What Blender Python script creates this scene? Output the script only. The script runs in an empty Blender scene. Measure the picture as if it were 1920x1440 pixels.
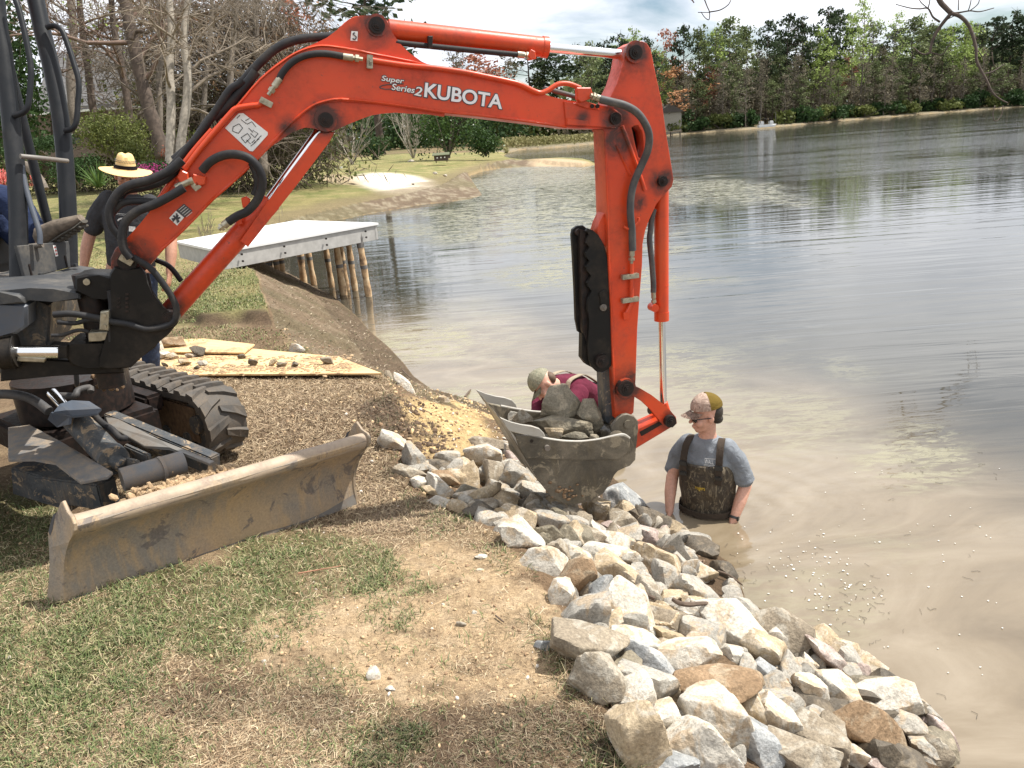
import bpy, bmesh, math, random
import numpy as np
from mathutils import Vector, Matrix, Quaternion, noise as mnoise
random.seed(7); rng = np.random.default_rng(7)
S = bpy.context.scene; COL = S.collection
# ---------------------------------------------------------------- camera
FPX = 1500.0; PITCH = math.radians(17.6); ROLL = math.radians(4.4); CAMH = 1.9
FW = np.array([0, math.cos(PITCH), -math.sin(PITCH)]); R0 = np.array([1.0, 0, 0]); U0 = np.cross(R0, FW)
RT = R0*math.cos(ROLL) - U0*math.sin(ROLL); UP = U0*math.cos(ROLL) + R0*math.sin(ROLL)
CP = np.array([0, 0, CAMH])
cd = bpy.data.cameras.new('camera'); cam = bpy.data.objects.new('camera', cd); COL.objects.link(cam)
cd.sensor_fit = 'HORIZONTAL'; cd.sensor_width = 36.0; cd.lens = 36.0*FPX/1920.0
cd.clip_start = 0.05; cd.clip_end = 6000
cam.matrix_world = Matrix(((RT[0], UP[0], -FW[0], CP[0]), (RT[1], UP[1], -FW[1], CP[1]), (RT[2], UP[2], -FW[2], CP[2]), (0, 0, 0, 1)))
S.camera = cam
# ---------------------------------------------------------------- light
SUN_AZ = math.radians(12); SUN_EL = math.radians(60)
S.view_settings.view_transform = 'Standard'; S.view_settings.look = 'None'; S.view_settings.gamma = 1.0
S.view_settings.use_curve_mapping = False; S.view_settings.exposure = 0.58
sd = bpy.data.lights.new('sun', 'SUN'); sun = bpy.data.objects.new('sun', sd); COL.objects.link(sun)
sd.energy = 5.0; sd.angle = math.radians(0.55); sd.color = (1.0, 0.955, 0.88)
sun.rotation_euler = Vector((-math.cos(SUN_AZ)*math.cos(SUN_EL), -math.sin(SUN_AZ)*math.cos(SUN_EL), -math.sin(SUN_EL))).to_track_quat('-Z', 'Y').to_euler()
world = bpy.data.worlds.new('World'); S.world = world; world.use_nodes = True
wn = world.node_tree; wn.nodes.clear()
def wnode(t, **k):
    n = wn.nodes.new(t)
    for a, b in k.items(): setattr(n, a, b)
    return n
sky = wnode('ShaderNodeTexSky', sky_type='NISHITA', sun_disc=False, sun_elevation=SUN_EL, sun_rotation=math.pi/2-SUN_AZ, altitude=50, air_density=1.0, dust_density=.45, ozone_density=1.2)
tc = wnode('ShaderNodeTexCoord'); sep = wnode('ShaderNodeSeparateXYZ'); wn.links.new(tc.outputs['Generated'], sep.inputs[0])
# project the view direction on a flat cloud deck: xy / (z + k)
ad = wnode('ShaderNodeMath', operation='ADD'); ad.inputs[1].default_value = 0.22; 
mx0 = wnode('ShaderNodeMath', operation='MAXIMUM'); mx0.inputs[1].default_value = 0.0
wn.links.new(sep.outputs[2], mx0.inputs[0]); wn.links.new(mx0.outputs[0], ad.inputs[0])
dx = wnode('ShaderNodeMath', operation='DIVIDE'); dy = wnode('ShaderNodeMath', operation='DIVIDE')
wn.links.new(sep.outputs[0], dx.inputs[0]); wn.links.new(ad.outputs[0], dx.inputs[1])
wn.links.new(sep.outputs[1], dy.inputs[0]); wn.links.new(ad.outputs[0], dy.inputs[1])
cmb = wnode('ShaderNodeCombineXYZ'); wn.links.new(dx.outputs[0], cmb.inputs[0]); wn.links.new(dy.outputs[0], cmb.inputs[1])
n1 = wnode('ShaderNodeTexNoise'); n1.inputs['Scale'].default_value = 1.15; n1.inputs['Detail'].default_value = 9; n1.inputs['Roughness'].default_value = 0.55
n1.inputs['Distortion'].default_value = 0.35
wn.links.new(cmb.outputs[0], n1.inputs['Vector'])
r1 = wnode('ShaderNodeValToRGB'); r1.color_ramp.elements[0].position = 0.455; r1.color_ramp.elements[1].position = 0.60
cb_ = wnode('ShaderNodeMath', operation='MULTIPLY_ADD'); cb_.inputs[1].default_value = .62; wn.links.new(mx0.outputs[0], cb_.inputs[0]); wn.links.new(n1.outputs[0], cb_.inputs[2]); wn.links.new(cb_.outputs[0], r1.inputs[0])
n2 = wnode('ShaderNodeTexNoise'); n2.inputs['Scale'].default_value = 2.6; n2.inputs['Detail'].default_value = 6
wn.links.new(cmb.outputs[0], n2.inputs['Vector'])
r2 = wnode('ShaderNodeValToRGB'); r2.color_ramp.elements[0].position = 0.35; r2.color_ramp.elements[1].position = 0.7
r2.color_ramp.elements[0].color = (9.3, 9.8, 10.8, 1); r2.color_ramp.elements[1].color = (13.2, 13.4, 13.8, 1)
wn.links.new(n2.outputs[0], r2.inputs[0])
mix = wnode('ShaderNodeMix', data_type='RGBA'); wn.links.new(r1.outputs[0], mix.inputs['Factor'])
wn.links.new(sky.outputs[0], mix.inputs['A']); wn.links.new(r2.outputs[0], mix.inputs['B'])
bg = wnode('ShaderNodeBackground'); bg.inputs['Strength'].default_value = 0.072
wn.links.new(mix.outputs['Result'], bg.inputs[0])
wo = wnode('ShaderNodeOutputWorld'); wn.links.new(bg.outputs[0], wo.inputs[0])

# ---------------------------------------------------------------- geometry helpers
WZ = -0.66            # water level
def ray(x, y): return FW + RT*((x-960)/FPX) - UP*((y-720)/FPX)
def at_z(x, y, z=0.0):
    d = ray(x, y); return CP + d*((z-CAMH)/d[2])
def at_d(x, y, d): return CP + ray(x, y)*d
def at_line(x, y, p, ang):          # point of the pixel ray on the vertical plane through p with heading ang
    n = np.array([-math.sin(ang), math.cos(ang), 0]); d = ray(x, y)
    return CP + d*(((np.array(p)-CP)@n)/(d@n))
def V(p): return Vector((float(p[0]), float(p[1]), float(p[2])))
def tag(o, label=None, cat=None, group=None, kind=None):
    if label: o['label'] = label
    if cat: o['category'] = cat
    if group: o['group'] = group
    if kind: o['kind'] = kind
    return o
def empty(name, loc, rz=0.0):
    o = bpy.data.objects.new(name, None); COL.objects.link(o); o.empty_display_size = 0.2
    o.location = V(loc); o.rotation_euler = (0, 0, rz); bpy.context.view_layer.update() if False else None
    return o
def place(o, parent):               # meshes are written in world space; keep that when parenting
    if parent is not None:
        o.parent = parent
        root = parent
        m = Matrix.Identity(4)
        chain = []
        while root is not None: chain.append(root); root = root.parent
        for r in reversed(chain): m = m @ Matrix.LocRotScale(r.location, r.rotation_euler.to_quaternion(), r.scale)
        mi = m.inverted()
        o.location, q, o.scale = mi.decompose(); o.rotation_euler = q.to_euler()
    return o
def mesh_obj(name, verts, faces, mat, parent=None, smooth=False):
    me = bpy.data.meshes.new(name); me.from_pydata([tuple(map(float, v)) for v in verts], [], faces); me.update()
    if smooth: me.polygons.foreach_set('use_smooth', [True]*len(me.polygons))
    o = bpy.data.objects.new(name, me); COL.objects.link(o)
    if mat: me.materials.append(mat)
    return place(o, parent)
def bm_obj(name, bm, mat, parent=None, smooth=False, autos=None):
    me = bpy.data.meshes.new(name); bmesh.ops.recalc_face_normals(bm, faces=bm.faces[:]); bm.to_mesh(me); bm.free()
    if smooth: me.polygons.foreach_set('use_smooth', [True]*len(me.polygons))
    if autos is not None:
        me.polygons.foreach_set('use_smooth', [True]*len(me.polygons)); me.set_sharp_from_angle(angle=math.radians(autos))
    o = bpy.data.objects.new(name, me); COL.objects.link(o)
    if mat: me.materials.append(mat)
    return place(o, parent)
def fast_mesh(name, co, quads, mat, parent=None, attrs=None, smooth=False, k=4):
    """co (n,3), quads (m,k) numpy"""
    me = bpy.data.meshes.new(name); m = len(quads)
    me.vertices.add(len(co)); me.vertices.foreach_set('co', np.asarray(co, np.float32).ravel())
    me.loops.add(m*k); me.loops.foreach_set('vertex_index', np.asarray(quads, np.int32).ravel())
    me.polygons.add(m); me.polygons.foreach_set('loop_start', np.arange(0, m*k, k, dtype=np.int32))
    if smooth: me.polygons.foreach_set('use_smooth', np.ones(m, bool))
    me.update(calc_edges=True)
    for an, dom, arr in (attrs or []):
        a = me.color_attributes.new(an, 'FLOAT_COLOR', dom)
        arr4 = np.ones((len(arr), 4), np.float32); arr4[:, :3] = arr; a.data.foreach_set('color', arr4.ravel())
    if mat: me.materials.append(mat)
    o = bpy.data.objects.new(name, me); COL.objects.link(o)
    return place(o, parent)
def frame_for(t, hint=None):
    t = Vector(t).normalized(); h = Vector(hint) if hint is not None else Vector((0, 0, 1))
    if abs(t.dot(h)) > 0.95: h = Vector((0, 1, 0)) if abs(t.y) < .9 else Vector((1, 0, 0))
    a = t.cross(h).normalized(); b = a.cross(t).normalized(); return a, b
def smooth_path(pts, sub=5):
    P = [Vector(p) for p in pts]
    if len(P) < 3: return P
    Q = [P[0]*2-P[1]]+P+[P[-1]*2-P[-2]]; out = []
    for i in range(1, len(Q)-2):
        for k in range(sub):
            t = k/sub
            out.append(0.5*((2*Q[i])+(Q[i+1]-Q[i-1])*t+(2*Q[i-1]-5*Q[i]+4*Q[i+1]-Q[i+2])*t*t+(3*Q[i]-Q[i-1]-3*Q[i+1]+Q[i+2])*t**3))
    out.append(P[-1]); return out
def add_tube(bm, pts, r, seg=10, caps=True, hint=None, ell=1.0):
    P = [Vector(p) for p in pts]; n = len(P); R = list(r) if hasattr(r, '__len__') else [r]*n
    rings = []; a = None
    for i in range(n):
        t = (P[min(i+1, n-1)]-P[max(i-1, 0)])
        if t.length < 1e-9: t = Vector((0, 0, 1))
        t.normalize()
        if a is None: a, b = frame_for(t, hint)
        else:
            a = (a - t*a.dot(t)); a.normalize(); b = t.cross(a) * -1; b.normalize(); b = a.cross(t).normalized()
        rings.append([bm.verts.new(P[i]+a*(math.cos(2*math.pi*k/seg)*R[i])+b*(math.sin(2*math.pi*k/seg)*R[i]*ell)) for k in range(seg)])
    for i in range(n-1):
        for k in range(seg):
            k2 = (k+1) % seg; bm.faces.new((rings[i][k], rings[i][k2], rings[i+1][k2], rings[i+1][k]))
    if caps:
        if R[0] > 1e-5: bm.faces.new(rings[0][::-1])
        if R[-1] > 1e-5: bm.faces.new(rings[-1])
def add_box(bm, c, sx, sy, sz, X=(1, 0, 0), Y=(0, 1, 0), Z=(0, 0, 1), bev=0.0):
    c = Vector(c); X = Vector(X).normalized()*sx/2; Y = Vector(Y).normalized()*sy/2; Z = Vector(Z).normalized()*sz/2
    vs = [bm.verts.new(c+X*i+Y*j+Z*k) for i in (-1, 1) for j in (-1, 1) for k in (-1, 1)]
    fs = [bm.faces.new([vs[q] for q in f]) for f in ((0, 1, 3, 2), (4, 6, 7, 5), (0, 4, 5, 1), (2, 3, 7, 6), (0, 2, 6, 4), (1, 5, 7, 3))]
    if bev > 0:
        es = list({e for f in fs for e in f.edges}); bmesh.ops.bevel(bm, geom=es, offset=bev, segments=2, affect='EDGES')
def add_prism(bm, pts, off, bev=0.0):
    """pts: planar world points, off: extrusion vector"""
    off = Vector(off); a = [bm.verts.new(Vector(p)) for p in pts]; b = [bm.verts.new(Vector(p)+off) for p in pts]; n = len(a)
    f1 = bm.faces.new(a); f2 = bm.faces.new(b[::-1])
    for i in range(n): bm.faces.new((a[i], b[i], b[(i+1) % n], a[(i+1) % n]))
    if bev > 0: bmesh.ops.bevel(bm, geom=list(f1.edges)+list(f2.edges), offset=bev, segments=1, affect='EDGES')
def tube(name, pts, r, mat, parent=None, seg=10, sub=0, ell=1.0, hint=None, group=None):
    bm = bmesh.new(); P = smooth_path(pts, sub) if sub else [Vector(p) for p in pts]
    if sub and hasattr(r, '__len__'):
        r = np.interp(np.linspace(0, 1, len(P)), np.linspace(0, 1, len(r)), r)
    add_tube(bm, P, r, seg, True, hint, ell)
    return bm_obj(name, bm, mat, parent, autos=50)
def box(name, c, s, mat, parent=None, X=(1, 0, 0), Y=(0, 1, 0), Z=(0, 0, 1), bev=0.0):
    bm = bmesh.new(); add_box(bm, c, s[0], s[1], s[2], X, Y, Z, bev); return bm_obj(name, bm, mat, parent)
def copy_tree(o, parent=None):
    c = o.copy(); COL.objects.link(c); c.parent = parent
    for ch in list(o.children): copy_tree(ch, c)
    return c
# ---------------------------------------------------------------- vectorised value noise
_perm = rng.permutation(4096).astype(np.int64)
def _h(ix, iy): return _perm[(_perm[ix & 4095] + iy) & 4095]/4095.0
def vnoise(x, y):
    ix = np.floor(x).astype(np.int64); iy = np.floor(y).astype(np.int64); fx = x-ix; fy = y-iy
    fx = fx*fx*(3-2*fx); fy = fy*fy*(3-2*fy)
    return (_h(ix, iy)*(1-fx)+_h(ix+1, iy)*fx)*(1-fy)+(_h(ix, iy+1)*(1-fx)+_h(ix+1, iy+1)*fx)*fy
def fbm(x, y, o=4, s=1.0, off=0.0):
    v = np.zeros_like(x, dtype=float); a = .5; t = 0
    for i in range(o): v += a*vnoise(x*s+off+i*17.3, y*s-off+i*9.1); t += a; a *= .5; s *= 2.03
    return v/t
# ---------------------------------------------------------------- materials
def newmat(name):
    m = bpy.data.materials.new(name); m.use_nodes = True; nt = m.node_tree
    return m, nt, nt.nodes['Principled BSDF']
def N(nt, t, **k):
    n = nt.nodes.new(t)
    for a, b in k.items():
        if a in n.inputs.keys() if isinstance(a, str) else False: pass
        setattr(n, a, b)
    return n
def noise(nt, vec, scale, detail=4, rough=.55, dist=0.0):
    n = nt.nodes.new('ShaderNodeTexNoise'); n.inputs['Scale'].default_value = scale; n.inputs['Detail'].default_value = detail
    n.inputs['Roughness'].default_value = rough; n.inputs['Distortion'].default_value = dist
    if vec is not None: nt.links.new(vec, n.inputs['Vector'])
    return n.outputs['Fac']
def ramp(nt, fac, stops):
    r = nt.nodes.new('ShaderNodeValToRGB'); e = r.color_ramp.elements
    while len(e) < len(stops): e.new(0.5)
    for i, (p, c) in enumerate(stops):
        e[i].position = p; e[i].color = (c, c, c, 1) if not hasattr(c, '__len__') else (*c, 1)
    nt.links.new(fac, r.inputs[0]); return r.outputs[0]
def mixc(nt, f, a, b, mode='MIX'):
    m = nt.nodes.new('ShaderNodeMix'); m.data_type = 'RGBA'; m.blend_type = mode
    for s, v in (('Factor', f), ('A', a), ('B', b)):
        i = [q for q in m.inputs if q.name == s and (q.type == ('VALUE' if s == 'Factor' else 'RGBA'))][0]
        if isinstance(v, bpy.types.NodeSocket): nt.links.new(v, i)
        elif hasattr(v, '__len__'): i.default_value = (*v, 1)
        else: i.default_value = v
    return [q for q in m.outputs if q.type == 'RGBA'][0]
def mth(nt, op, a, b=None, clamp=False):
    m = nt.nodes.new('ShaderNodeMath'); m.operation = op; m.use_clamp = clamp
    for i, v in enumerate((a, b)):
        if v is None: continue
        if isinstance(v, bpy.types.NodeSocket): nt.links.new(v, m.inputs[i])
        else: m.inputs[i].default_value = v
    return m.outputs[0]
def bump(nt, h, strength=.4, dist=.01, prev=None):
    b = nt.nodes.new('ShaderNodeBump'); b.inputs['Strength'].default_value = strength; b.inputs['Distance'].default_value = dist
    nt.links.new(h, b.inputs['Height'])
    if prev is not None: nt.links.new(prev, b.inputs['Normal'])
    return b.outputs[0]
def objco(nt): return nt.nodes.new('ShaderNodeTexCoord').outputs['Object']
def posco(nt): return nt.nodes.new('ShaderNodeNewGeometry').outputs['Position']
def simple(name, col, rough=.6, metal=0, var=.25, scale=12, bmp=0.0, spec=.5):
    m, nt, p = newmat(name); co = posco(nt); f = noise(nt, co, scale, 5)
    c = ramp(nt, f, [(0.3, tuple(x*(1-var) for x in col)), (.7, tuple(min(1, x*(1+var)) for x in col))])
    nt.links.new(c, p.inputs['Base Color']); p.inputs['Roughness'].default_value = rough; p.inputs['Metallic'].default_value = metal
    p.inputs['Specular IOR Level'].default_value = spec
    if bmp: nt.links.new(bump(nt, noise(nt, co, scale*4, 4), bmp, .004), p.inputs['Normal'])
    return m
def painted(name, col, dirt, amt=.35, rough=.4, scale=6, chips=None):
    """worn paint: base colour, blotches of dirt, fine scratches"""
    m, nt, p = newmat(name); co = posco(nt)
    f = noise(nt, co, scale, 8, .62); f2 = noise(nt, co, scale*9, 5, .6); f3 = noise(nt, co, 1.7, 3)
    base = mixc(nt, ramp(nt, f3, [(.35, 0), (.7, 1)]), col, tuple(x*.86 for x in col))
    msk = mth(nt, 'MULTIPLY', ramp(nt, f, [(.56-amt*.3, 0), (.74, 1)]), ramp(nt, f2, [(.3, .25), (.65, 1)]))
    c = mixc(nt, mth(nt, 'MULTIPLY', msk, min(1, amt*2)), base, dirt)
    if chips is not None:
        ch = ramp(nt, noise(nt, co, scale*7, 3, .7), [(.68, 0), (.71, 1)]); c = mixc(nt, mth(nt, 'MULTIPLY', ch, .7), c, chips)
    nt.links.new(c, p.inputs['Base Color'])
    nt.links.new(mth(nt, 'ADD', mth(nt, 'MULTIPLY', msk, .4), rough, True), p.inputs['Roughness'])
    nt.links.new(bump(nt, f2, .12, .003), p.inputs['Normal'])
    return m
def muddy_steel(name, c, sc, rough, thr=(.47, .5)):
    """dried mud over scraped steel: four tones with crisp edges, drips and scratches"""
    m, nt, p = newmat(name); g = posco(nt); mp = nt.nodes.new('ShaderNodeMapping'); mp.inputs['Scale'].default_value = (5, 5, 1); nt.links.new(g, mp.inputs[0])
    a = noise(nt, g, sc, 8, .65, .4); b = noise(nt, g, sc*2.2, 8, .7, .8); d = noise(nt, mp.outputs[0], 3.2, 5, .65, .3); f = noise(nt, g, 90, 4, .7)
    m2 = nt.nodes.new('ShaderNodeMapping'); m2.inputs['Scale'].default_value = (3, 3, 40); m2.inputs['Rotation'].default_value = (.9, .5, .3); nt.links.new(g, m2.inputs[0]); s = noise(nt, m2.outputs[0], 5, 3, .8)
    col = mixc(nt, ramp(nt, a, [(.40, 0), (.60, 1)]), c[0], c[1]); col = mixc(nt, mth(nt, 'MULTIPLY', ramp(nt, d, [(.50, 0), (.66, 1)]), .65), col, c[2]); col = mixc(nt, mth(nt, 'MULTIPLY', ramp(nt, b, [(thr[0]+.09, 0), (thr[1]+.10, 1)]), .8), col, c[3])
    col = mixc(nt, mth(nt, 'MULTIPLY', ramp(nt, s, [(.68, 0), (.71, 1)]), .5), col, c[4]); col = mixc(nt, 1.0, col, ramp(nt, f, [(.3, .78), (.7, 1.15)]), 'MULTIPLY')
    nt.links.new(col, p.inputs['Base Color']); nt.links.new(ramp(nt, a, [(.4, rough), (.6, min(1, rough+.3))]), p.inputs['Roughness']); nt.links.new(bump(nt, f, .35, .003, bump(nt, b, .4, .008)), p.inputs['Normal']); return m
M = {}
M['red'] = painted('orange_red_paint', (.63, .056, .011), (.15, .03, .018), .4, .34, 5, (.1, .05, .04))
M['redface'] = M['red']
M['black'] = painted('black_casting', (.009, .0085, .008), (.06, .045, .032), .35, .42, 6)
M['grime'] = painted('greasy_pin', (.018, .015, .014), (.06, .03, .02), .4, .35, 30)
M['rubber'] = painted('hose_rubber', (.022, .022, .024), (.08, .07, .058), .35, .55, 10)
M['hose_grey'] = painted('sleeved_hose', (.05, .05, .052), (.15, .13, .11), .45, .6, 12)
M['post'] = painted('charcoal_paint', (.015, .017, .020), (.045, .045, .045), .3, .42, 5)
M['panel'] = painted('grey_panel', (.05, .053, .057), (.18, .16, .13), .35, .5, 5)
M['bluegrey'] = painted('blue_grey_panel', (.06, .075, .10), (.1, .085, .07), .4, .45, 5)
M['chrome'] = newmat('chrome')[0]; _p = M['chrome'].node_tree.nodes['Principled BSDF']; _p.inputs['Metallic'].default_value = 1; _p.inputs['Roughness'].default_value = .12; _p.inputs['Base Color'].default_value = (.8, .8, .8, 1)
M['zinc'] = simple('zinc_fitting', (.36, .33, .25), .4, .7, .3, 40)
M['steel'] = painted('worn_steel', (.17, .16, .145), (.13, .085, .05), .5, .42, 7)
M['bucket'] = muddy_steel('bucket_steel', ((.055, .048, .037), (.15, .125, .09), (.10, .08, .05), (.24, .20, .14), (.27, .25, .21)), 3.6, .3, (.46, .49))
M['edge'] = painted('polished_edge', (.36, .34, .3), (.2, .15, .1), .3, .38, 9)
M['frame'] = muddy_steel('muddy_frame', ((.05, .056, .062), (.09, .09, .088), (.16, .125, .09), (.34, .25, .16), (.2, .2, .2)), 7, .4)
M['blade'] = muddy_steel('muddy_blade', ((.36, .26, .16), (.24, .205, .165), (.42, .285, .15), (.13, .11, .10), (.46, .40, .32)), 2.4, .5)
M['bladetop'] = painted('scuffed_blade_top', (.40, .31, .22), (.2, .155, .13), .6, .6, 7)
M['track'] = painted('rubber_track', (.075, .071, .066), (.17, .135, .10), .8, .62, 9)
for k_ in ('black', 'grime', 'rubber', 'post', 'panel', 'track', 'frame'): M[k_].node_tree.nodes['Principled BSDF'].inputs['Specular IOR Level'].default_value = .22
M['mud'] = simple('caked_mud', (.16, .10, .055), .95, 0, .4, 30, .8)
M['white'] = simple('white_decal', (.72, .72, .7), .5, 0, .06, 20)
M['ink'] = simple('decal_ink', (.06, .06, .065), .6, 0, .2, 20)
M['decalred'] = simple('decal_red', (.5, .04, .03), .5, 0, .1, 20)
M['shell'] = simple('cap_plastic', (.02, .02, .02), .4)
# ================================================================ THE GROUND
def pl(pts, z): return np.array([at_z(x, y, z)[:2] for x, y in pts])
water_px = [(2300, 2300), (1960, 1700), (1790, 1440), (1700, 1310), (1560, 1205), (1400, 1130), (1375, 1060), (1290, 1005), (1215, 950), (1130, 880), (990, 790),
            (880, 748), (820, 738), (775, 705), (758, 682), (728, 650), (695, 622), (668, 592), (625, 556), (560, 522), (515, 500), (482, 484), (490, 455), (560, 428),
            (640, 412), (705, 399), (790, 384), (880, 374), (905, 366), (893, 350), (878, 330), (900, 322), (940, 315), (1015, 312), (1090, 313), (1119, 309), (1105, 302), (1050, 300), (990, 305), (955, 300), (940, 294), (950, 287),
            (975, 281), (1040, 277), (1117, 270), (1180, 263), (1250, 254), (1330, 248), (1400, 243), (1500, 234), (1600, 225), (1760, 212), (1920, 200)]
WL = pl(water_px, WZ)
lake_poly = np.vstack([WL, [[320, 150], [330, 40], [200, -60], [20, -40], [3.5, -6]]])
top_px = [(1330, 1750), (1175, 1440), (1135, 1330), (1085, 1230), (1050, 1170), (1010, 1100), (960, 1020), (900, 965), (820, 925), (755, 880), (722, 820), (735, 770), (728, 716), (695, 690),
          (640, 668), (585, 650), (540, 622), (505, 590), (488, 550), (478, 515), (440, 485)]
top_z = [0.0]*13+[.0, .03, .08, .14, .2, .22, .25, .26]
TL = np.array([at_z(x, y, z)[:2] for (x, y), z in zip(top_px, top_z)])
top2l = [(450, 452, .12), (500, 425, -.15), (545, 408, -.35), (600, 397, -.42), (680, 378, -.36), (760, 362, -.28), (830, 344, -.24), (860, 326, -.2), (900, 306, -.12), (960, 297, -.2), (1010, 303, -.45)]
TL = np.vstack([TL, np.array([at_z(x, y, z)[:2] for x, y, z in top2l])]); TLZ = np.array(top_z + [q[2] for q in top2l])
def lawn_z(x, y):
    r = np.hypot(x, y)
    l = (.10*sstep(7.3, 8.5, y)+.10*sstep(8.60, 8.78, y+.25*np.sin(x*2.1)+.12*np.sin(x*5.3)+.09*np.sin(x*11.0))+.10*sstep(8.9, 11.5, y))*(1-sstep(13, 27, y-.5*(x+6)*(x < -6)))
    l = l + .05*sstep(25, 45, r)+.55*sstep(70, 150, r)
    l = l - .16*np.exp(-(((x+.75)/1.1)**2+((y-4.4)/1.0)**2)) + .05*np.exp(-(((x+2.3)/1.0)**2+((y-2.6)/1.0)**2))
    l = l + .14*np.exp(-(((x+3.35)/.55)**2+((y-6.45)/.5)**2))
    return l
def sstep(a, b, x): t = np.clip((x-a)/(b-a), 0, 1); return t*t*(3-2*t)
_a = TL; _z = TLZ; tt_ = np.linspace(0, len(_a)-1, (len(_a)-1)*3+1)
TL = np.stack([np.interp(tt_, np.arange(len(_a)), _a[:, i]) for i in (0, 1)], 1); TLZ = np.interp(tt_, np.arange(len(_a)), _z); _nn = TL[:, 1] < 11.5; TLZ[_nn] = lawn_z(TL[_nn, 0], TL[_nn, 1])
def seg_dist(P, L, vals=None):
    best = np.full(len(P), 1e9); bv = np.zeros(len(P))
    for i in range(len(L)-1):
        a = L[i]; d = L[i+1]-a; q = d@d
        t = np.clip(((P-a)@d)/q, 0, 1); e = P-(a+t[:, None]*d); dd = np.sqrt((e*e).sum(1)); m = dd < best
        best[m] = dd[m]
        if vals is not None: bv[m] = (vals[i]*(1-t)+vals[i+1]*t)[m]
    return (best, bv) if vals is not None else best
def inside(P, poly):
    c = np.zeros(len(P), bool); n = len(poly); x = P[:, 0]; y = P[:, 1]
    for i in range(n):
        x1, y1 = poly[i]; x2, y2 = poly[(i+1) % n]
        if y1 == y2: continue
        m = ((y1 > y) != (y2 > y)) & (x < (x2-x1)*(y-y1)/(y2-y1)+x1); c ^= m
    return c
lake_closed = np.vstack([lake_poly, lake_poly[:1]])
bank_poly = np.vstack([WL[:35], TL[::-1]])
def sstep(a, b, x): t = np.clip((x-a)/(b-a), 0, 1); return t*t*(3-2*t)
def terrain(P, fine=True):
    """P (n,2) -> z, lake mask, bank parameter (0 water line .. 1 lawn)"""
    P = np.asarray(P, float); x = P[:, 0]; y = P[:, 1]
    inl = inside(P, lake_poly); dW = seg_dist(P, lake_closed); dT, zT = seg_dist(P, TL, TLZ)
    inb = inside(P, bank_poly) & ~inl
    far = sstep(30, 150, np.hypot(x, y))
    lawn = lawn_z(x, y)
    lawn = np.where(y > 11.5, np.minimum(lawn, -.46+dW*.055+.5*(1-sstep(11.5, 15, y))), lawn)
    hill = 0.0
    gen = np.where((y < 90) & (x < 6) & (y > -5), lawn, np.minimum(WZ+.05+dW*.33, lawn))+hill
    t = np.clip(dW/(dW+dT+1e-6), 0, 1)
    tt = np.where(y < 6.2, t**.85, t**1.1)
    bz = WZ + (zT-WZ)*tt
    z = np.where(inb, bz, gen)
    z = np.where(inl, WZ-np.minimum(.7, dW*.32), z)
    # torn edge of the excavated bank
    if fine:
        amp = np.where(inb, .05*np.minimum(1, t*5), .0)*(np.hypot(x, y) < 30)
        z = z + (fbm(x, y, 4, 3.0)-.5)*2*amp + (fbm(x, y, 4, 11.0, 3)-.5)*amp*.9
        z = z + np.where(~inl & ~inb, (fbm(x, y, 3, 5., 8)-.5)*.022*(np.hypot(x, y) < 25), 0)
    return z, inl, np.where(inb, t, np.where(inl, 0, 1.0)), dW, dT
_gx = np.arange(-11, 8, .035); _gy = np.arange(.4, 13.2, .035); _GX, _GY = np.meshgrid(_gx, _gy); _GP = np.stack([_GX.ravel(), _GY.ravel()], 1)
_F = [np.asarray(q, float).reshape(_GX.shape) for q in terrain(_GP)]
def tfast(P):
    """terrain() read from a table where the table reaches"""
    P = np.asarray(P, float); u = (P[:, 0]-_gx[0])/.035; v = (P[:, 1]-_gy[0])/.035; ok = (u > 0) & (v > 0) & (u < len(_gx)-2) & (v < len(_gy)-2); out = [np.zeros(len(P)) for _ in range(5)]
    if ok.any():
        iu = u[ok].astype(int); iv = v[ok].astype(int); fu = u[ok]-iu; fv = v[ok]-iv
        for k in range(5): F = _F[k]; out[k][ok] = (F[iv, iu]*(1-fu)+F[iv, iu+1]*fu)*(1-fv)+(F[iv+1, iu]*(1-fu)+F[iv+1, iu+1]*fu)*fv
    if (~ok).any():
        r = terrain(P[~ok])
        for k in range(5): out[k][~ok] = r[k]
    out[1] = out[1] > .5; return out
def tz(x, y): return float(terrain(np.array([[x, y]]))[0][0])
def hit(px, py, lift=0.0):
    """first point where the pixel ray meets the terrain (or the water)"""
    d = ray(px, py); ts = np.geomspace(1.4, 13, 420); P = CP+d*ts[:, None]
    z = np.maximum(tfast(P[:, :2])[0], WZ)+lift
    i = np.argmax(P[:, 2] < z); i = max(i, 1)
    lo, hi = ts[i-1], ts[i]
    return CP+d*hi, hi
# camera-centred polar sheet, fine in front and coarse elsewhere, out to the horizon
rad = np.concatenate([np.linspace(.15, 1.2, 8, endpoint=False), np.geomspace(1.2, 30, 330, endpoint=False), np.geomspace(30, 240, 230, endpoint=False), np.geomspace(240, 3000, 30)])
a1 = np.linspace(math.radians(48), math.radians(134), 620, endpoint=False); a2 = np.linspace(math.radians(134), math.radians(408), 110, endpoint=False)
ang = np.concatenate([a1, a2]); nr, na = len(rad), len(ang)
G = np.stack([np.outer(rad, np.cos(ang)).ravel(), np.outer(rad, np.sin(ang)).ravel()], 1)
gz, g_in, g_t, g_dW, g_dT = terrain(G)
def at_blob(px, py, rx, ry, z=0.0):
    c = at_z(px, py, z)[:2]; ex = at_z(px+rx, py, z)[:2]-c; ey = at_z(px, py-ry, z)[:2]-c
    A = np.linalg.inv(np.stack([ex, ey], 1)); return c, A
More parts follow.
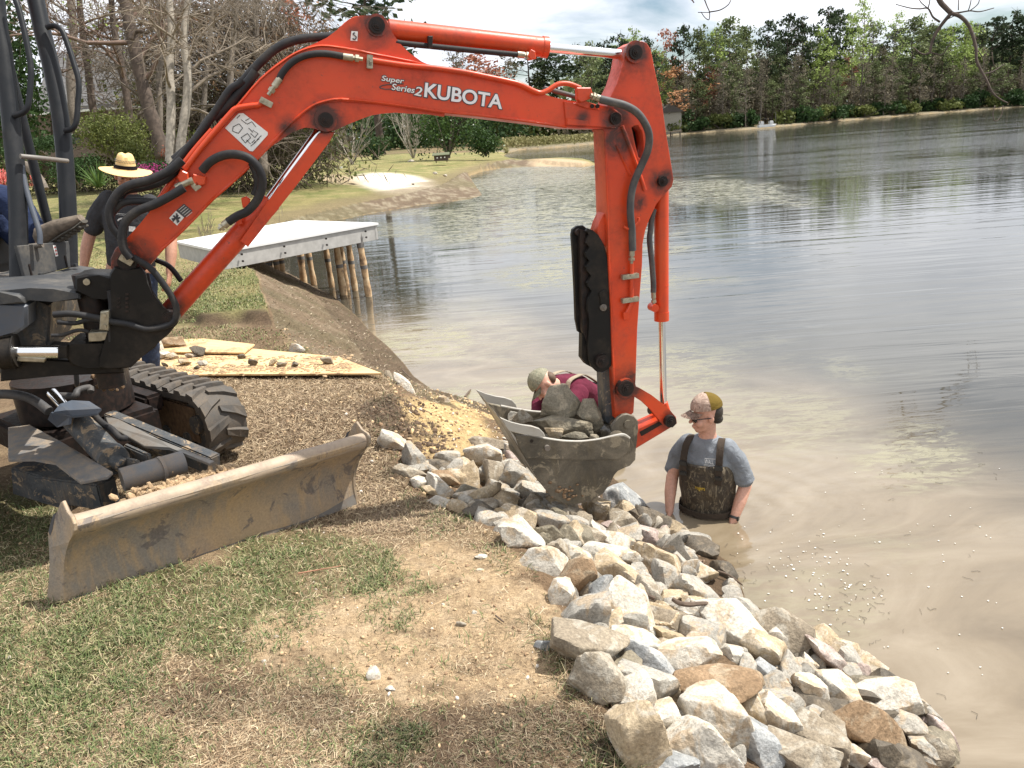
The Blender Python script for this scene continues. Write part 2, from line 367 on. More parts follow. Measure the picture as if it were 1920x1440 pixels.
def blob(P, px, py, rx, ry, z=0.0, wob=.5, s=3.0):
    c, A = at_blob(px, py, rx, ry, z); q = (P-c)@A.T; r = np.sqrt((q*q).sum(1))
    r = r + (fbm(P[:, 0], P[:, 1], 4, s, px*.01)-.5)*2*wob
    return 1-sstep(.7, 1.15, r)
def zones(P, inl, t, dW, dT):
    """soft masks of what covers the ground"""
    x, y = P[:, 0], P[:, 1]; near = np.hypot(x, y) < 30
    n = fbm(x, y, 4, 1.6, 5); n2 = fbm(x, y, 4, 5, 2)
    sand = np.maximum.reduce([blob(P, 745, 1160, 260, 80, 0, .6), blob(P, 860, 1045, 150, 55, 0, .7), blob(P, 1010, 1180, 110, 110, 0, .6), blob(P, 700, 1262, 180, 42, 0, .7),
                              blob(P, 560, 1190, 95, 60, 0, .5), blob(P, 870, 1290, 170, 30, 0, .7), blob(P, 980, 1290, 90, 35, 0, .5), blob(P, 60, 1225, 22, 60, 0, .3)*.9])
    green = np.maximum.reduce([blob(P, 90, 1300, 260, 190, 0, .8), blob(P, 330, 1130, 240, 75, 0, .7), blob(P, 590, 1010, 160, 60, 0, .7)*.9, blob(P, 30, 1020, 110, 110, 0, .5),
                               blob(P, 860, 930, 75, 22, 0, .5), blob(P, 690, 1400, 130, 50, 0, .6)*.7, blob(P, 740, 1150, 70, 35, 0, .6)*.7, blob(P, 700, 1085, 130, 28, 0, .6)*.6, blob(P, 610, 1270, 90, 30, 0, .6)*.5])
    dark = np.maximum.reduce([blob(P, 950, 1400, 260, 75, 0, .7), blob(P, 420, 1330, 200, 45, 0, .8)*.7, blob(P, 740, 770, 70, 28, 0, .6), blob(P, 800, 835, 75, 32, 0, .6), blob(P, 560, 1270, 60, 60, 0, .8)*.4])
    yellow = np.maximum.reduce([blob(P, 850, 790, 92, 36, -.2, .35), blob(P, 880, 770, 80, 16, -.4, .4), blob(P, 815, 830, 50, 22, -.1, .4), blob(P, 860, 850, 50, 30, -.25, .4)*.8])
    return sand*near, green*near, dark*near, yellow*near, n, n2
def ground_colour(P, inl, t, dW, dT):
    x, y = P[:, 0], P[:, 1]; r = np.hypot(x, y)
    sand, green, dark, yellow, n, n2 = zones(P, inl, t, dW, dT)
    n3 = fbm(x, y, 3, 14, 4); n0 = fbm(x, y, 3, .25, 12)
    c = np.empty((len(P), 3)); straw = np.array([.31, .225, .135]); straw2 = np.array([.21, .145, .088])
    c[:] = straw; m = sstep(.4, .62, n)[:, None]; c = c*(1-m)+straw2*m
    def put(mask, col):
        nonlocal c; mask = np.clip(mask, 0, 1)[:, None]; c = c*(1-mask)+np.array(col)*mask
    put(green*.75*sstep(.25, .6, n2+.15), (.13, .135, .055))
    put(sand*sstep(.22, .5, n2+.1), (.52, .375, .225)); put(sand*sstep(.5, .62, n3)*.35, (.62, .48, .32))
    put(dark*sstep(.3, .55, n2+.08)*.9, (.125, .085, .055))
    # bare bank
    bank = (t < .97) & ~inl
    nearb = bank & (y < 6.3)
    put(nearb*.95, (.23, .155, .095)); 
    farb = bank & (y >= 6.3)
    put(farb*.9, (.20, .145, .095)); put(farb*sstep(.5, .7, n2)*.5, (.30, .235, .16)); put(farb*sstep(.45, .7, n)*.45, (.13, .115, .06))
    wet = (dW < .35+.3*n) & ~inl & (r < 60)
    put(wet*.6, (.10, .07, .045))
    put(yellow*sstep(.2, .45, n2+.15)*(t > .03), (.66, .48, .24)); put(yellow*sstep(.55, .7, n3)*.4, (.42, .27, .13))
    # lawns beyond the step
    lw = sstep(8.5, 9.0, y)*(t > .99)*(~inl)*(r < 220)
    put(lw, (.165, .175, .062)); put(lw*sstep(.35, .68, n)*.75, (.33, .27, .13)); put(lw*sstep(.45, .7, n0)*.55, (.22, .19, .08))
    left = lw*sstep(-3.5, -8, x+ (n-.5)*5)*(1-sstep(13, 22, y)); put(left*.75, (.37, .27, .155))
    step = (1-sstep(.0, .22, np.abs(y+.25*np.sin(x*2.1)+.12*np.sin(x*5.3)-8.68)+(n2-.5)*.2))*(t > .99)*(x > -7); put(step*.85, (.09, .06, .04))
    # the white sand pad on the far lawn
    pad = blob(P, 735, 331, 92, 12.5, .0, .12, .15)*(t > .6); put(pad, (.72, .64, .53))
    padd = blob(P, 640, 334, 50, 7, .0, .4, .2); put(padd*.5, (.45, .33, .24))
    # mud flat and sandbar beyond the dock
    mf = (~inl)*(t < .97)*(r > 17); put(mf*.95, (.15, .11, .075)); put(mf*sstep(.5, .66, n2)*.6, (.36, .31, .22)); put(mf*sstep(.5, .66, n0)*.35, (.145, .145, .065)); put((~inl)*(t >= .97)*(r > 17)*(y > 14)*(1-sstep(.6, 2.6, dT+(n-.5)*2))*.8, (.20, .155, .09))
    bar = blob(P, 1050, 307, 75, 6, WZ+.15, .3, .1)*(~inl); put(bar, (.45, .34, .22))
    # far shore: reedy bank, leaf litter under the woods
    fs = (r > 95)*(~inl); put(fs*1.0, (.145, .135, .06)); put(fs*sstep(.4, .6, n0)*.8, (.20, .14, .085))
    put(fs*(dW < 3), (.16, .14, .08)); put(fs*(1-sstep(.6, 1.6, dW+n-.5))*.8, (.25, .21, .15))
    put((r > 400)*1.0, (.10, .12, .07))
    # lake bed
    put(inl*1.0, (.30, .22, .12))
    return c*np.where(r < 13, .84, 1.0)[:, None]
gcol = ground_colour(G, g_in, g_t, g_dW, g_dT)
i = np.arange(nr-1)[:, None]*na; j = np.arange(na)[None, :]; j2 = (j+1) % na
Q = np.stack([i+j, i+na+j, i+na+j2, i+j2], -1).reshape(-1, 4)
cc = np.array([[0, 0, float(gz[:na].mean())]])
co = np.column_stack([G, gz]); 
gm, nt, p = newmat('ground_soil'); pc = posco(nt)
vc = nt.nodes.new('ShaderNodeVertexColor'); vc.layer_name = 'Col'
f1 = noise(nt, pc, 38, 6, .7); f2 = noise(nt, pc, 170, 3, .7); f3 = noise(nt, pc, 7, 4, .6)
v1 = ramp(nt, f1, [(.28, .55), (.72, 1.32)]); v2 = ramp(nt, f2, [(.3, .62), (.72, 1.3)]); v3 = ramp(nt, f3, [(.3, .82), (.7, 1.14)])
c = mixc(nt, 1.0, vc.outputs[0], v1, 'MULTIPLY'); c = mixc(nt, 1.0, c, v2, 'MULTIPLY'); c = mixc(nt, 1.0, c, v3, 'MULTIPLY')
nt.links.new(c, p.inputs['Base Color']); p.inputs['Roughness'].default_value = .95; p.inputs['Specular IOR Level'].default_value = .15
b1 = bump(nt, f1, .7, .03); b2 = bump(nt, f2, .8, .008, b1); nt.links.new(b2, p.inputs['Normal'])
ground = fast_mesh('ground', co, Q, gm, None, [('Col', 'POINT', gcol)], smooth=True); tag(ground, kind='structure')
# small plug under the photographer so the sheet has no hole
ring = [tuple(co[k]) for k in range(na)]
# ---------------------------------------------------------------- water
wm, nt, p = newmat('lake_water'); pc = posco(nt)
sx = nt.nodes.new('ShaderNodeSeparateXYZ'); nt.links.new(pc, sx.inputs[0])
vcw = nt.nodes.new('ShaderNodeVertexColor'); vcw.layer_name = 'Depth'; sw = nt.nodes.new('ShaderNodeSeparateColor'); nt.links.new(vcw.outputs[0], sw.inputs[0])
def mapped(sc, rot=0.0):
    m = nt.nodes.new('ShaderNodeMapping'); m.inputs['Scale'].default_value = sc; m.inputs['Rotation'].default_value = (0, 0, rot); nt.links.new(pc, m.inputs[0]); return m.outputs[0]
silt = noise(nt, mapped((.5, 1.1, 1)), 1.1, 8, .62, 1.6)
murk = ramp(nt, silt, [(.3, (.125, .095, .06)), (.5, (.185, .145, .095)), (.68, (.25, .205, .145))])
deep = mixc(nt, silt, (.030, .030, .022), (.055, .052, .042))
basec = mixc(nt, sw.outputs[0], deep, murk)
# floating weed, scum and bits
wn1 = noise(nt, mapped((.9, 2.2, 1), .2), 1.6, 7, .66, 1.2); wn2 = noise(nt, mapped((5, 14, 1), .1), 1.0, 6, .72, 1.0)
weed = mth(nt, 'MULTIPLY', ramp(nt, mth(nt, 'MULTIPLY', wn2, mth(nt, 'ADD', wn1, .32)), [(.36, 0), (.47, 1)]), sw.outputs[1], True)
basec = mixc(nt, weed, basec, mixc(nt, wn2, (.13, .12, .05), (.36, .34, .22)))
nt.links.new(basec, p.inputs['Base Color'])
p.inputs['IOR'].default_value = 1.68
nt.links.new(mth(nt, 'ADD', mth(nt, 'MULTIPLY', weed, .5), .035), p.inputs['Roughness'])
h1 = noise(nt, mapped((.22, 2.3, 1), -.10), 1.0, 3, .5, .6)      # long swells across the view
h2 = noise(nt, mapped((1.2, 5.0, 1), .1), 1.0, 4, .55, .5)
h3 = noise(nt, mapped((5, 11, 1), .05), 1.0, 3, .55)
wind = ramp(nt, noise(nt, mapped((.035, .30, 1), .06), 1.0, 6, .62, .8), [(.38, .16), (.62, 1)])
rip = mth(nt, 'MULTIPLY', sw.outputs[2], wind)
bb = bump(nt, h1, .8, .014); bb = bump(nt, h2, .25, .004, bb)
dv = nt.nodes.new('ShaderNodeVectorMath'); dv.operation = 'DISTANCE'; nt.links.new(pc, dv.inputs[0]); dv.inputs[1].default_value = tuple(at_z(1325, 962, WZ)); dd = dv.outputs['Value']
rg_ = mth(nt, 'MULTIPLY', mth(nt, 'SINE', mth(nt, 'ADD', mth(nt, 'MULTIPLY', dd, 34), mth(nt, 'MULTIPLY', h2, 5))), mth(nt, 'SUBTRACT', 1.0, mth(nt, 'DIVIDE', dd, 1.9), True)); bb = bump(nt, rg_, .5, .0045, bb)
h4 = noise(nt, mapped((.5, 1.6, 1), .12), 1.0, 4, .6, .8); b4 = nt.nodes.new('ShaderNodeBump'); b4.inputs['Distance'].default_value = .06; nt.links.new(h4, b4.inputs['Height']); nt.links.new(bb, b4.inputs['Normal']); nt.links.new(rip, b4.inputs['Strength']); bb = b4.outputs[0]
b3 = nt.nodes.new('ShaderNodeBump'); b3.inputs['Distance'].default_value = .02; nt.links.new(h3, b3.inputs['Height']); nt.links.new(bb, b3.inputs['Normal'])
nt.links.new(mth(nt, 'ADD', mth(nt, 'MULTIPLY', rip, .9), mth(nt, 'MULTIPLY', weed, .35)), b3.inputs['Strength'])
nt.links.new(b3.outputs[0], p.inputs['Normal'])
wr = np.concatenate([np.geomspace(1.0, 40, 90, endpoint=False), np.geomspace(40, 2800, 60)]); wa = np.concatenate([np.linspace(math.radians(45), math.radians(135), 160, endpoint=False), np.linspace(math.radians(135), math.radians(405), 50, endpoint=False)])
WP = np.stack([np.outer(wr, np.cos(wa)).ravel(), np.outer(wr, np.sin(wa)).ravel()], 1)
wd = seg_dist(WP, lake_closed); wr_ = np.hypot(WP[:, 0], WP[:, 1])
dwn = seg_dist(WP, WL[:16])
mk = 1-sstep(.3, 3.4, dwn+(fbm(WP[:, 0], WP[:, 1], 3, .7)-.5)*2.0)
mk = np.clip(mk+.17*(1-sstep(4, 12, wr_))*(WP[:, 0] > -.5), 0, 1)
def wblob(px, py, rx, ry, w=.5): return blob(WP, px, py, rx, ry, WZ, w, .8)
weedm = np.maximum.reduce([wblob(1010, 345, 190, 42)*.8, wblob(960, 400, 260, 14)*.9, wblob(780, 430, 110, 14)*.7, wblob(790, 640, 110, 36)*.75, wblob(900, 600, 120, 50)*.25, wblob(1330, 355, 190, 22, .6)*.7, wblob(1010, 460, 60, 20)*.6,
                           wblob(1230, 700, 160, 50)*.5, wblob(930, 735, 130, 25)*.6, wblob(1450, 790, 200, 60)*.42, wblob(1720, 860, 150, 60)*.55, wblob(1480, 1130, 180, 90)*.25])
ripm = np.clip(sstep(30, 46, wr_+(fbm(WP[:, 0], WP[:, 1], 3, .06)-.5)*14), 0, 1)
k_ = len(wa); ii = np.arange(len(wr)-1)[:, None]*k_; jj = np.arange(k_)[None, :]; jj2 = (jj+1) % k_
WQ = np.stack([ii+jj, ii+k_+jj, ii+k_+jj2, ii+jj2], -1).reshape(-1, 4)
# keep only cells near or on the lake
wkeep = inside(WP, lake_poly) | (wd < np.maximum(.6, wr_*.05)); WQ = WQ[wkeep[WQ].any(1)]
water = fast_mesh('lake_water', np.column_stack([WP, np.full(len(WP), WZ)]), WQ, wm, None, [('Depth', 'POINT', np.stack([mk, weedm, ripm], 1))], smooth=True)
tag(water, kind='structure')
# ================================================================ THE EXCAVATOR
BA = math.radians(15); BD = np.array([math.cos(BA), math.sin(BA), 0]); BN = np.array([-math.sin(BA), math.cos(BA), 0])
P0 = CP + ray(1175, 728)*4.8        # a point on the middle plane of boom and arm (n = 0)
def bp(x, y, n=0.0): return at_line(x, y, P0+BN*n, BA)
def bpl(pts, n=0.0): return [V(bp(x, y, n)) for x, y in pts]
exc = empty('mini_excavator', (-2.75, 4.75, 0)); tag(exc, 'orange-red mini excavator with its boom arched out over the bank and a rock-filled bucket', 'excavator')
def plate(name, pts, n0, n1, mat, parent=exc, bev=.004, autos=35):
    bm = bmesh.new(); add_prism(bm, bpl(pts, n0), V(BN*(n1-n0)), bev); return bm_obj(name, bm, mat, parent, autos=autos)
def plate_hole(name, pts, holes, n0, n1, mat, parent=exc):
    """plate with cut-outs, made as a filled 2D curve and turned into a mesh"""
    cu = bpy.data.curves.new(name, 'CURVE'); cu.dimensions = '2D'; cu.fill_mode = 'BOTH'; cu.extrude = abs(n1-n0)/2-.004; cu.bevel_depth = .004
    for L in [pts]+holes:
        sp = cu.splines.new('POLY'); sp.points.add(len(L)-1)
        for q, (x, y) in zip(sp.points, L):
            w = bp(x, y, n0)-P0; q.co = (w@BD, w[2], 0, 1)
        sp.use_cyclic_u = True
    t = bpy.data.objects.new('t', cu); COL.objects.link(t); dg = bpy.context.evaluated_depsgraph_get()
    me = bpy.data.meshes.new_from_object(t.evaluated_get(dg)); bpy.data.objects.remove(t)
    o0 = P0+BN*((n0+n1)/2)
    Mx = Matrix(((BD[0], 0, -BN[0], o0[0]), (BD[1], 0, -BN[1], o0[1]), (0, 1, 0, o0[2]), (0, 0, 0, 1)))
    me.transform(Mx); me.materials.clear(); me.materials.append(mat); me.name = name
    me.polygons.foreach_set('use_smooth', [True]*len(me.polygons)); me.set_sharp_from_angle(angle=math.radians(40))
    o = bpy.data.objects.new(name, me); COL.objects.link(o); return place(o, parent)
def pin(name, x, y, n0, n1, rpx, mat, parent=exc, hub=True):
    bm = bmesh.new(); a = V(bp(x, y, n0)); r = rpx*float((a-V(CP)).dot(V(FW)))/FPX; d = V(BN)
    add_tube(bm, [a, a+d*(n1-n0)], r, 24)
    if hub:
        add_tube(bm, [a-d*.006, a+d*.002], r*.62, 20); add_tube(bm, [a-d*.014, a], r*.4, 6); add_tube(bm, [a-d*.019, a], r*.18, 12)
    return bm_obj(name, bm, mat, parent, autos=40)
def btube(name, pts, rpx, n, mat, parent=exc, sub=4, seg=12):
    """round tube traced along the side of the boom; n may be one offset or one per point"""
    ns = n if hasattr(n, '__len__') else [n]*len(pts); P = [V(bp(x, y, k)) for (x, y), k in zip(pts, ns)]
    d = float((P[0]-V(CP)).dot(V(FW))); return tube(name, P, rpx*d/FPX, mat, parent, seg=seg, sub=sub)
BW = .095                            # half width of the boom box
boom_top = [(237, 450), (262, 420), (300, 373), (333, 320), (363, 280), (400, 240), (443, 197), (487, 146), (512, 124), (533, 109), (560, 94), (587, 86), (613, 84), (645, 87), (700, 98), (760, 112), (813, 124), (860, 132), (900, 139), (943, 148), (977, 157), (1007, 172), (1033, 181), (1060, 187), (1095, 192), (1137, 199), (1154, 204)]
boom_end = [(1166, 214), (1168, 226), (1163, 236), (1155, 240)]
boom_bot = [(1120, 242), (1067, 240), (1000, 231), (943, 224), (900, 219), (833, 212), (767, 203), (700, 194), (640, 188), (613, 192), (587, 200), (560, 219), (533, 245), (500, 281), (467, 315), (433, 346), (400, 375), (367, 409), (333, 443), (300, 472), (287, 490), (268, 512), (246, 521), (222, 518), (208, 503), (207, 485), (216, 466)]
boom = plate('boom', boom_top+boom_end+boom_bot, -BW, BW, M['red'])
# rolled lips that run along the upper and lower edge of the box
def lip(name, pts, w, n0, parent, mat=None, n1=None):
    bm = bmesh.new(); P = bpl(pts, n0); add_tube(bm, smooth_path(P, 3), w, 6); return bm_obj(name, bm, mat or M['red'], parent, autos=60)
lip('weld_seam', [(300, 470), (333, 441), (367, 407), (400, 373), (433, 344), (467, 313), (500, 279), (533, 243), (560, 218), (587, 198), (613, 189), (640, 186), (700, 191), (767, 200), (833, 210), (900, 216), (1000, 229), (1062, 238)], .0075, -BW-.001, boom)
lip('weld_seam', [(400, 243), (443, 201), (487, 150), (533, 113), (560, 97), (587, 88), (613, 86), (660, 93), (705, 102), (760, 113), (813, 125)], .006, -BW-.002, boom)
# ears for the arm cylinder and gusset for the boom cylinder: two plates each
ear = [(556, 96), (587, 83), (613, 72), (633, 57), (645, 43), (653, 37), (664, 31), (680, 29), (693, 28), (713, 28), (725, 37), (731, 50), (735, 62), (747, 80), (767, 100), (790, 115), (815, 126), (760, 116), (700, 104), (640, 90), (600, 90)]
plate('cylinder_ear', ear, -.062, -.045, M['red'], boom, .003); plate('cylinder_ear', ear, .045, .062, M['red'], boom, .003)
gus = [(497, 286), (533, 243), (560, 217), (587, 198), (613, 190), (640, 187), (700, 192), (767, 201), (835, 211), (833, 219), (800, 214), (767, 213), (742, 211), (717, 213), (698, 216), (683, 221), (668, 227), (653, 233), (640, 239), (627, 245), (612, 247), (596, 243), (584, 239), (573, 239), (562, 241), (550, 247), (527, 262), (510, 274)]
plate('lower_gusset', gus, -.08, -.062, M['red'], boom, .003); plate('lower_gusset', gus, .062, .08, M['red'], boom, .003)
pin('pivot_pin', 707, 47, -.085, .085, 15, M['grime'], boom); pin('pivot_pin', 611, 225, -.10, .10, 14, M['grime'], boom)
pin('pivot_collar', 611, 225, -.088, -.06, 21, M['red'], boom, False); pin('pivot_collar', 707, 47, -.072, -.045, 20, M['red'], boom, False)
pin('foot_pin', 238, 492, -.135, .135, 17, M['grime'], boom)
# boom nose: side cheeks that take the arm pivot
cheek = [(1058, 190), (1098, 196), (1137, 203), (1153, 205), (1164, 214), (1167, 226), (1161, 237), (1151, 240), (1062, 234)]
plate('nose_cheek', cheek, -BW-.012, -BW+.001, M['red'], boom, .003)
plate('nose_cheek', cheek, BW-.001, BW+.012, M['red'], boom, .003)
plate('weld_plate', [(1064, 222), (1103, 226), (1104, 236), (1064, 234)], -BW-.021, -BW-.013, M['red'], boom, .002)
pin('arm_pivot_pin', 1155, 222, -.125, .125, 11, M['grime'], boom)
# hard lines (painted steel pipes) and rubber hoses on the boom
btube('steel_pipe', [(346, 318), (372, 283), (410, 238), (432, 213), (440, 205), (452, 201), (472, 198), (486, 196), (494, 187)], 5.2, -BW-.02, M['red'], boom)
btube('steel_pipe', [(686, 108), (700, 113), (760, 122), (813, 127), (870, 135), (905, 142), (943, 150), (975, 158), (1000, 170), (1014, 174), (1028, 169), (1046, 158), (1066, 157), (1088, 165)], 4.8, -BW-.02, M['red'], boom)
btube('steel_pipe', [(300, 372), (334, 322), (364, 282), (398, 243)], 5, -BW-.005, M['red'], boom, 3)
def grease():
    m = M['red']; nt = m.node_tree; p = nt.nodes['Principled BSDF']; g = nt.nodes.new('ShaderNodeNewGeometry').outputs['Position']; tot = None
    for (x, y, r) in ((1155, 222, .16), (707, 47, .15), (611, 225, .16), (1193, 98, .14), (1175, 729, .20), (1244, 340, .13), (238, 492, .22), (322, 583, .14), (1258, 791, .13), (1160, 262, .16), (545, 243, .10), (1200, 380, .08), (668, 60, .07), (1090, 222, .07)):
        d = nt.nodes.new('ShaderNodeVectorMath'); d.operation = 'DISTANCE'; nt.links.new(g, d.inputs[0]); d.inputs[1].default_value = tuple(bp(x, y, -.09)); k = mth(nt, 'SUBTRACT', 1.0, mth(nt, 'DIVIDE', d.outputs['Value'], r), True)
        tot = k if tot is None else mth(nt, 'MAXIMUM', tot, k)
    nz = noise(nt, g, 13, 6, .7, .5); f = ramp(nt, mth(nt, 'MULTIPLY', tot, nz), [(.11, 0), (.36, .92)]); src = p.inputs['Base Color'].links[0].from_socket
    # broad fading, dust and scratches
    sc = nt.nodes.new('ShaderNodeMapping'); sc.inputs['Scale'].default_value = (2, 2, 22); sc.inputs['Rotation'].default_value = (.3, .6, .2); nt.links.new(g, sc.inputs[0]); s1 = ramp(nt, noise(nt, sc.outputs[0], 6, 3, .75), [(.62, 0), (.67, 1)])
    c = mixc(nt, mth(nt, 'MULTIPLY', ramp(nt, noise(nt, g, 2.3, 5, .65), [(.42, 0), (.68, 1)]), .55), src, (.56, .080, .020)); c = mixc(nt, mth(nt, 'MULTIPLY', s1, .3), c, (.30, .06, .035)); c = mixc(nt, f, c, (.035, .018, .014)); nt.links.new(c, p.inputs['Base Color'])
grease()
def clamp(x, y, rot, w=11, h=24, n=-BW-.03, parent=boom):
    c = V(bp(x, y, n)); d = float((c-V(CP)).dot(V(FW)))/FPX; a = math.radians(rot)
    X = V(BD)*math.cos(a)+Vector((0, 0, 1))*math.sin(a); Z = X.cross(V(BN)); bm = bmesh.new()
    add_box(bm, c, w*d, .03, h*d, X, BN, Z, .002); add_tube(bm, [c+Z*h*d*.28-V(BN)*.022, c+Z*h*d*.28], .006, 8); 
    return bm_obj('pipe_clamp', bm, M['zinc'], parent, autos=40)
clamp(693, 116, -8); clamp(499, 192, 58); clamp(694, 119, -8, 8, 12)
plate('valve_block', [(1082, 164), (1108, 164), (1112, 176), (1106, 186), (1090, 192), (1083, 186)], -BW-.05, -BW-.013, M['red'], boom, .004)
plate('bracket', [(1083, 186), (1100, 190), (1118, 196), (1124, 206), (1100, 203), (1080, 195)], -BW-.026, -BW-.013, M['red'], boom, .003)
for bx in (1111, 1121): pin('bolt', bx, 199, -BW-.036, -BW-.02, 3.6, M['grime'], boom, False)
plate('hose_port', [(338, 318), (352, 324), (354, 340), (340, 345), (331, 333)], -BW-.06, -BW, M['red'], boom, .005)
plate('hose_port', [(362, 326), (386, 332), (384, 346), (368, 350), (360, 340)], -BW-.045, -BW, M['red'], boom, .004)
clamp(368, 349, 30, 14, 14)
btube('hose_fitting', [(330, 352), (348, 343), (362, 338)], 6.5, -BW-.05, M['zinc'], boom, 2)
clamp(237, 487, 50, 12, 24, -.15)
def hose(pts, rpx, n, mat='rubber', parent=exc, name='hydraulic_hose'): return btube(name, pts, rpx, n, M[mat], parent, 5, 12)
def fitting(p, q, rpx, n, parent=exc):
    ns = n; a = V(bp(p[0], p[1], n)); b = V(bp(q[0], q[1], n)); d = float((a-V(CP)).dot(V(FW)))/FPX; L = b-a; bm = bmesh.new()
    add_tube(bm, [a, a+L*.5], rpx*d, 12); add_tube(bm, [a+L*.5, a+L*.62, a+L*.62, a+L*.8, a+L*.8, b], [rpx*.7*d, rpx*.7*d, rpx*1.1*d, rpx*1.1*d, rpx*.6*d, rpx*.6*d], 6)
    return bm_obj('hose_fitting', bm, M['zinc'], parent, autos=40)
# hose that runs over the knuckle between the two clamps
hose([(522, 152), (530, 136), (545, 119), (565, 107), (590, 101), (615, 101), (645, 106)], 6.3, -BW-.03, parent=boom)
fitting((643, 106), (680, 111), 6.5, -BW-.03, boom); fitting((525, 147), (503, 178), 6.5, -BW-.03, boom)
# thick bundle above the boom
hose([(326, 300), (362, 268), (392, 225), (430, 185), (462, 145), (487, 118), (515, 93), (545, 78), (580, 71), (615, 69), (640, 66)], 8, -.03, parent=boom)
hose([(318, 318), (345, 286), (372, 254), (402, 212), (430, 170), (447, 158), (455, 150)], 7, -.07, parent=boom); 
hose([(400, 222), (428, 196), (462, 158), (480, 134)], 9, -.055, 'rubber', boom, 'hose_sleeve')
fitting((346, 290), (334, 312), 7, -.06, boom)
# hoses that sag from the boom towards the swing post
hose([(342, 300), (318, 320), (280, 338), (245, 347), (222, 362), (206, 392), (209, 420), (222, 440), (232, 455)], 8.2, -.16)
hose([(338, 312), (310, 338), (270, 352), (238, 358), (225, 372)], 6.5, -.12)
hose([(300, 380), (262, 377), (232, 380), (214, 394), (206, 410), (216, 430)], 7, -.14)
hose([(345, 352), (322, 366), (290, 383), (258, 396), (236, 415), (229, 440), (232, 465), (245, 484)], 8.2, -.19)
hose([(250, 482), (282, 503), (308, 535), (325, 562), (331, 582), (326, 602), (308, 612), (275, 617), (240, 608), (212, 604)], 6.2, -.17)
hose([(292, 487), (318, 500), (340, 527)], 5, .12)
hose([(275, 512), (280, 540), (277, 565)], 4.5, .1)
hose([(379, 320), (396, 302), (420, 291), (446, 290), (470, 299), (487, 320), (492, 345), (484, 372), (465, 395), (445, 405), (428, 416)], 8.2, [-BW-.03, -BW-.05, -BW-.07, -.19, -.2, -.2, -.19, -.18, -.17, -.16, -.15], parent=exc)
hose([(470, 306), (479, 330), (480, 352), (474, 366)], 5, -.1)
fitting((428, 416), (410, 430), 7.5, -.15)
# decals
def decal(name, pts, n, mat, parent=boom): return plate(name, pts, n-.0012, n, mat, parent, 0)
d1 = decal('instruction_decal', [(422, 240), (447, 213), (456, 212), (502, 248), (502, 253), (474, 284), (468, 283)], -BW-.002, M['white'])
bm = bmesh.new()
def dline(bm, a, b, w=.0016, n=-BW-.0045):
    add_tube(bm, [V(bp(*a, n)), V(bp(*b, n))], w, 4)
for a, b in [((437, 238), (448, 232)), ((448, 232), (455, 240)), ((455, 240), (447, 250)), ((447, 250), (436, 246)), ((436, 246), (437, 238)), ((452, 258), (464, 250)), ((464, 250), (470, 258)), ((470, 258), (460, 268)), ((460, 268), (452, 258)),
             ((452, 224), (462, 232)), ((463, 233), (472, 228)), ((472, 228), (480, 238)), ((474, 244), (484, 250)), ((484, 250), (478, 258)), ((478, 258), (470, 250)), ((482, 262), (490, 254)), ((476, 268), (486, 260)), ((470, 274), (480, 266)), ((462, 262), (470, 270)), ((444, 222), (450, 216)), ((478, 262), (472, 268)), ((466, 240), (474, 248)), ((460, 226), (468, 222))]: dline(bm, a, b)
bm_obj('decal_drawing', bm, M['ink'], d1)
d2 = decal('warning_decal', [(317, 409), (330, 395), (345, 408), (332, 423)], -BW-.002, M['white']); d2b = decal('warning_text_panel', [(330, 395), (345, 382), (361, 395), (346, 408)], -BW-.002, M['ink'], d2)
bm = bmesh.new()
for a, b in [((322, 411), (338, 408)), ((325, 404), (336, 416)), ((331, 400), (333, 418)), ((324, 415), (334, 403)), ((328, 408), (336, 410))]: dline(bm, a, b, .004)
bm_obj('warning_symbol', bm, M['ink'], d2)
bm = bmesh.new()
for k in range(5): dline(bm, (335+k*3.6, 394+k*3.2), (346+k*3.6, 385+k*3.2), .0012)
bm_obj('warning_text', bm, M['white'], d2b)
d3 = decal('hook_decal', [(659, 58), (671, 59), (670, 77), (657, 76)], -.0635, M['white'])
bm = bmesh.new(); add_tube(bm, smooth_path(bpl([(665, 61), (662, 64), (666, 67), (668, 70), (665, 74), (661, 72)], -.066), 4), .0035, 6); bm_obj('hook_symbol', bm, M['ink'], d3)
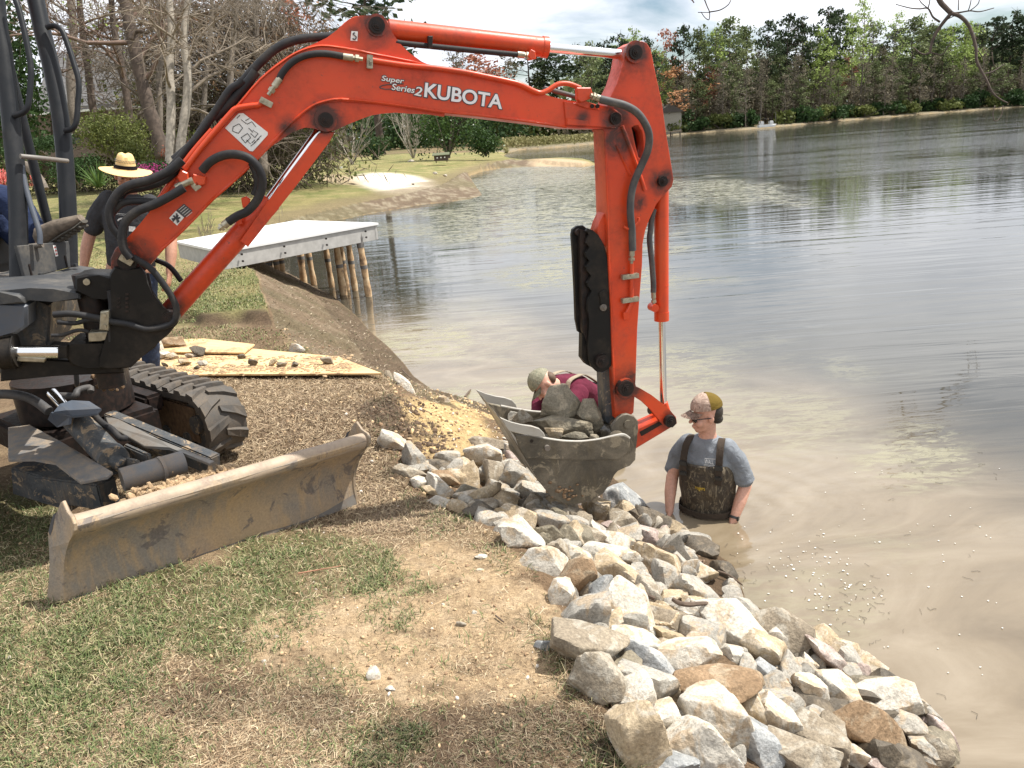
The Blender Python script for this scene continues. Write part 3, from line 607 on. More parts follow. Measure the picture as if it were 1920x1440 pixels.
# lettering: text curves turned into thin raised letters on the boom side
letter_w = newmat('letter_silver')[0]; _p = letter_w.node_tree.nodes['Principled BSDF']; _p.inputs['Roughness'].default_value = .35
_nt = letter_w.node_tree; _co = _nt.nodes.new('ShaderNodeTexCoord'); _s = _nt.nodes.new('ShaderNodeSeparateXYZ'); _nt.links.new(_co.outputs['Generated'], _s.inputs[0]); _nt.links.new(ramp(_nt, _s.outputs[2], [(.1, (.16, .16, .17)), (.8, (.72, .72, .74))]), _p.inputs['Base Color'])
def lettering(text, p_left, p_right, hpx, n, mat, parent, name, off=.0, shear=0.0, outline=0.0, space=1.0, ext=.0015):
    """text from p_left to p_right (base line), letter height hpx"""
    a = V(bp(*p_left, n)); b = V(bp(*p_right, n)); d = float((a-V(CP)).dot(V(FW)))/FPX
    cu = bpy.data.curves.new('t', 'FONT'); cu.body = text; cu.extrude = ext; cu.offset = off; cu.shear = shear; cu.space_character = space
    t = bpy.data.objects.new('t', cu); COL.objects.link(t); me = bpy.data.meshes.new_from_object(t.evaluated_get(bpy.context.evaluated_depsgraph_get())); bpy.data.objects.remove(t)
    xs = [v.co.x for v in me.vertices]; ys = [v.co.y for v in me.vertices]; w = max(xs)-min(xs); h = max(ys)-min(ys)
    X = (b-a); Lw = X.length; X.normalize(); Y = X.cross(V(BN)) ; Y = Y if Y.z > 0 else -Y; Z = X.cross(Y); 
    if Z.dot(V(BN)) > 0: Z = -Z
    for v in me.vertices:
        u = (v.co.x-min(xs))/w*Lw; q = (v.co.y-min(ys))/h*hpx*d; v.co = a+X*u+Y*q+Z*(v.co.z+outline)
    me.materials.append(mat); me.name = name; o = bpy.data.objects.new(name, me); COL.objects.link(o); return place(o, parent)
for txt, a, b, h, off, sh in [('KUBOTA', (795, 182), (941, 205), 26, .035, 0), ('Super', (715, 154), (757, 160), 12, .02, .15), ('Series', (734, 168), (777, 175), 11, .02, .15), ('2', (776, 178), (790, 181), 16, .02, .15)]:
    nm = 'side_lettering'
    lettering(txt, (a[0]-1.5, a[1]+1.6), (b[0]+1.5, b[1]+1.6), h+3, -BW-.001, M['ink'], boom, 'lettering_outline', off+.03, sh)
    lettering(txt, a, b, h, -BW-.0035, letter_w if txt == 'KUBOTA' else M['white'], boom, nm, off*.6, sh)
btube('lettering_swoosh', [(757, 157), (735, 158), (718, 160), (712, 164), (722, 167), (736, 167)], .9, -BW-.002, M['ink'], boom, 4, 6)
# --- arm (stick)
AW = .078
arm_pts = [(1192, 79), (1203, 78), (1212, 82), (1219, 93), (1227, 133), (1234, 165), (1240, 193), (1248, 250), (1255, 293), (1259, 317), (1262, 337), (1259, 349), (1252, 357), (1243, 366), (1230, 382), (1217, 410), (1209, 432), (1204, 457), (1203, 497), (1198, 560), (1194, 618), (1191, 711), (1187, 773), (1179, 781), (1155, 783), (1151, 730), (1148, 672), (1146, 594), (1141, 497), (1139, 400), (1137, 333), (1134, 247), (1131, 243), (1134, 220), (1140, 200), (1147, 180), (1158, 158), (1168, 127), (1172, 105), (1178, 87)]
arm = plate_hole('arm', arm_pts, [[(1183, 238), (1190, 234), (1197, 234), (1205, 246), (1208, 266), (1208, 284), (1203, 300), (1196, 296), (1190, 272)]], -AW, AW, M['red'])
plate('slot_dark_inset', [(1183, 238), (1190, 234), (1197, 234), (1205, 246), (1208, 266), (1208, 284), (1203, 300), (1196, 296), (1190, 272)], .01, .03, M['black'], arm, .001)  # black inset put in the cut-out for the darkness of the hole
lip('weld_seam', [(1135, 247), (1138, 333), (1140, 400), (1142, 497), (1147, 594), (1149, 672), (1153, 760)], .0065, -AW-.001, arm)
lip('reinforcing_bar', [(1166, 236), (1178, 268), (1192, 305), (1209, 357)], .012, -AW-.002, arm)
lip('weld_seam', [(1156, 272), (1168, 300), (1182, 328)], .007, -AW-.002, arm)
# the swelling on the inner edge where the thumb is hung
plate('thumb_mount', [(1139, 395), (1131, 402), (1124, 418), (1119, 433), (1122, 448), (1141, 470)], -.05, .05, M['red'], arm)
pin('pivot_collar', 1192, 97, -AW-.018, -AW, 20, M['red'], arm, False); pin('pivot_pin', 1193, 98, -AW-.03, AW+.03, 13, M['grime'], arm)
pin('pivot_pin', 1244, 340, -AW-.024, AW+.02, 9.5, M['grime'], arm); pin('linkage_pin', 1175, 729, -AW-.055, AW+.05, 15, M['grime'], arm); pin('pivot_collar', 1175, 729, -AW-.03, -AW, 19, M['red'], arm, False)
btube('steel_pipe', [(1184, 493), (1184, 530), (1184, 560), (1182, 572), (1175, 586)], 4, -AW-.02, M['red'], arm); 
plate('pipe_nut', [(1169, 586), (1181, 586), (1180, 600), (1170, 600)], -AW-.03, -AW-.01, M['red'], arm, .003)
for yy in (518, 562): clamp(1181, yy, 0, 34, 9, -AW-.022, arm)
hose([(1125, 186), (1150, 192), (1172, 198), (1193, 210), (1208, 229), (1217, 253), (1215, 280), (1205, 305), (1196, 325), (1188, 345), (1183, 370), (1182, 400), (1185, 432), (1186, 470)], 7.4, [-.17, -.19, -.2, -.2, -.2, -.19, -.17, -.14, -.13, -.12, -.12, -.12, -.11, -.11], 'hose_grey')
fitting((1127, 186), (1107, 178), 6.5, -.165); fitting((1185, 466), (1184, 494), 5.5, -.105)
btube('hose_guide', [(1170, 425), (1182, 429), (1196, 416), (1197, 408)], 2.6, -AW-.03, M['red'], arm)
hose([(1020, 165), (1045, 172), (1085, 183)], 4.5, -.02, 'hose_grey', boom)
# --- arm cylinder along the top of the boom
def cyl(name, a, b, rpx, n, mat, parent=exc, seg=24, extra=None):
    A = V(bp(*a, n)); B = V(bp(*b, n)); r = rpx*float((A-V(CP)).dot(V(FW)))/FPX; bm = bmesh.new()
    add_tube(bm, [A, B], r, seg)
    for (t0, t1, k) in (extra or []): add_tube(bm, [A.lerp(B, t0), A.lerp(B, t1)], r*k, seg)
    return bm_obj(name, bm, mat, parent, autos=40)
ac = cyl('arm_cylinder', (728, 56), (1026, 89), 19, 0, M['red'], extra=[(.965, 1.0, 1.07), (-.02, .01, .8)])
cyl('piston_rod', (1024, 89), (1175, 103), 9, 0, M['chrome'], ac); cyl('rod_eye', (1166, 101), (1186, 100), 11, 0, M['red'], ac)
hose([(742, 79), (760, 82), (820, 88), (900, 96), (975, 103)], 5.2, -.05, 'rubber', ac); fitting((970, 102), (996, 105), 6, -.05, ac)
plate('hose_port', [(996, 92), (1004, 96), (1006, 110), (996, 112), (990, 104)], -.075, -.02, M['red'], ac); plate('hose_strap', [(803, 67), (812, 67), (811, 90), (804, 90)], -.09, -.05, M['grime'], ac)
# --- boom cylinder under the boom, with its guard
bc = cyl('boom_cylinder', (322, 583), (507, 376), 20, 0, M['red'], extra=[(.93, 1.0, 1.06)])
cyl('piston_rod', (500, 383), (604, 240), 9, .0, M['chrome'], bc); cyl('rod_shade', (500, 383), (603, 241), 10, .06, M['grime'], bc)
plate('cylinder_guard', [(598, 250), (626, 247), (618, 266), (548, 358), (465, 463), (450, 452), (500, 380), (560, 300)], -.075, -.06, M['red'], bc, .003)
plate('guard_back', [(604, 245), (628, 247), (618, 266), (548, 358), (465, 463), (455, 455), (540, 345)], -.06, .06, M['red'], bc, .003)
plate('hose_lug', [(452, 372), (462, 368), (470, 374), (466, 388), (455, 390)], -.09, -.05, M['red'], bc); plate('hose_lug', [(440, 412), (452, 408), (454, 420), (446, 424)], -.09, -.05, M['red'], bc)
# --- bucket cylinder behind the arm
kc = cyl('bucket_cylinder', (1240, 352), (1240.5, 601), 13.7, 0, M['red'], extra=[(.93, 1.0, 1.06), (.72, .73, 1.02)])
cyl('piston_rod', (1241, 600), (1244, 762), 6.6, 0, M['chrome'], kc); cyl('rod_eye', (1244, 755), (1251, 778), 8, 0, M['red'], kc)
hose([(1226, 392), (1222, 410), (1220, 430), (1218, 450), (1222, 490), (1225, 530), (1225, 548)], 5.5, -.04, 'hose_grey', kc); fitting((1225, 545), (1226, 573), 4.5, -.04, kc)
pin('hose_port', 1229, 578, -.06, 0, 7.5, M['red'], kc, False)
# --- bucket linkage
lk = plate('bucket_rocker', [(1186, 722), (1200, 728), (1222, 741), (1244, 758), (1258, 771), (1268, 782), (1270, 794), (1262, 802), (1248, 800), (1236, 790), (1222, 768), (1205, 754), (1186, 742), (1178, 736)], -.10, -.075, M['red'], exc, .005)
plate('bucket_rocker_plate', [(1186, 722), (1200, 728), (1222, 741), (1244, 758), (1258, 771), (1268, 782), (1270, 794), (1262, 802), (1248, 800), (1236, 790), (1222, 768), (1205, 754), (1186, 742), (1178, 736)], .075, .10, M['red'], lk, .005)
pin('linkage_pin', 1258, 791, -.13, .12, 11.5, M['grime'], lk)
bl = plate('bucket_link', [(1252, 778), (1262, 790), (1257, 803), (1192, 842), (1183, 836), (1188, 812), (1198, 802)], -.055, .055, M['red'], exc, .006)
plate('link_recess', [(1244, 786), (1250, 791), (1203, 818), (1199, 810)], -.058, -.0555, M['grime'], bl, 0)
# --- hydraulic thumb folded up against the arm
TN = -.055
th_near = [(1112, 432), (1122, 440), (1132, 457), (1139, 482), (1143, 530), (1145, 590), (1147, 640), (1148, 672), (1146, 686), (1141, 693), (1130, 698), (1119, 697), (1110, 688), (1105, 676), (1103, 650), (1104, 632), (1106, 600), (1104, 590), (1101, 582), (1102, 560), (1111, 545), (1102, 538), (1100, 530), (1110, 517), (1100, 508), (1098, 500), (1107, 489), (1098, 482), (1097, 474), (1107, 464), (1099, 456), (1101, 446), (1106, 440), (1099, 434), (1102, 428)]
th_far = [(1072, 440), (1074, 430), (1082, 424), (1094, 423), (1100, 428), (1102, 440), (1110, 600), (1108, 627), (1096, 630), (1084, 622), (1080, 600), (1078, 540), (1075, 480)]
thumb = plate('bucket_thumb', th_near, TN-.02, TN+.012, M['black'], exc, .004)
plate('thumb_side', th_far, TN+.06, TN+.09, M['black'], thumb, .004)
plate('thumb_web', [(1088, 430), (1112, 436), (1112, 640), (1100, 640), (1092, 620)], TN+.012, TN+.06, M['grime'], thumb, .003)
plate('thumb_foot', [(1092, 626), (1110, 630), (1112, 690), (1100, 684), (1091, 672)], TN+.02, TN+.08, M['black'], thumb, .004)
pin('thumb_pin', 1130, 678, TN-.05, TN+.1, 13, M['grime'], thumb); pin('thumb_pin', 1132, 577, TN-.035, TN, 6.5, M['steel'], thumb); pin('thumb_pin', 1130, 552, TN-.03, TN, 6.5, M['black'], thumb, False)
plate('thumb_tab', [(1124, 548), (1134, 543), (1140, 550), (1141, 580), (1133, 586), (1127, 582)], TN-.028, TN-.018, M['black'], thumb); pin('thumb_pin', 1086, 436, TN+.03, TN+.09, 6.5, M['grime'], thumb, False)
plate('thumb_mount', [(1146, 600), (1156, 640), (1160, 783), (1146, 798), (1134, 790), (1130, 700), (1141, 693)], -.03, .07, M['frame'], arm, .004)
# --- bucket
HB = .27
prof = [(954, 807), (968, 833), (984, 859), (1002, 889), (1020, 915), (1034, 931), (1055, 943), (1078, 946), (1107, 940), (1130, 926), (1144, 907), (1151, 890), (1158, 882), (1181, 873), (1191, 862), (1192, 850)]
rimp = [(1183, 832), (1181, 820), (1169, 815), (1153, 817), (1123, 824), (1089, 828), (1055, 827), (1020, 822), (988, 816)]
bucket = empty('bucket', bp(1075, 850, 0)); place(bucket, exc)
plate('side_plate', prof+rimp, -HB, -HB+.02, M['bucket'], bucket, .003)
near = bpl(prof+rimp, -HB)
farp = [q+V(BN)*(2*HB-.02) for q in near]; bm = bmesh.new(); add_prism(bm, farp, V(BN)*.02, .003); bm_obj('side_plate', bm, M['bucket'], bucket, autos=35)
shell = bpl(prof, -HB+.002); cen = V(bp(1075, 850, -HB)); inner = [q+(cen-q).normalized()*.022 for q in shell]
bm = bmesh.new(); add_prism(bm, shell+inner[::-1], V(BN)*(2*HB-.004)); bm_obj('bucket_shell', bm, M['bucket'], bucket, autos=35)
# top wear strip on the near side, riveted, and the raised rim
plate('side_band', [(966, 815), (988, 817), (1020, 823), (1055, 828), (1089, 829), (1123, 825), (1153, 818), (1169, 816), (1180, 821), (1182, 833), (1176, 850), (1160, 862), (1100, 862), (1030, 860), (985, 860), (972, 836)], -HB-.012, -HB, M['bucket'], bucket, .004)
for sgn in (0, 2*HB):
    P = [q+V(BN)*sgn for q in bpl([(1180, 822), (1169, 815), (1153, 817), (1123, 824), (1089, 828), (1055, 827), (1020, 822), (988, 816)], -HB+(.0 if sgn == 0 else -.01))]
    bm = bmesh.new(); add_tube(bm, smooth_path(P, 3), .009, 8); bm_obj('bucket_rim', bm, M['edge'], bucket, autos=50)
pin('bolt', 1027, 841, -HB-.03, -HB-.01, 5.5, M['steel'], bucket, False); pin('bolt_hole', 997, 827, -HB-.014, -HB-.011, 3.5, M['grime'], bucket, False)
# cutting lip and side cutters
lipa = V(bp(954, 807, -HB-.005)); up_in = (V(bp(966, 800, -HB))-V(bp(984, 859, -HB))).normalized(); 
def off(q, n): return V(bp(*q, -HB))+V(BN)*n
bm = bmesh.new(); add_prism(bm, [off((984, 857), -.004), off((954, 807), -.004), off((940, 786), -.004), off((950, 800), -.004), off((992, 850), -.004)], V(BN)*(2*HB+.008), .002); bm_obj('cutting_edge', bm, M['edge'], bucket)
cut = [(938, 783), (958, 792), (978, 797), (997, 799), (1012, 804), (1020, 812), (1023, 820), (1004, 818), (975, 812), (954, 808)]
plate('side_cutter', cut, -HB-.026, -HB-.006, M['edge'], bucket, .003)
bm = bmesh.new(); add_prism(bm, [off(q, 2*HB+.006) for q in cut], V(BN)*.02, .003); bm_obj('side_cutter', bm, M['edge'], bucket)
for k in range(3):
    c0 = .1+k*(2*HB-.2)/2; bm = bmesh.new(); w = .055
    A = off((948, 797), c0-w/2); B = off((958, 812), c0-w/2); T = off((930, 775), c0-w/2+.01)
    add_prism(bm, [A, B, T], V(BN)*w, .003); bm_obj('bucket_tooth', bm, M['edge'], bucket)
ears = [(1146, 800), (1158, 784), (1166, 778), (1176, 776), (1189, 780), (1197, 790), (1197, 809), (1193, 825), (1192, 850), (1178, 856), (1150, 840)]
plate('bucket_ear', ears, -.135, -.11, M['bucket'], bucket, .005); plate('bucket_ear', ears, .11, .135, M['bucket'], bucket, .005)
pin('bucket_pin', 1178, 796, -.145, .14, 8, M['bucket'], bucket, False); pin('bucket_pin', 1178, 845, -.14, .14, 9, M['grime'], bucket, False)
bm = bmesh.new(); add_tube(bm, [off((1172, 838), .0), off((1172, 838), 2*HB)], .055, 20); bm_obj('bucket_back_tube', bm, M['bucket'], bucket, autos=40)
bm = bmesh.new(); 
for _ in range(26):
    q = V(bp(random.gauss(1062, 16), random.gauss(925, 8), -HB-.004)); s = random.uniform(.005, .013)
    bmesh.ops.create_icosphere(bm, subdivisions=1, radius=s, matrix=Matrix.Translation(q)@Matrix.Diagonal((1.2, .5, .9, 1)))
tag(bm_obj('stuck_mud', bm, M['mud'], bucket, autos=60), kind='stuff')
# --- swing post (black casting) between machine and boom
sw = [(211, 560), (207, 533), (205, 514), (214, 500), (240, 510), (262, 500), (272, 512), (276, 530), (286, 560), (300, 575), (316, 584), (331, 596), (330, 610), (318, 625), (300, 640), (290, 652), (268, 668), (245, 690), (205, 693), (186, 690), (184, 672), (196, 640), (205, 610)]
post = plate('swing_post', sw, -.15, -.115, M['black'], exc, .007); plate('swing_post_plate', sw, .115, .15, M['black'], post, .007)
plate('post_web', [(214, 540), (262, 530), (272, 560), (296, 590), (310, 612), (285, 645), (245, 682), (205, 686), (200, 640)], -.115, .115, M['black'], post, .006)
plate('post_lug', [(140, 519), (160, 515), (186, 516), (212, 520), (212, 560), (196, 566), (176, 556), (140, 548)], -.11, .11, M['black'], post, .01)
plate('post_foot', [(122, 650), (132, 642), (160, 641), (186, 648), (215, 640), (215, 690), (190, 694), (160, 690), (135, 686), (123, 670)], -.12, .1, M['black'], post, .01)
bm = bmesh.new(); a = V(bp(163, 517, 0)); add_tube(bm, [a-Vector((0, 0, .55)), a+Vector((0, 0, .012))], .065, 24); bm_obj('swing_pin', bm, M['grime'], post, autos=40)
pin('post_bolt', 162, 529, -.125, -.11, 6, M['zinc'], post, False); pin('cylinder_pin', 318, 600, -.16, .15, 15, M['grime'], post)
bm = bmesh.new()
for (x, y) in [(222, 560), (222, 568), (222, 576), (238, 552), (238, 560), (238, 568), (238, 576), (238, 584)]:
    add_prism(bm, bpl([(x-3, y-2), (x+3, y-3), (x+3, y+1), (x-3, y+2)], -.152), V(BN)*-.003)
bm_obj('cast_marks', bm, M['grime'], post)
plate('hose_clamp', [(188, 585), (204, 583), (203, 620), (186, 619)], -.19, -.15, M['zinc'], post, .004)
for yy in (592, 612): pin('bolt', 195, yy, -.2, -.19, 3.5, M['zinc'], post, False)
hose([(212, 604), (190, 598), (160, 592), (130, 588), (100, 590)], 6.2, -.17); hose([(205, 545), (208, 575), (206, 610), (206, 640)], 4.5, -.14)
hose([(96, 629), (118, 628), (138, 621), (152, 619), (166, 622)], 3.6, -.14, 'rubber'); hose([(108, 604), (140, 606), (170, 600), (195, 605)], 4.4, -.1, 'rubber')
plate('valve_plate', [(165, 624), (205, 622), (208, 634), (190, 640), (166, 641)], -.14, -.05, M['zinc'], post, .003)
bm = bmesh.new(); add_tube(bm, bpl([(0, 664), (30, 659)], -.10), .075, 20); add_tube(bm, bpl([(27, 659), (30, 659)], -.10), .083, 20); scy = bm_obj('swing_cylinder', bm, M['black'], exc, autos=40)
bm = bmesh.new(); add_tube(bm, bpl([(30, 660), (112, 660)], -.10), .033, 20); bm_obj('piston_rod', bm, M['chrome'], scy, autos=40)
plate('rod_clevis', [(108, 650), (126, 648), (126, 672), (108, 672)], -.14, -.06, M['black'], scy, .004); plate('rod_wiper', [(32, 668), (86, 672), (82, 680), (30, 678)], -.13, -.08, M['zinc'], scy)
# --- upper house front: pivot frame, deck plates, floor panel
house = plate('house_frame', [(-260, 560), (0, 545), (52, 548), (60, 565), (95, 570), (92, 640), (60, 690), (0, 700), (-260, 720)], .05, .75, M['frame'], exc, .01)
plate('pivot_arm', [(-60, 548), (56, 540), (100, 542), (150, 548), (150, 562), (100, 566), (56, 563), (-60, 572)], -.1, .35, M['panel'], house, .008)
plate('pivot_arm_lower', [(0, 690), (60, 672), (130, 676), (170, 688), (230, 690), (232, 700), (120, 704), (0, 716)], -.08, .3, M['black'], house, .008)
plate('side_cover', [(-200, 574), (0, 572), (44, 570), (51, 574), (51, 612), (30, 627), (0, 630), (-200, 640)], -.12, .05, M['bluegrey'], house, .012)
plate('cover_lid', [(-200, 552), (0, 548), (34, 552), (44, 560), (46, 569), (0, 571), (-200, 574)], -.13, .05, M['panel'], house, .01)
def W(x, y, z): return V(at_z(x, y, z))
# floor: light ledge and upright front panel
pA = V(at_d(48, 523, 4.12)); pB = V(at_d(140, 499, 4.5)); up = Vector((0, 0, 1)); hgt = .155
pdir = (pB-pA).normalized(); pn = pdir.cross(up).normalized()
bm = bmesh.new(); add_prism(bm, [pA, pB, pB+up*.14, pA+up*.17], -pn*.02, .003); fp = bm_obj('floor_front_panel', bm, M['panel'], house)
bm = bmesh.new(); add_prism(bm, [pA-pdir*.45, pB+pdir*.03, pB+pdir*.03+pn*.10-up*.02, pA-pdir*.45+pn*.10-up*.02], -up*.025, .003); bm_obj('floor_ledge', bm, M['panel'], house)
bm = bmesh.new(); add_prism(bm, [pA-pdir*.5-up*.03, pB-up*.03, pB-pn*.8-up*.03, pA-pdir*.5-pn*.8-up*.03], -up*.05, .004); bm_obj('floor_plate', bm, M['panel'], house)
q = pA.lerp(pB, .68)+up*.105+pn*.002; bm = bmesh.new(); add_box(bm, q, .022, .002, .06, pdir, pn, up); st = bm_obj('panel_sticker', bm, M['white'], fp)
bm = bmesh.new(); 
for k in range(3): add_box(bm, q+pn*.002+up*(.018-.018*k), .014, .001, .006, pdir, pn, up)
bm_obj('sticker_print', bm, M['decalred'], st)
for t in (.12, .84):
    q = pA.lerp(pB, t)+up*.035+pn*.003; bm = bmesh.new(); add_box(bm, q, .012, .004, .07, pdir, pn, up, .003); bm_obj('drain_slot', bm, M['grime'], fp)
    bm = bmesh.new(); add_tube(bm, [q+pn*.05-up*.03, q+pn*.05-up*.015], .014, 6); bm_obj('bolt', bm, M['panel'], fp)
# canopy posts, grab rails, cross bar, travel lever
def dtube(name, pts, rpx, d, mat, parent=house, sub=5, seg=14):
    ds = d if hasattr(d, '__len__') else [d]*len(pts); P = [V(at_d(x, y, k)) for (x, y), k in zip(pts, ds)]
    return tube(name, P, rpx*ds[0]/FPX, mat, parent, seg=seg, sub=sub)
dtube('canopy_post', [(-14, -60), (-4, 43), (6, 100), (18, 200), (27, 290), (31, 333), (34, 400), (35, 467), (36, 525)], 16, 4.15, M['post'])
dtube('canopy_post', [(52, -60), (67, 0), (80, 60), (91, 105), (101, 150), (111, 205), (117, 250), (122, 300), (127, 380), (129, 455), (130, 500)], 15, 4.5, M['post'])
dtube('grab_rail', [(25, -10), (33, 10), (40, 35), (48, 70), (55, 105), (58, 130), (57, 160), (54, 190), (50, 204), (42, 212), (26, 217)], 5.4, 4.12, M['post'])
dtube('grab_rail', [(87, 52), (95, 49), (105, 49), (114, 55), (120, 65), (129, 90), (138, 118), (146, 145), (148, 165), (146, 195), (144, 222), (140, 236), (133, 243), (121, 245)], 5, 4.45, M['post'])
dtube('cross_bar', [(38, 293), (80, 297), (126, 302)], 4.6, [4.1, 4.2, 4.4], M['steel'])
dtube('travel_lever', [(40, 310), (48, 350), (57, 382), (66, 410), (74, 436), (75, 458)], 5, [4.15]*6, M['bluegrey'])
dtube('lever_base', [(50, 463), (66, 461), (80, 459)], 5, 4.2, M['steel'])
# rear posts and canopy roof, out of the picture
for (dx_, dy_) in ((-.9, .3), (-.35, 1.0)):
    a = V(at_d(36, 525, 4.15))+Vector((dx_-.2, dy_+.4, -.1)); tube('canopy_post', [a, a+up*2.0], .03, M['post'], house)
c0 = V(at_d(36, 525, 4.15))+Vector((-.85, .75, 1.95)); bm = bmesh.new(); add_box(bm, c0, 1.2, 1.3, .06, bev=.02); bm_obj('canopy_roof', bm, M['red'], house)
c1 = V(at_d(36, 525, 4.15))+Vector((-.75, .75, .10)); bm = bmesh.new(); add_box(bm, c1, .5, .5, .3, bev=.06); add_box(bm, c1+Vector((-.25, 0, .35)), .14, .5, .5, bev=.05); bm_obj('operator_seat', bm, M['rubber'], house)
c2 = V((-3.9, 5.35, .95)); bm = bmesh.new(); add_box(bm, c2, 1.1, 1.2, .6, bev=.12); bm_obj('engine_hood', bm, M['frame'], house)
bm = bmesh.new(); add_tube(bm, [(-2.75, 4.85, .42), (-2.75, 4.85, .66)], .33, 24); bm_obj('slew_ring', bm, M['grime'], exc, autos=40)
# --- undercarriage
CF = np.array([math.cos(math.radians(-41)), math.sin(math.radians(-41)), 0]); CR = np.array([CF[1]*-1, CF[0], 0])   # forward, right(+) = to the lake side
CRv = V(CR); CFv = V(CF)
bLp = at_z(128, 1137, 0); bRp = at_z(668, 943, -.14); bw = V(bRp-bLp); bwn = bw.normalized(); bfn = Vector((bwn.y, -bwn.x, 0))   # facing the camera side
def track(org, width, L, H, name='crawler_track'):
    """org: ground point below the front idler, on the inner face; runs back along -CF; width towards +CR"""
    o = V(org); X = -CFv; Yw = CRv; Z = Vector((0, 0, 1)); r = H/2; bmt = bmesh.new()
    def loop(rr, n=26):
        pts = []
        for k in range(n+1): a = -math.pi/2-math.pi*k/n; pts.append((math.cos(a)*rr, r+math.sin(a)*rr))
        for k in range(1, 8): pts.append(((L)*k/8, r+rr-.012*math.sin(math.pi*k/8*2)**2))
        for k in range(n+1): a = math.pi/2-math.pi*k/n; pts.append((L+math.cos(a)*rr, r+math.sin(a)*rr))
        for k in range(1, 8): pts.append((L-(L)*k/8, r-rr))
        return pts
    lo = loop(r-.022); li = loop(r-.062); n = len(lo)
    R_ = [[bmt.verts.new(o+X*p[0]+Z*p[1]+Yw*w) for p in (lo if k in (0, 1) else li)] for k, w in enumerate((0, width, width, 0))]
    for k in range(4):
        for q in range(n):
            bmt.faces.new((R_[k][q], R_[k][(q+1) % n], R_[(k+1) % 4][(q+1) % n], R_[(k+1) % 4][q]))
    t = bm_obj(name, bmt, M['track'], exc, autos=40)
    # chevron lugs: slanted bars in two staggered rows, one object each
    per = 2*L+math.pi*2*(r-.022); cnt = 25
    def at(s):
        s %= per; a = math.pi*(r-.022); rr = r-.022
        if s < a: th = -math.pi/2-s/rr; return o+X*(math.cos(th)*rr)+Z*(r+math.sin(th)*rr), X*math.cos(th)+Z*math.sin(th), None
        s -= a
        if s < L: return o+X*s+Z*(r+rr), Z, None
        s -= L
        if s < a: th = math.pi/2-s/rr; return o+X*(L+math.cos(th)*rr)+Z*(r+math.sin(th)*rr), X*math.cos(th)+Z*math.sin(th), None
        s -= a; return o+X*(L-s)+Z*(r-rr), -Z, None
    for k in range(cnt):
        s0 = per*k/cnt
        for side in (0, 1):
            bm = bmesh.new(); w0, w1 = (0.0, .56*width) if side == 0 else (width, .44*width); lag = .0 if side == 0 else per/cnt*.5
            ws = [w0, w0*.55+w1*.45, w1]; sh = [0, .035, .065]; hw = [.046, .034, .024]; ht = [.021, .024, .02]
            top = []; botm = []
            for w, ds, h_, hh in zip(ws, sh, hw, ht):
                for sg in (-1, 1):
                    p, nn, _ = at(s0+lag+ds+sg*h_); botm.append(bm.verts.new(p+Yw*w-nn*.004)); p2, n2, _ = at(s0+lag+ds+sg*h_*.72); top.append(bm.verts.new(p2+Yw*w+n2*hh))
            for i in range(2):
                a0, a1_, b0, b1_ = 2*i, 2*i+1, 2*i+2, 2*i+3
                bm.faces.new((top[a0], top[a1_], top[b1_], top[b0])); bm.faces.new((botm[a0], top[a0], top[b0], botm[b0])); bm.faces.new((botm[a1_], botm[b1_], top[b1_], top[a1_])); bm.faces.new((botm[a0], botm[b0], botm[b1_], botm[a1_]))
            bm.faces.new((botm[0], botm[1], top[1], top[0])); bm.faces.new((botm[4], top[4], top[5], botm[5]))
            bm_obj('track_lug', bm, M['track'], t)
    # idler, sprocket, frame and rollers inside the loop
    for (xx, rr) in ((0.0, r-.075), (L, r-.075)):
        bm = bmesh.new(); add_tube(bm, [o+X*xx+Z*r+Yw*.05, o+X*xx+Z*r+Yw*(width-.05)], rr, 28); add_tube(bm, [o+X*xx+Z*r+Yw*.02, o+X*xx+Z*r+Yw*(width-.02)], rr*.4, 16); bm_obj('idler_wheel', bm, M['frame'], t, autos=40)
    bm = bmesh.new(); add_box(bm, o+X*L/2+Z*(r-.01)+Yw*width/2, L, width*.7, H-.2, X, Yw, Z, .01); bm_obj('track_frame', bm, M['mud'], t)
    for k in range(4):
        bm = bmesh.new(); c = o+X*(L*(k+.6)/4.6)+Z*.1; add_tube(bm, [c+Yw*.03, c+Yw*(width-.03)], .05, 16); bm_obj('track_roller', bm, M['frame'], t, autos=40)
    return t
TK0 = at_z(372, 862, 0)
track(TK0, .27, 1.25, .46)
track(TK0-CR*1.62-CF*.1, .27, 1.25, .46)
# centre frame
cfr = V(TK0)-CRv*.48-CFv*.55+Vector((0, 0, .3)); bm = bmesh.new(); add_box(bm, cfr, .9, .7, .2, CF, CR, (0, 0, 1), .03); bm_obj('chassis', bm, M['grime'], exc)
bm = bmesh.new(); add_box(bm, cfr-CFv*.1+CRv*.42+Vector((0, 0, .06)), .7, .12, .12, CF, CR, (0, 0, 1), .02); bm_obj('chassis_beam', bm, M['grime'], exc)
# clods hanging on the chassis above the track
bm = bmesh.new()
for _ in range(60):
    q = V(at_d(random.gauss(205, 11), random.gauss(712, 12), 4.75+random.uniform(-.04, .04))); s = random.uniform(.008, .022)
    bmesh.ops.create_icosphere(bm, subdivisions=1, radius=s, matrix=Matrix.Translation(q)@Matrix.Rotation(random.random()*3, 4, 'X'))
tag(bm_obj('caked_mud', bm, M['mud'], exc), kind='stuff')
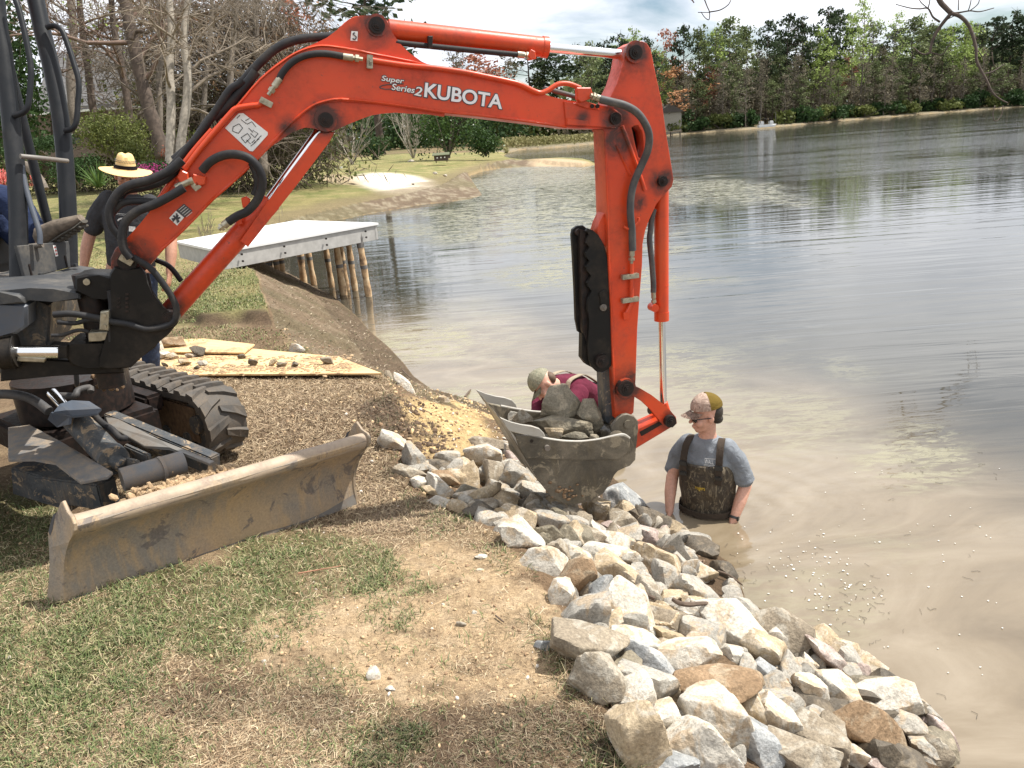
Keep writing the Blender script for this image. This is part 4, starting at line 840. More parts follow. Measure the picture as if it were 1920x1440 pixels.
# --- dozer blade
bprof = [(0.0, 0.0), (-.012, .045), (-.03, .10), (-.045, .165), (-.05, .22), (-.042, .28), (-.02, .33), (.008, .362), (.02, .385), (.016, .41), (-.004, .43), (-.035, .437), (-.065, .425), (-.08, .40), (-.075, .37), (-.06, .34), (-.072, .28), (-.078, .22), (-.075, .16), (-.06, .10), (-.04, .04), (-.03, 0)]
bprof = [(u+.26*w, w) for u, w in bprof]
bL = V(bLp); blade = None
bm = bmesh.new(); add_prism(bm, [bL+bfn*u+Vector((0, 0, w)) for u, w in bprof], bw)
bmesh.ops.subdivide_edges(bm, edges=[e for e in bm.edges if abs((e.verts[0].co-e.verts[1].co).normalized().dot(bwn)) > .99], cuts=24)
for v in bm.verts:
    k = mnoise.noise(v.co*3.1)*.006; v.co += bfn*k+Vector((0, 0, mnoise.noise(v.co*5+Vector((3, 1, 2)))*.003))
BSH = []
blade = bm_obj('dozer_blade', bm, M['blade'], exc, autos=35)
bm = bmesh.new(); add_prism(bm, [bL+bfn*u+Vector((0, 0, w)) for u, w in [(.006, -.01), (-.005, .055), (-.018, .056), (-.012, -.01)]], bw, .002); bm_obj('cutting_edge', bm, M['steel'], blade)
bm = bmesh.new(); P = [bL+bfn*(-.028+.104)+Vector((0, 0, .40))+bw*t for t in np.linspace(.002, .998, 30)]; add_tube(bm, P, .046, 14)
for v in bm.verts: v.co += Vector((0, 0, 1))*mnoise.noise(v.co*6)*.004
bm_obj('blade_top_rail', bm, M['bladetop'], blade, autos=60)
eprof = [(.004, -.01), (-.012, .05), (-.028, .10), (-.042, .165), (-.045, .22), (-.036, .28), (-.01, .335), (.024, .375), (.034, .40), (.026, .43), (-.004, .452), (-.06, .462), (-.12, .50), (-.135, .49), (-.15, .42), (-.175, .34), (-.15, .27), (-.13, .2), (-.115, .1), (-.11, -.01)]
eprof = [(u+.26*w, w) for u, w in eprof]
for base, sg in ((bL-bwn*.016, 1), (bL+bw, 1)):
    bk = (-bfn*.9-bwn*.42).normalized(); ed = lambda u: (bfn*u if u > 0 else -bk*u)
    bm = bmesh.new(); add_prism(bm, [base+ed(u)+Vector((0, 0, w)) for u, w in eprof], bwn*.016, .003); bm_obj('blade_end_plate', bm, M['blade'], blade)
    bm = bmesh.new()
    add_prism(bm, [base+ed(u)+Vector((0, 0, w))-bwn*.0015 for u, w in [(-.035, .44), (-.05, .43), (-.078, .35), (-.07, .33), (-.055, .36)]], bwn*.019); bm_obj('end_plate_slot', bm, M['ink'], blade)
for o_ in [blade]+list(blade.children):
    m0 = o_.matrix_basis.copy() if o_.parent is None else Matrix.Translation(exc.location)@(blade.matrix_basis if o_ is not blade else Matrix())@o_.matrix_basis
    mi = m0.inverted()
    for v in o_.data.vertices:
        w_ = m0@v.co; w_ += bwn*.20*max(0, w_.z); v.co = mi@w_
# push arms, cover plates, cross tube, lift cylinder with its hex guard
def beam(name, A, B, w, h, mat=M['frame'], parent=blade, bev=.008):
    A = V(A); B = V(B); X = (B-A).normalized(); Yv = Vector((0, 0, 1)).cross(X).normalized(); Zv = X.cross(Yv); bm = bmesh.new()
    add_box(bm, (A+B)/2, (B-A).length, w, h, X, Yv, Zv, bev); return bm_obj(name, bm, mat, parent)
beam('push_arm', W(150, 925, .17)-V((0, 0, 0)), W(40, 892, .26), .14, .17); beam('push_arm', W(205, 925, .22), W(60, 905, .22), .12, .15)
beam('push_arm', W(405, 872, .24), W(205, 788, .42), .075, .12)
bm = bmesh.new(); add_prism(bm, [W(15, 801, .44), W(56, 796, .46), W(118, 830, .45), W(211, 884, .40), W(201, 893, .40), W(150, 903, .40), W(104, 866, .42), W(62, 858, .44), W(15, 861, .43)], (0, 0, -.018), .003); bm_obj('cover_plate', bm, painted('muddy_cover', (.13, .135, .14), (.36, .26, .16), .75, .55, 16), blade)
bm = bmesh.new(); add_prism(bm, [W(196, 778, .46), W(222, 786, .455), W(300, 825, .42), W(402, 864, .36), W(392, 869, .36), W(318, 838, .40), W(270, 836, .4), W(204, 797, .45)], (0, 0, -.016), .003); bm_obj('cover_plate', bm, M['steel'], blade)
bm = bmesh.new(); add_tube(bm, [W(228, 900, .33), W(345, 866, .33)], .062, 20); add_tube(bm, [W(300, 880, .33), W(306, 878, .33)], .068, 20); bm_obj('cross_tube', bm, painted('muddy_tube', (.16, .165, .17), (.33, .23, .14), .7, .5, 12), blade, autos=40)
lc = tube('lift_cylinder', [W(135, 778, .58), W(212, 862, .40)], .072, M['frame'], blade, seg=24); tube('cylinder_gland', [W(206, 855, .41), W(214, 864, .40)], .08, M['frame'], lc, seg=24)
tube('piston_rod', [W(98, 737, .68), W(136, 780, .58)], .03, M['chrome'], lc, seg=16); tube('rod_eye', [W(212, 862, .40), W(232, 874, .37)], .04, M['frame'], lc)
bm = bmesh.new(); add_prism(bm, [W(100, 772, .66), W(112, 757, .68), W(134, 750, .68), W(168, 752, .66), W(190, 766, .64), W(182, 775, .63), W(136, 780, .64)], (0, 0, -.012), .002); hx = bm_obj('cylinder_guard', bm, M['bluegrey'], lc)
bm = bmesh.new(); add_prism(bm, [W(100, 772, .655), W(136, 780, .635), W(134, 795, .60), W(112, 800, .56), W(94, 785, .60)], (-.01, -.01, 0), .002); bm_obj('guard_cheek', bm, M['bluegrey'], lc)
tube('guard_bolt', [W(116, 781, .62), W(115, 783, .62)], .016, M['zinc'], lc)
beam('clevis', W(195, 862, .36), W(262, 878, .36), .03, .09); beam('clevis', W(238, 846, .37), W(282, 866, .36), .03, .09)
tube('blade_hose', [W(-30, 745, .7), W(0, 739, .72), (W(40, 742, .72)), W(66, 752, .69), W(92, 771, .64)], .026, M['hose_grey'], lc, sub=4)
tube('blade_hose', [W(110, 742, .62), W(140, 742, .62), W(146, 732, .64), W(168, 727, .64), W(170, 735, .62)], .02, M['hose_grey'], lc, sub=4)
tube('blade_hose', [W(172, 772, .60), W(190, 792, .55), W(210, 805, .52), W(224, 820, .48), W(236, 822, .46)], .017, M['rubber'], lc, sub=4)
tube('chassis_rod', [W(142, 690, .8), W(146, 742, .55)], .014, M['frame'], exc)
# soil lying behind the blade
bm = bmesh.new()
for _ in range(420):
    t = random.random(); q = V(bL).lerp(V(bL)+bw, .22+.42*random.betavariate(2, 2))-bfn*(.07+abs(random.gauss(0, .06)))+Vector((0, 0, .36+random.uniform(-.02, .035)))
    s = random.uniform(.006, .024); bmesh.ops.create_icosphere(bm, subdivisions=1, radius=s, matrix=Matrix.Translation(q)@Matrix.Rotation(random.random()*3, 4, 'Y')@Matrix.Diagonal((1.3, 1, .6, 1)))
soilm = simple('loose_soil', (.34, .235, .135), .95, 0, .4, 30, .8)
tag(bm_obj('loose_soil', bm, soilm, blade), kind='stuff')
bm = bmesh.new(); add_box(bm, bL+bw*.47-bfn*.13+Vector((0, 0, .31)), bw.length*.55, .16, .06, bwn, bfn, (0, 0, 1), .01); bm_obj('blade_back_shelf', bm, soilm, blade)
# ================================================================ ROCKS
def rockmat(name, a, b, c, spot, gloss=.85):
    m, nt, p = newmat(name); co = objco(nt)
    oi = nt.nodes.new('ShaderNodeObjectInfo'); mp = nt.nodes.new('ShaderNodeMapping'); cb = nt.nodes.new('ShaderNodeCombineXYZ')
    for i, k in enumerate((31, 17, 53)): nt.links.new(mth(nt, 'MULTIPLY', oi.outputs['Random'], k), cb.inputs[i])
    nt.links.new(co, mp.inputs[0]); nt.links.new(cb.outputs[0], mp.inputs['Location']); v = mp.outputs[0]
    f1 = noise(nt, v, 5.5, 6, .6, .5); f2 = noise(nt, v, 24, 6, .68); f3 = noise(nt, v, 95, 4, .7); f4 = noise(nt, v, 9, 5, .6, 1.2)
    col = mixc(nt, ramp(nt, f1, [(.38, 0), (.62, 1)]), a, b); col = mixc(nt, mth(nt, 'MULTIPLY', ramp(nt, f4, [(.50, 0), (.60, 1)]), .85), col, c)
    col = mixc(nt, mth(nt, 'MULTIPLY', ramp(nt, f2, [(.55, 0), (.72, 1)]), .55), col, spot)
    col = mixc(nt, 1.0, col, ramp(nt, f3, [(.3, .62), (.7, 1.22)]), 'MULTIPLY')
    col = mixc(nt, 1.0, col, ramp(nt, f2, [(.3, .7), (.7, 1.14)]), 'MULTIPLY')
    nt.links.new(col, p.inputs['Base Color']); p.inputs['Roughness'].default_value = gloss; p.inputs['Specular IOR Level'].default_value = .25
    nt.links.new(bump(nt, f3, .5, .004, bump(nt, f2, .75, .014, bump(nt, f1, .4, .02))), p.inputs['Normal']); return m
RM = {'W': rockmat('white_rock', (.62, .575, .49), (.52, .48, .41), (.48, .37, .25), (.31, .285, .25)),
      'G': rockmat('grey_rock', (.43, .40, .345), (.33, .31, .27), (.45, .35, .24), (.21, .195, .17)),
      'T': rockmat('tan_rock', (.50, .40, .27), (.38, .29, .18), (.56, .49, .39), (.22, .17, .12)),
      'B': rockmat('brown_rock', (.34, .285, .21), (.25, .205, .15), (.43, .39, .32), (.14, .12, .09)),
      'O': rockmat('rusty_rock', (.33, .225, .135), (.25, .165, .095), (.40, .32, .22), (.13, .095, .06)),
      'D': rockmat('dark_wet_rock', (.135, .11, .08), (.10, .085, .065), (.2, .16, .11), (.05, .045, .04), .5),
      'L': rockmat('blue_grey_rock', (.37, .375, .37), (.28, .29, .29), (.54, .52, .48), (.17, .175, .175)),
      'P': rockmat('pinkish_rock', (.46, .37, .32), (.36, .28, .245), (.52, .46, .41), (.2, .15, .14)),
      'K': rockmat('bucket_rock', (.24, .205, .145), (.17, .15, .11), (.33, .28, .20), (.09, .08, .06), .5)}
def rock_mesh(seed, sub=4, sharp=22, lump=.05):
    r = random.Random(seed); bm = bmesh.new(); bmesh.ops.create_icosphere(bm, subdivisions=sub, radius=1)
    pls = []
    for _ in range(r.randint(9, 13)):
        n = Vector((r.gauss(0, 1), r.gauss(0, 1), r.gauss(0, 1))).normalized(); pls.append((n, r.uniform(.58, .92)))
    for n in ((1, 0, 0), (-1, 0, 0), (0, 1, 0), (0, -1, 0), (0, 0, 1), (0, 0, -1)): pls.append((Vector(n)+Vector((r.gauss(0, .25), r.gauss(0, .25), r.gauss(0, .25))), 1.0))
    pls = [(n.normalized(), d) for n, d in pls]; o = Vector((r.random()*50, r.random()*50, r.random()*50))
    for v in bm.verts:
        d = v.co.normalized(); s = sum(max(0, d.dot(n)/k)**sharp for n, k in pls)**(1/sharp); R = 1/max(s, .6)
        R *= 1+lump*mnoise.noise(d*2.2+o)+lump*.5*mnoise.noise(d*5.5+o)+lump*.28*mnoise.noise(d*13+o)+lump*.14*mnoise.noise(d*29+o); v.co = d*R
    me = bpy.data.meshes.new('rock'); 
    xs = [[v.co[i] for v in bm.verts] for i in range(3)]
    c = [(max(x)+min(x))/2 for x in xs]; h = [(max(x)-min(x))/2 for x in xs]
    for v in bm.verts: v.co = Vector([(v.co[i]-c[i])/h[i] for i in range(3)])
    bm.to_mesh(me); bm.free(); me.polygons.foreach_set('use_smooth', [True]*len(me.polygons)); me.set_sharp_from_angle(angle=math.radians(33)); return me
RV = Vector(RT); UV = Vector(UP); FV = Vector(FW)
_rs = [1000]
ROCK_GROUP = 'riprap rocks along the bank'
def rock(px, py, w, h, rot, kind, label, name='rock', group=ROCK_GROUP, cat='rock', depth=None, embed=.30, thick=None, sub=None, seed=None, lift=0.0):
    """rock seen w x h pixels, its long side turned by rot degrees (clockwise in the picture is positive)"""
    if depth is None: q, t = hit(px, py+h*.12)
    else: t = depth
    s = t/FPX; gk = 1.2 if group == ROCK_GROUP else 1.06; W_, H_ = w*s/2*gk, h*s/2*gk; T_ = thick*s/2 if thick else min(max(W_, H_)*.85, (W_+H_)*.5)
    c = CP+ray(px, py)*(t-T_*(1-2*embed) if depth is None else t)
    _rs[0] += 1; sd_ = seed or _rs[0]; big = max(w, h)
    me = rock_mesh(sd_, sub or (5 if big > 115 else 4 if big > 38 else 3), random.choice((40, 70, 110)), .042)
    a = math.radians(rot); X = RV*math.cos(a)-UV*math.sin(a); Y = UV*math.cos(a)+RV*math.sin(a)
    # lean the body back so that its lower side faces the ground
    Mx = Matrix(((X[0]*W_, Y[0]*H_, FV[0]*T_), (X[1]*W_, Y[1]*H_, FV[1]*T_), (X[2]*W_, Y[2]*H_, FV[2]*T_)))
    sc = max(W_, H_); me.transform(Mx.to_4x4()); 
    me.materials.append(RM[kind]); o = bpy.data.objects.new(name, me); COL.objects.link(o); o.location = V(c)+Vector((0, 0, lift)); tag(o, label, cat, group); return o
A_ = lambda L, ox, oy, s: [rock(ox+a/s, oy+b/s, c/s, d/s, e, k, lb, depth=None, embed=em) for a, b, c, d, e, k, em, lb in L]
A_([
 (115, 415, 172, 122, 8, 'W', .35, 'rounded bright white rock, leftmost of the line, beside the blade corner'),
 (238, 522, 200, 140, 62, 'G', .3, 'grey wedge rock leaning against the leftmost white rock'),
 (232, 600, 195, 74, 14, 'B', .6, 'low tan-brown rock half buried below the grey wedge'),
 (405, 572, 185, 95, 8, 'D', .55, 'flat dark brown rock under the dug earth edge'),
 (435, 638, 165, 100, 15, 'O', .35, 'squat rusty-brown rock just above the long white one at the grass edge'),
 (270, 662, 105, 76, 15, 'W', .4, 'small bright white rock touching the grass below the buried tan one'),
 (400, 690, 205, 92, 48, 'W', .3, 'long smooth white rock slanting down beside the grass'),
 (368, 712, 150, 66, 12, 'T', .4, 'tan-stained flat rock under the slanting smooth white one'),
 (400, 775, 150, 66, 14, 'W', .45, 'pale rock in the grass edge with blades growing over it'),
 (505, 805, 112, 88, 25, 'T', .35, 'rounded cream rock with a tan end beside the grass'),
 (570, 642, 190, 140, -52, 'T', .25, 'tall tan-grey rock tapering upward left of the pointed one'),
 (652, 612, 66, 112, 0, 'G', .35, 'narrow pale grey rock between the tall tan one and the pointed one'),
 (515, 612, 56, 46, 0, 'G', .35, 'fist-sized grey rock left of the tall tan one'),
 (728, 622, 112, 190, -6, 'B', .2, 'pointed brown rock standing upright like a tooth'),
 (660, 490, 208, 112, 22, 'W', .3, 'large white rock with a greenish right end behind the pointed one'),
 (825, 465, 150, 110, 28, 'G', .35, 'mottled grey rock touching the bucket edge'),
 (675, 418, 235, 62, 8, 'B', .55, 'long flat brown rock lying across the yellow earth'),
 (850, 512, 120, 52, 25, 'P', .45, 'small pinkish rock tucked under the mottled grey one'),
 (842, 565, 172, 92, 8, 'W', .3, 'flat-topped white rock beside the bucket cutting edge'),
 (905, 652, 250, 132, 33, 'G', .25, 'large pale grey slab just left of the bucket bottom'),
 (550, 740, 140, 58, -12, 'W', .4, 'long low white rock below the tall tan one'),
 (640, 752, 260, 112, -28, 'T', .3, 'ridged tan and grey rock running up to the right'),
 (712, 760, 130, 110, 10, 'W', .35, 'pale speckled rock resting on the ridged tan one'),
 (782, 690, 84, 66, 30, 'G', .35, 'small angular grey rock in the gap below the pointed brown one'),
 (822, 736, 72, 52, 10, 'B', .35, 'small brown lump under the large pale slab'),
 (930, 712, 150, 120, 25, 'W', .25, 'bright white rock lying over the lower end of the large pale slab'),
 (995, 790, 130, 155, 20, 'G', .25, 'blocky light grey rock in front of the bucket bottom'),
 (655, 832, 205, 106, 10, 'D', .35, 'broad dark brown rock at the grass edge'),
 (848, 862, 220, 150, 28, 'T', .25, 'rounded tan-capped rock behind the big white slab'),
 (880, 968, 235, 150, 48, 'W', .2, 'big white slab pointing down at the grass edge'),
 (920, 800, 118, 86, 10, 'D', .55, 'rock coloured dark for the bucket shadow, in a gap behind the tan-capped one'),  # dark rock paints the triangular edge of the bucket shadow
 (1085, 900, 240, 120, 15, 'G', .35, 'wide grey rock in the shade of the bucket'),
 (1045, 985, 165, 150, 20, 'K', .35, 'brown rounded rock below the bucket, coloured dark for its shade'),  # dark rock colour stands in for the bucket shadow
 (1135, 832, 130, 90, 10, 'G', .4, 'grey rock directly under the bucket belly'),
 (1170, 1010, 130, 180, -20, 'K', .4, 'standing rock coloured dark for the bucket shade, right of the rounded one'),  # again the shadow of arm and bucket put into the colour
 (1118, 1085, 105, 150, -18, 'B', .35, 'grey-brown narrow rock above the split white boulder'),
 (1240, 890, 110, 112, 20, 'B', .35, 'small brown block right of the wide shaded rock'),
 (1065, 765, 130, 76, 10, 'T', .45, 'tan rock just showing beneath the bucket bottom'),
 (1345, 832, 165, 155, 25, 'T', .25, 'cream and grey rock below the right side of the bucket'),
 (1495, 775, 235, 160, 38, 'L', .25, 'blue-grey rock with white blotches nearest the man in the water'),
 (1500, 908, 175, 135, 25, 'B', .3, 'tan-brown rock below the blotched blue-grey one'),
 (1638, 878, 160, 125, 22, 'D', .35, 'dark wet brown rock at the water below the blotched one'),
 (1428, 938, 130, 76, 28, 'P', .4, 'pinkish-grey low rock left of the tan-brown one'),
 (1252, 985, 150, 120, 22, 'K', .3, 'olive-brown oval rock above the long white bar-shaped one'),
 (1328, 950, 90, 125, -15, 'W', .35, 'small upright white rock beside the olive-brown oval'),
 (1438, 1010, 185, 110, 12, 'W', .3, 'pale cream rock behind the long bar-shaped one'),
 (1430, 1082, 320, 98, 14, 'W', .2, 'long white bar-shaped rock lying across the middle of the slope'),
 (1030, 1122, 215, 178, 40, 'W', .25, 'large white rock with a grey right face above the rusty boulder'),
 (1255, 1130, 175, 116, 15, 'W', .35, 'white rock behind the right shoulder of the rusty boulder'),
 (1188, 1238, 262, 232, -12, 'O', .2, 'big rusty orange boulder, reddest rock of the slope'),
 (1125, 1335, 140, 175, 12, 'W', .4, 'white rock half hidden by grass below the rusty boulder'),
 (1465, 1222, 280, 180, 28, 'T', .25, 'large tan-grey boulder right of the rusty one'),
 (1612, 1202, 135, 100, 25, 'G', .35, 'grey rock at the end of the large tan-grey boulder'),
 (1650, 990, 245, 108, 15, 'P', .35, 'flat pinkish rock with soil heaped on its left side'),
 (1690, 1130, 265, 150, 25, 'T', .35, 'mud-smeared pale boulder near the waterline'),
 (1795, 935, 110, 110, 20, 'D', .45, 'muddy dark rock at the water edge above the pinkish flat one'),
 (1815, 1078, 130, 170, -35, 'G', .4, 'long grey wet rock lying along the waterline'),
 (565, 1000, 1, 1, 0, 'G', .9, '')][:-1], 700, 700, 3.2)
A_([
 (285, 385, 170, 92, -42, 'L', .3, 'slim blue-grey rock leaning up behind the two-tone boulder'),
 (430, 468, 275, 185, 38, 'W', .2, 'two-tone boulder, white above and dark grey on its lower left'),
 (248, 490, 205, 148, -12, 'G', .2, 'rounded grey boulder left of the two-tone one'),
 (345, 525, 90, 130, 22, 'T', .4, 'narrow cream rock wedged between the grey and two-tone boulders'),
 (588, 508, 140, 108, 32, 'T', .3, 'egg-shaped tan rock right of the two-tone boulder'),
 (725, 402, 208, 158, 8, 'G', .22, 'angular grey block with a pale flat top near the muddy edge'),
 (862, 450, 104, 72, 15, 'W', .4, 'small white rock behind the white slab with flecks'),
 (520, 396, 128, 118, 25, 'B', .3, 'brown six-sided rock above the egg-shaped one'),
 (600, 345, 135, 150, 15, 'G', .35, 'smooth pale grey rock behind the six-sided brown one'),
 (765, 312, 128, 84, 15, 'T', .35, 'cream rock against the muddy clods at the water'),
 (880, 528, 300, 175, 36, 'W', .2, 'large slanting white slab with dark flecks'),
 (1105, 552, 255, 180, 46, 'B', .15, 'big tan-brown boulder with a rough ridged face by the water'),
 (680, 502, 84, 44, 5, 'W', .4, 'small white rock next to the dead stick'),
 (768, 582, 200, 118, 10, 'G', .3, 'flat angular grey-white block below the dead stick'),
 (245, 632, 290, 158, 14, 'B', .18, 'broad brown-grey rock jutting out at the grass edge'),
 (460, 602, 215, 98, 5, 'W', .3, 'lumpy cream-white rock in the middle between brown and pale boulders'),
 (600, 590, 170, 88, 30, 'T', .35, 'smooth yellowish rock right of the lumpy cream one'),
 (700, 690, 255, 168, -8, 'W', .2, 'very pale rounded boulder above the largest brown rock'),
 (510, 690, 245, 110, 20, 'L', .28, 'blue-grey ridged rock lying on the dark-faced one'),
 (505, 788, 262, 122, 16, 'G', .25, 'dark-faced grey rock with a white tip on its right end'),
 (288, 765, 215, 205, 5, 'B', .2, 'blocky tan cube-like rock pushed into the grass edge'),
 (430, 850, 200, 135, -12, 'W', .3, 'cream boulder below the dark-faced rock'),
 (625, 832, 120, 120, 20, 'T', .4, 'shaded tan rock left of the largest brown rock'),
 (815, 802, 350, 240, -22, 'O', .15, 'largest brown-orange rock in the lower half of the slope'),
 (905, 668, 145, 76, 20, 'W', .35, 'white rock with a dark underside above the largest brown rock'),
 (1052, 660, 232, 138, 30, 'T', .28, 'cream rock with brown streaks left of the ridged boulder'),
 (1100, 618, 150, 92, 42, 'W', .3, 'small clean white rock left of the ridged brown boulder'),
 (1292, 600, 150, 92, 28, 'B', .3, 'sharp brown rock sticking out of the shallow water'),
 (1302, 672, 245, 96, 42, 'P', .3, 'pinkish white slab leaning down to the waterline'),
 (1160, 745, 120, 145, -18, 'G', .3, 'grey and white upright block in the right part of the pile'),
 (1240, 720, 82, 94, 5, 'W', .35, 'small square white block under the ridged boulder'),
 (1030, 742, 118, 84, 35, 'L', .35, 'greenish-grey rock in the gap beside the largest brown rock'),
 (968, 745, 100, 110, 40, 'G', .45, 'grey rock pressed against the right of the largest brown rock'),
 (1075, 806, 145, 58, -8, 'O', .3, 'flat reddish-brown rock lying below the greenish one'),
 (1362, 820, 205, 132, 42, 'W', .22, 'bright white oblong rock slanting to the water'),
 (1495, 716, 148, 108, 5, 'T', .3, 'tan pointed rock standing alone in the shallow water'),
 (1558, 842, 278, 145, 8, 'W', .2, 'wide pinkish-white boulder at the waterline'),
 (1490, 888, 114, 74, -5, 'L', .35, 'small blue-white rock in front of the wide waterline boulder'),
 (1245, 842, 138, 145, 5, 'W', .25, 'chunky white rock with a dark foot in the right part of the pile'),
 (1130, 882, 215, 100, 22, 'G', .35, 'mottled grey rock left of the chunky white one'),
 (1012, 872, 52, 84, 5, 'T', .45, 'small tan stone wedged right of the largest brown rock'),
 (965, 915, 240, 150, 55, 'T', .35, 'cream slab showing behind the long blue-white one'),
 (1090, 968, 200, 155, 42, 'W', .28, 'pale speckled boulder in the lower middle of the pile'),
 (850, 960, 330, 190, 48, 'W', .15, 'long white slab slanting down with an orange stain at its top'),
 (985, 1040, 270, 170, 62, 'L', .15, 'long blue-white slab in the middle of the lower edge'),
 (605, 965, 190, 165, 25, 'W', .28, 'white rock with a pink tinge left of the long white slab'),
 (755, 965, 152, 108, 28, 'B', .3, 'small olive-brown rock between two white slabs'),
 (468, 1022, 225, 290, -8, 'T', .15, 'tall tan and grey rock, lowest at the grass edge'),
 (750, 1075, 300, 215, 25, 'W', .15, 'very large cream-white boulder at the lower edge of the pile'),
 (615, 1152, 205, 105, 10, 'L', .2, 'bluish pale rock at the bottom, left of the largest cream boulder'),
 (1190, 1108, 290, 158, 5, 'B', .15, 'broad tan rock at the bottom centre of the pile'),
 (1275, 1035, 240, 150, 32, 'B', .25, 'rough dark tan rock above the broad bottom one'),
 (1340, 992, 122, 112, 20, 'B', .3, 'olive-brown rock between rough tan and big wet brown rocks'),
 (1252, 938, 92, 62, 10, 'T', .35, 'small tan rock above the rough dark one'),
 (1362, 925, 155, 104, 25, 'D', .35, 'dark brown rock above the big wet brown one'),
 (1535, 1018, 285, 205, 5, 'O', .15, 'big wet brown rock near the lower right waterline'),
 (1678, 985, 175, 112, 45, 'G', .3, 'grey-white rock right of the big wet brown one'),
 (1818, 1028, 90, 170, -28, 'P', .3, 'mud-caked pinkish rock half in the water'),
 (1432, 1132, 120, 105, 5, 'W', .3, 'small white rock below the big wet brown one'),
 (1540, 1155, 118, 66, 5, 'P', .3, 'reddish-white rock cut by the lower edge of the view'),
 (1660, 1132, 205, 110, 12, 'D', .35, 'wet tan-grey rock at the lower right'),
 (1752, 1088, 160, 88, 15, 'G', .4, 'flat wet grey rock just under the water line at lower right')], 1000, 950, 2.4)
# smaller stones that fill the gaps between the big ones
_fl = 'small grey or tan stone mostly buried in the gaps between the larger riprap rocks'
r0_ = random.Random(5); nf = 0; FILL = []
fill_top = [(760, 880), (860, 950), (930, 1010), (1000, 1100), (1050, 1170), (1090, 1240), (1140, 1330), (1180, 1430)]
fill_bot = [(915, 850), (1180, 950), (1300, 1000), (1380, 1075), (1440, 1140), (1570, 1220), (1710, 1320), (1775, 1430)]
for k in range(200):
    u = r0_.random()*6.999; i_ = int(u); f = u-i_
    a = [fill_top[i_][q]*(1-f)+fill_top[i_+1][q]*f for q in (0, 1)]; b = [fill_bot[i_][q]*(1-f)+fill_bot[i_+1][q]*f for q in (0, 1)]
    w_ = r0_.uniform(.06, .97); x_, y_ = a[0]*(1-w_)+b[0]*w_, a[1]*(1-w_)+b[1]*w_; sz = r0_.uniform(26, 56)*(.55+.55*(y_-850)/600+.2)
    o = rock(x_, y_, sz*r0_.uniform(1, 1.5), sz, r0_.uniform(-40, 60), r0_.choice('GTTBWGKBD'), _fl, depth=None, embed=.62, group='small filler stones in the riprap', sub=3)
    FILL.append((sz, o))
for k in range(24):
    u = r0_.random()*6.6+.3; i_ = int(u); f = u-i_; x_, y_ = [fill_bot[i_][q]*(1-f)+fill_bot[i_+1][q]*f for q in (0, 1)]; sz = r0_.uniform(30, 58)*(.55+.55*(y_-850)/600+.15)
    rock(x_-r0_.uniform(-4, 34), y_+r0_.uniform(-6, 14), sz*r0_.uniform(1.1, 1.5), sz, r0_.uniform(-30, 60), r0_.choice('GTBKPD'), _fl, depth=None, embed=.45, group='small filler stones in the riprap', sub=3)
# the smallest of them, past the number worth keeping apart, are joined into one object
FILL.sort(key=lambda q: q[0]); bm = bmesh.new()
for s_, o in FILL[:104]:
    n0_ = len(bm.verts); bm.from_mesh(o.data); bm.verts.ensure_lookup_table()
    for v in bm.verts[n0_:]: v.co += o.location
    me_ = o.data; bpy.data.objects.remove(o); bpy.data.meshes.remove(me_)
tag(bm_obj('gap_stones', bm, RM['G'], None, autos=33), 'smallest stones deep in the gaps of the riprap', 'stones', kind='stuff')
# ridged boot and tyre prints pressed into the sandy patch
bm = bmesh.new()
for (ax0, ay0, ax1, ay1, hx_, hy_, n_, r_) in ((664, 1222, 742, 1206, 8, 66, 13, .0034), (600, 1190, 640, 1180, 4, 40, 8, .0025), (790, 1150, 850, 1120, 10, 46, 9, .0026), (500, 1178, 560, 1158, 6, 40, 8, .0026)):
    for k in range(n_):
        f = k/(n_-1); P = []
        for t in np.linspace(0, 1, 6): q, _ = hit(ax0+(ax1-ax0)*t+hx_*f+3*math.sin(3*t), ay0+(ay1-ay0)*t+hy_*f-5*math.sin(math.pi*t)+random.gauss(0, .5)); P.append(V(q)+Vector((0, 0, .001)))
        add_tube(bm, smooth_path(P, 3), r_*random.uniform(.7, 1.2), 5, False)
tag(bm_obj('print_ridges', bm, simple('sand_ridges', (.40, .285, .165), .95, 0, .2, 40, .5), smooth=True), 'ridged boot prints pressed into the sandy patch', 'footprints', kind='stuff')
# muddy clods along the waterline
bm = bmesh.new()
for (cx_, cy_, sx_, sy_, n_) in ((1395, 1105, 22, 30, 60), (1290, 1000, 40, 14, 60), (1175, 930, 30, 10, 30), (1240, 1010, 20, 10, 40), (1480, 1170, 40, 12, 50), (1750, 1390, 12, 25, 30), (1300, 1050, 22, 16, 30)):
    for _ in range(n_):
        q, t = hit(random.gauss(cx_, sx_), random.gauss(cy_, sy_)); s = random.uniform(.006, .02)
        if q[2] < WZ+.015: continue
        bmesh.ops.create_icosphere(bm, subdivisions=1, radius=s, matrix=Matrix.Translation(V(q))@Matrix.Rotation(random.random()*3, 4, 'Y')@Matrix.Diagonal((1.4, 1, .7, 1)))
wetmud = simple('wet_mud', (.17, .11, .065), .7, 0, .35, 30, .6); tag(bm_obj('mud_clods', bm, wetmud), 'wet brown clods of mud along the waterline below the riprap', 'mud', kind='stuff')
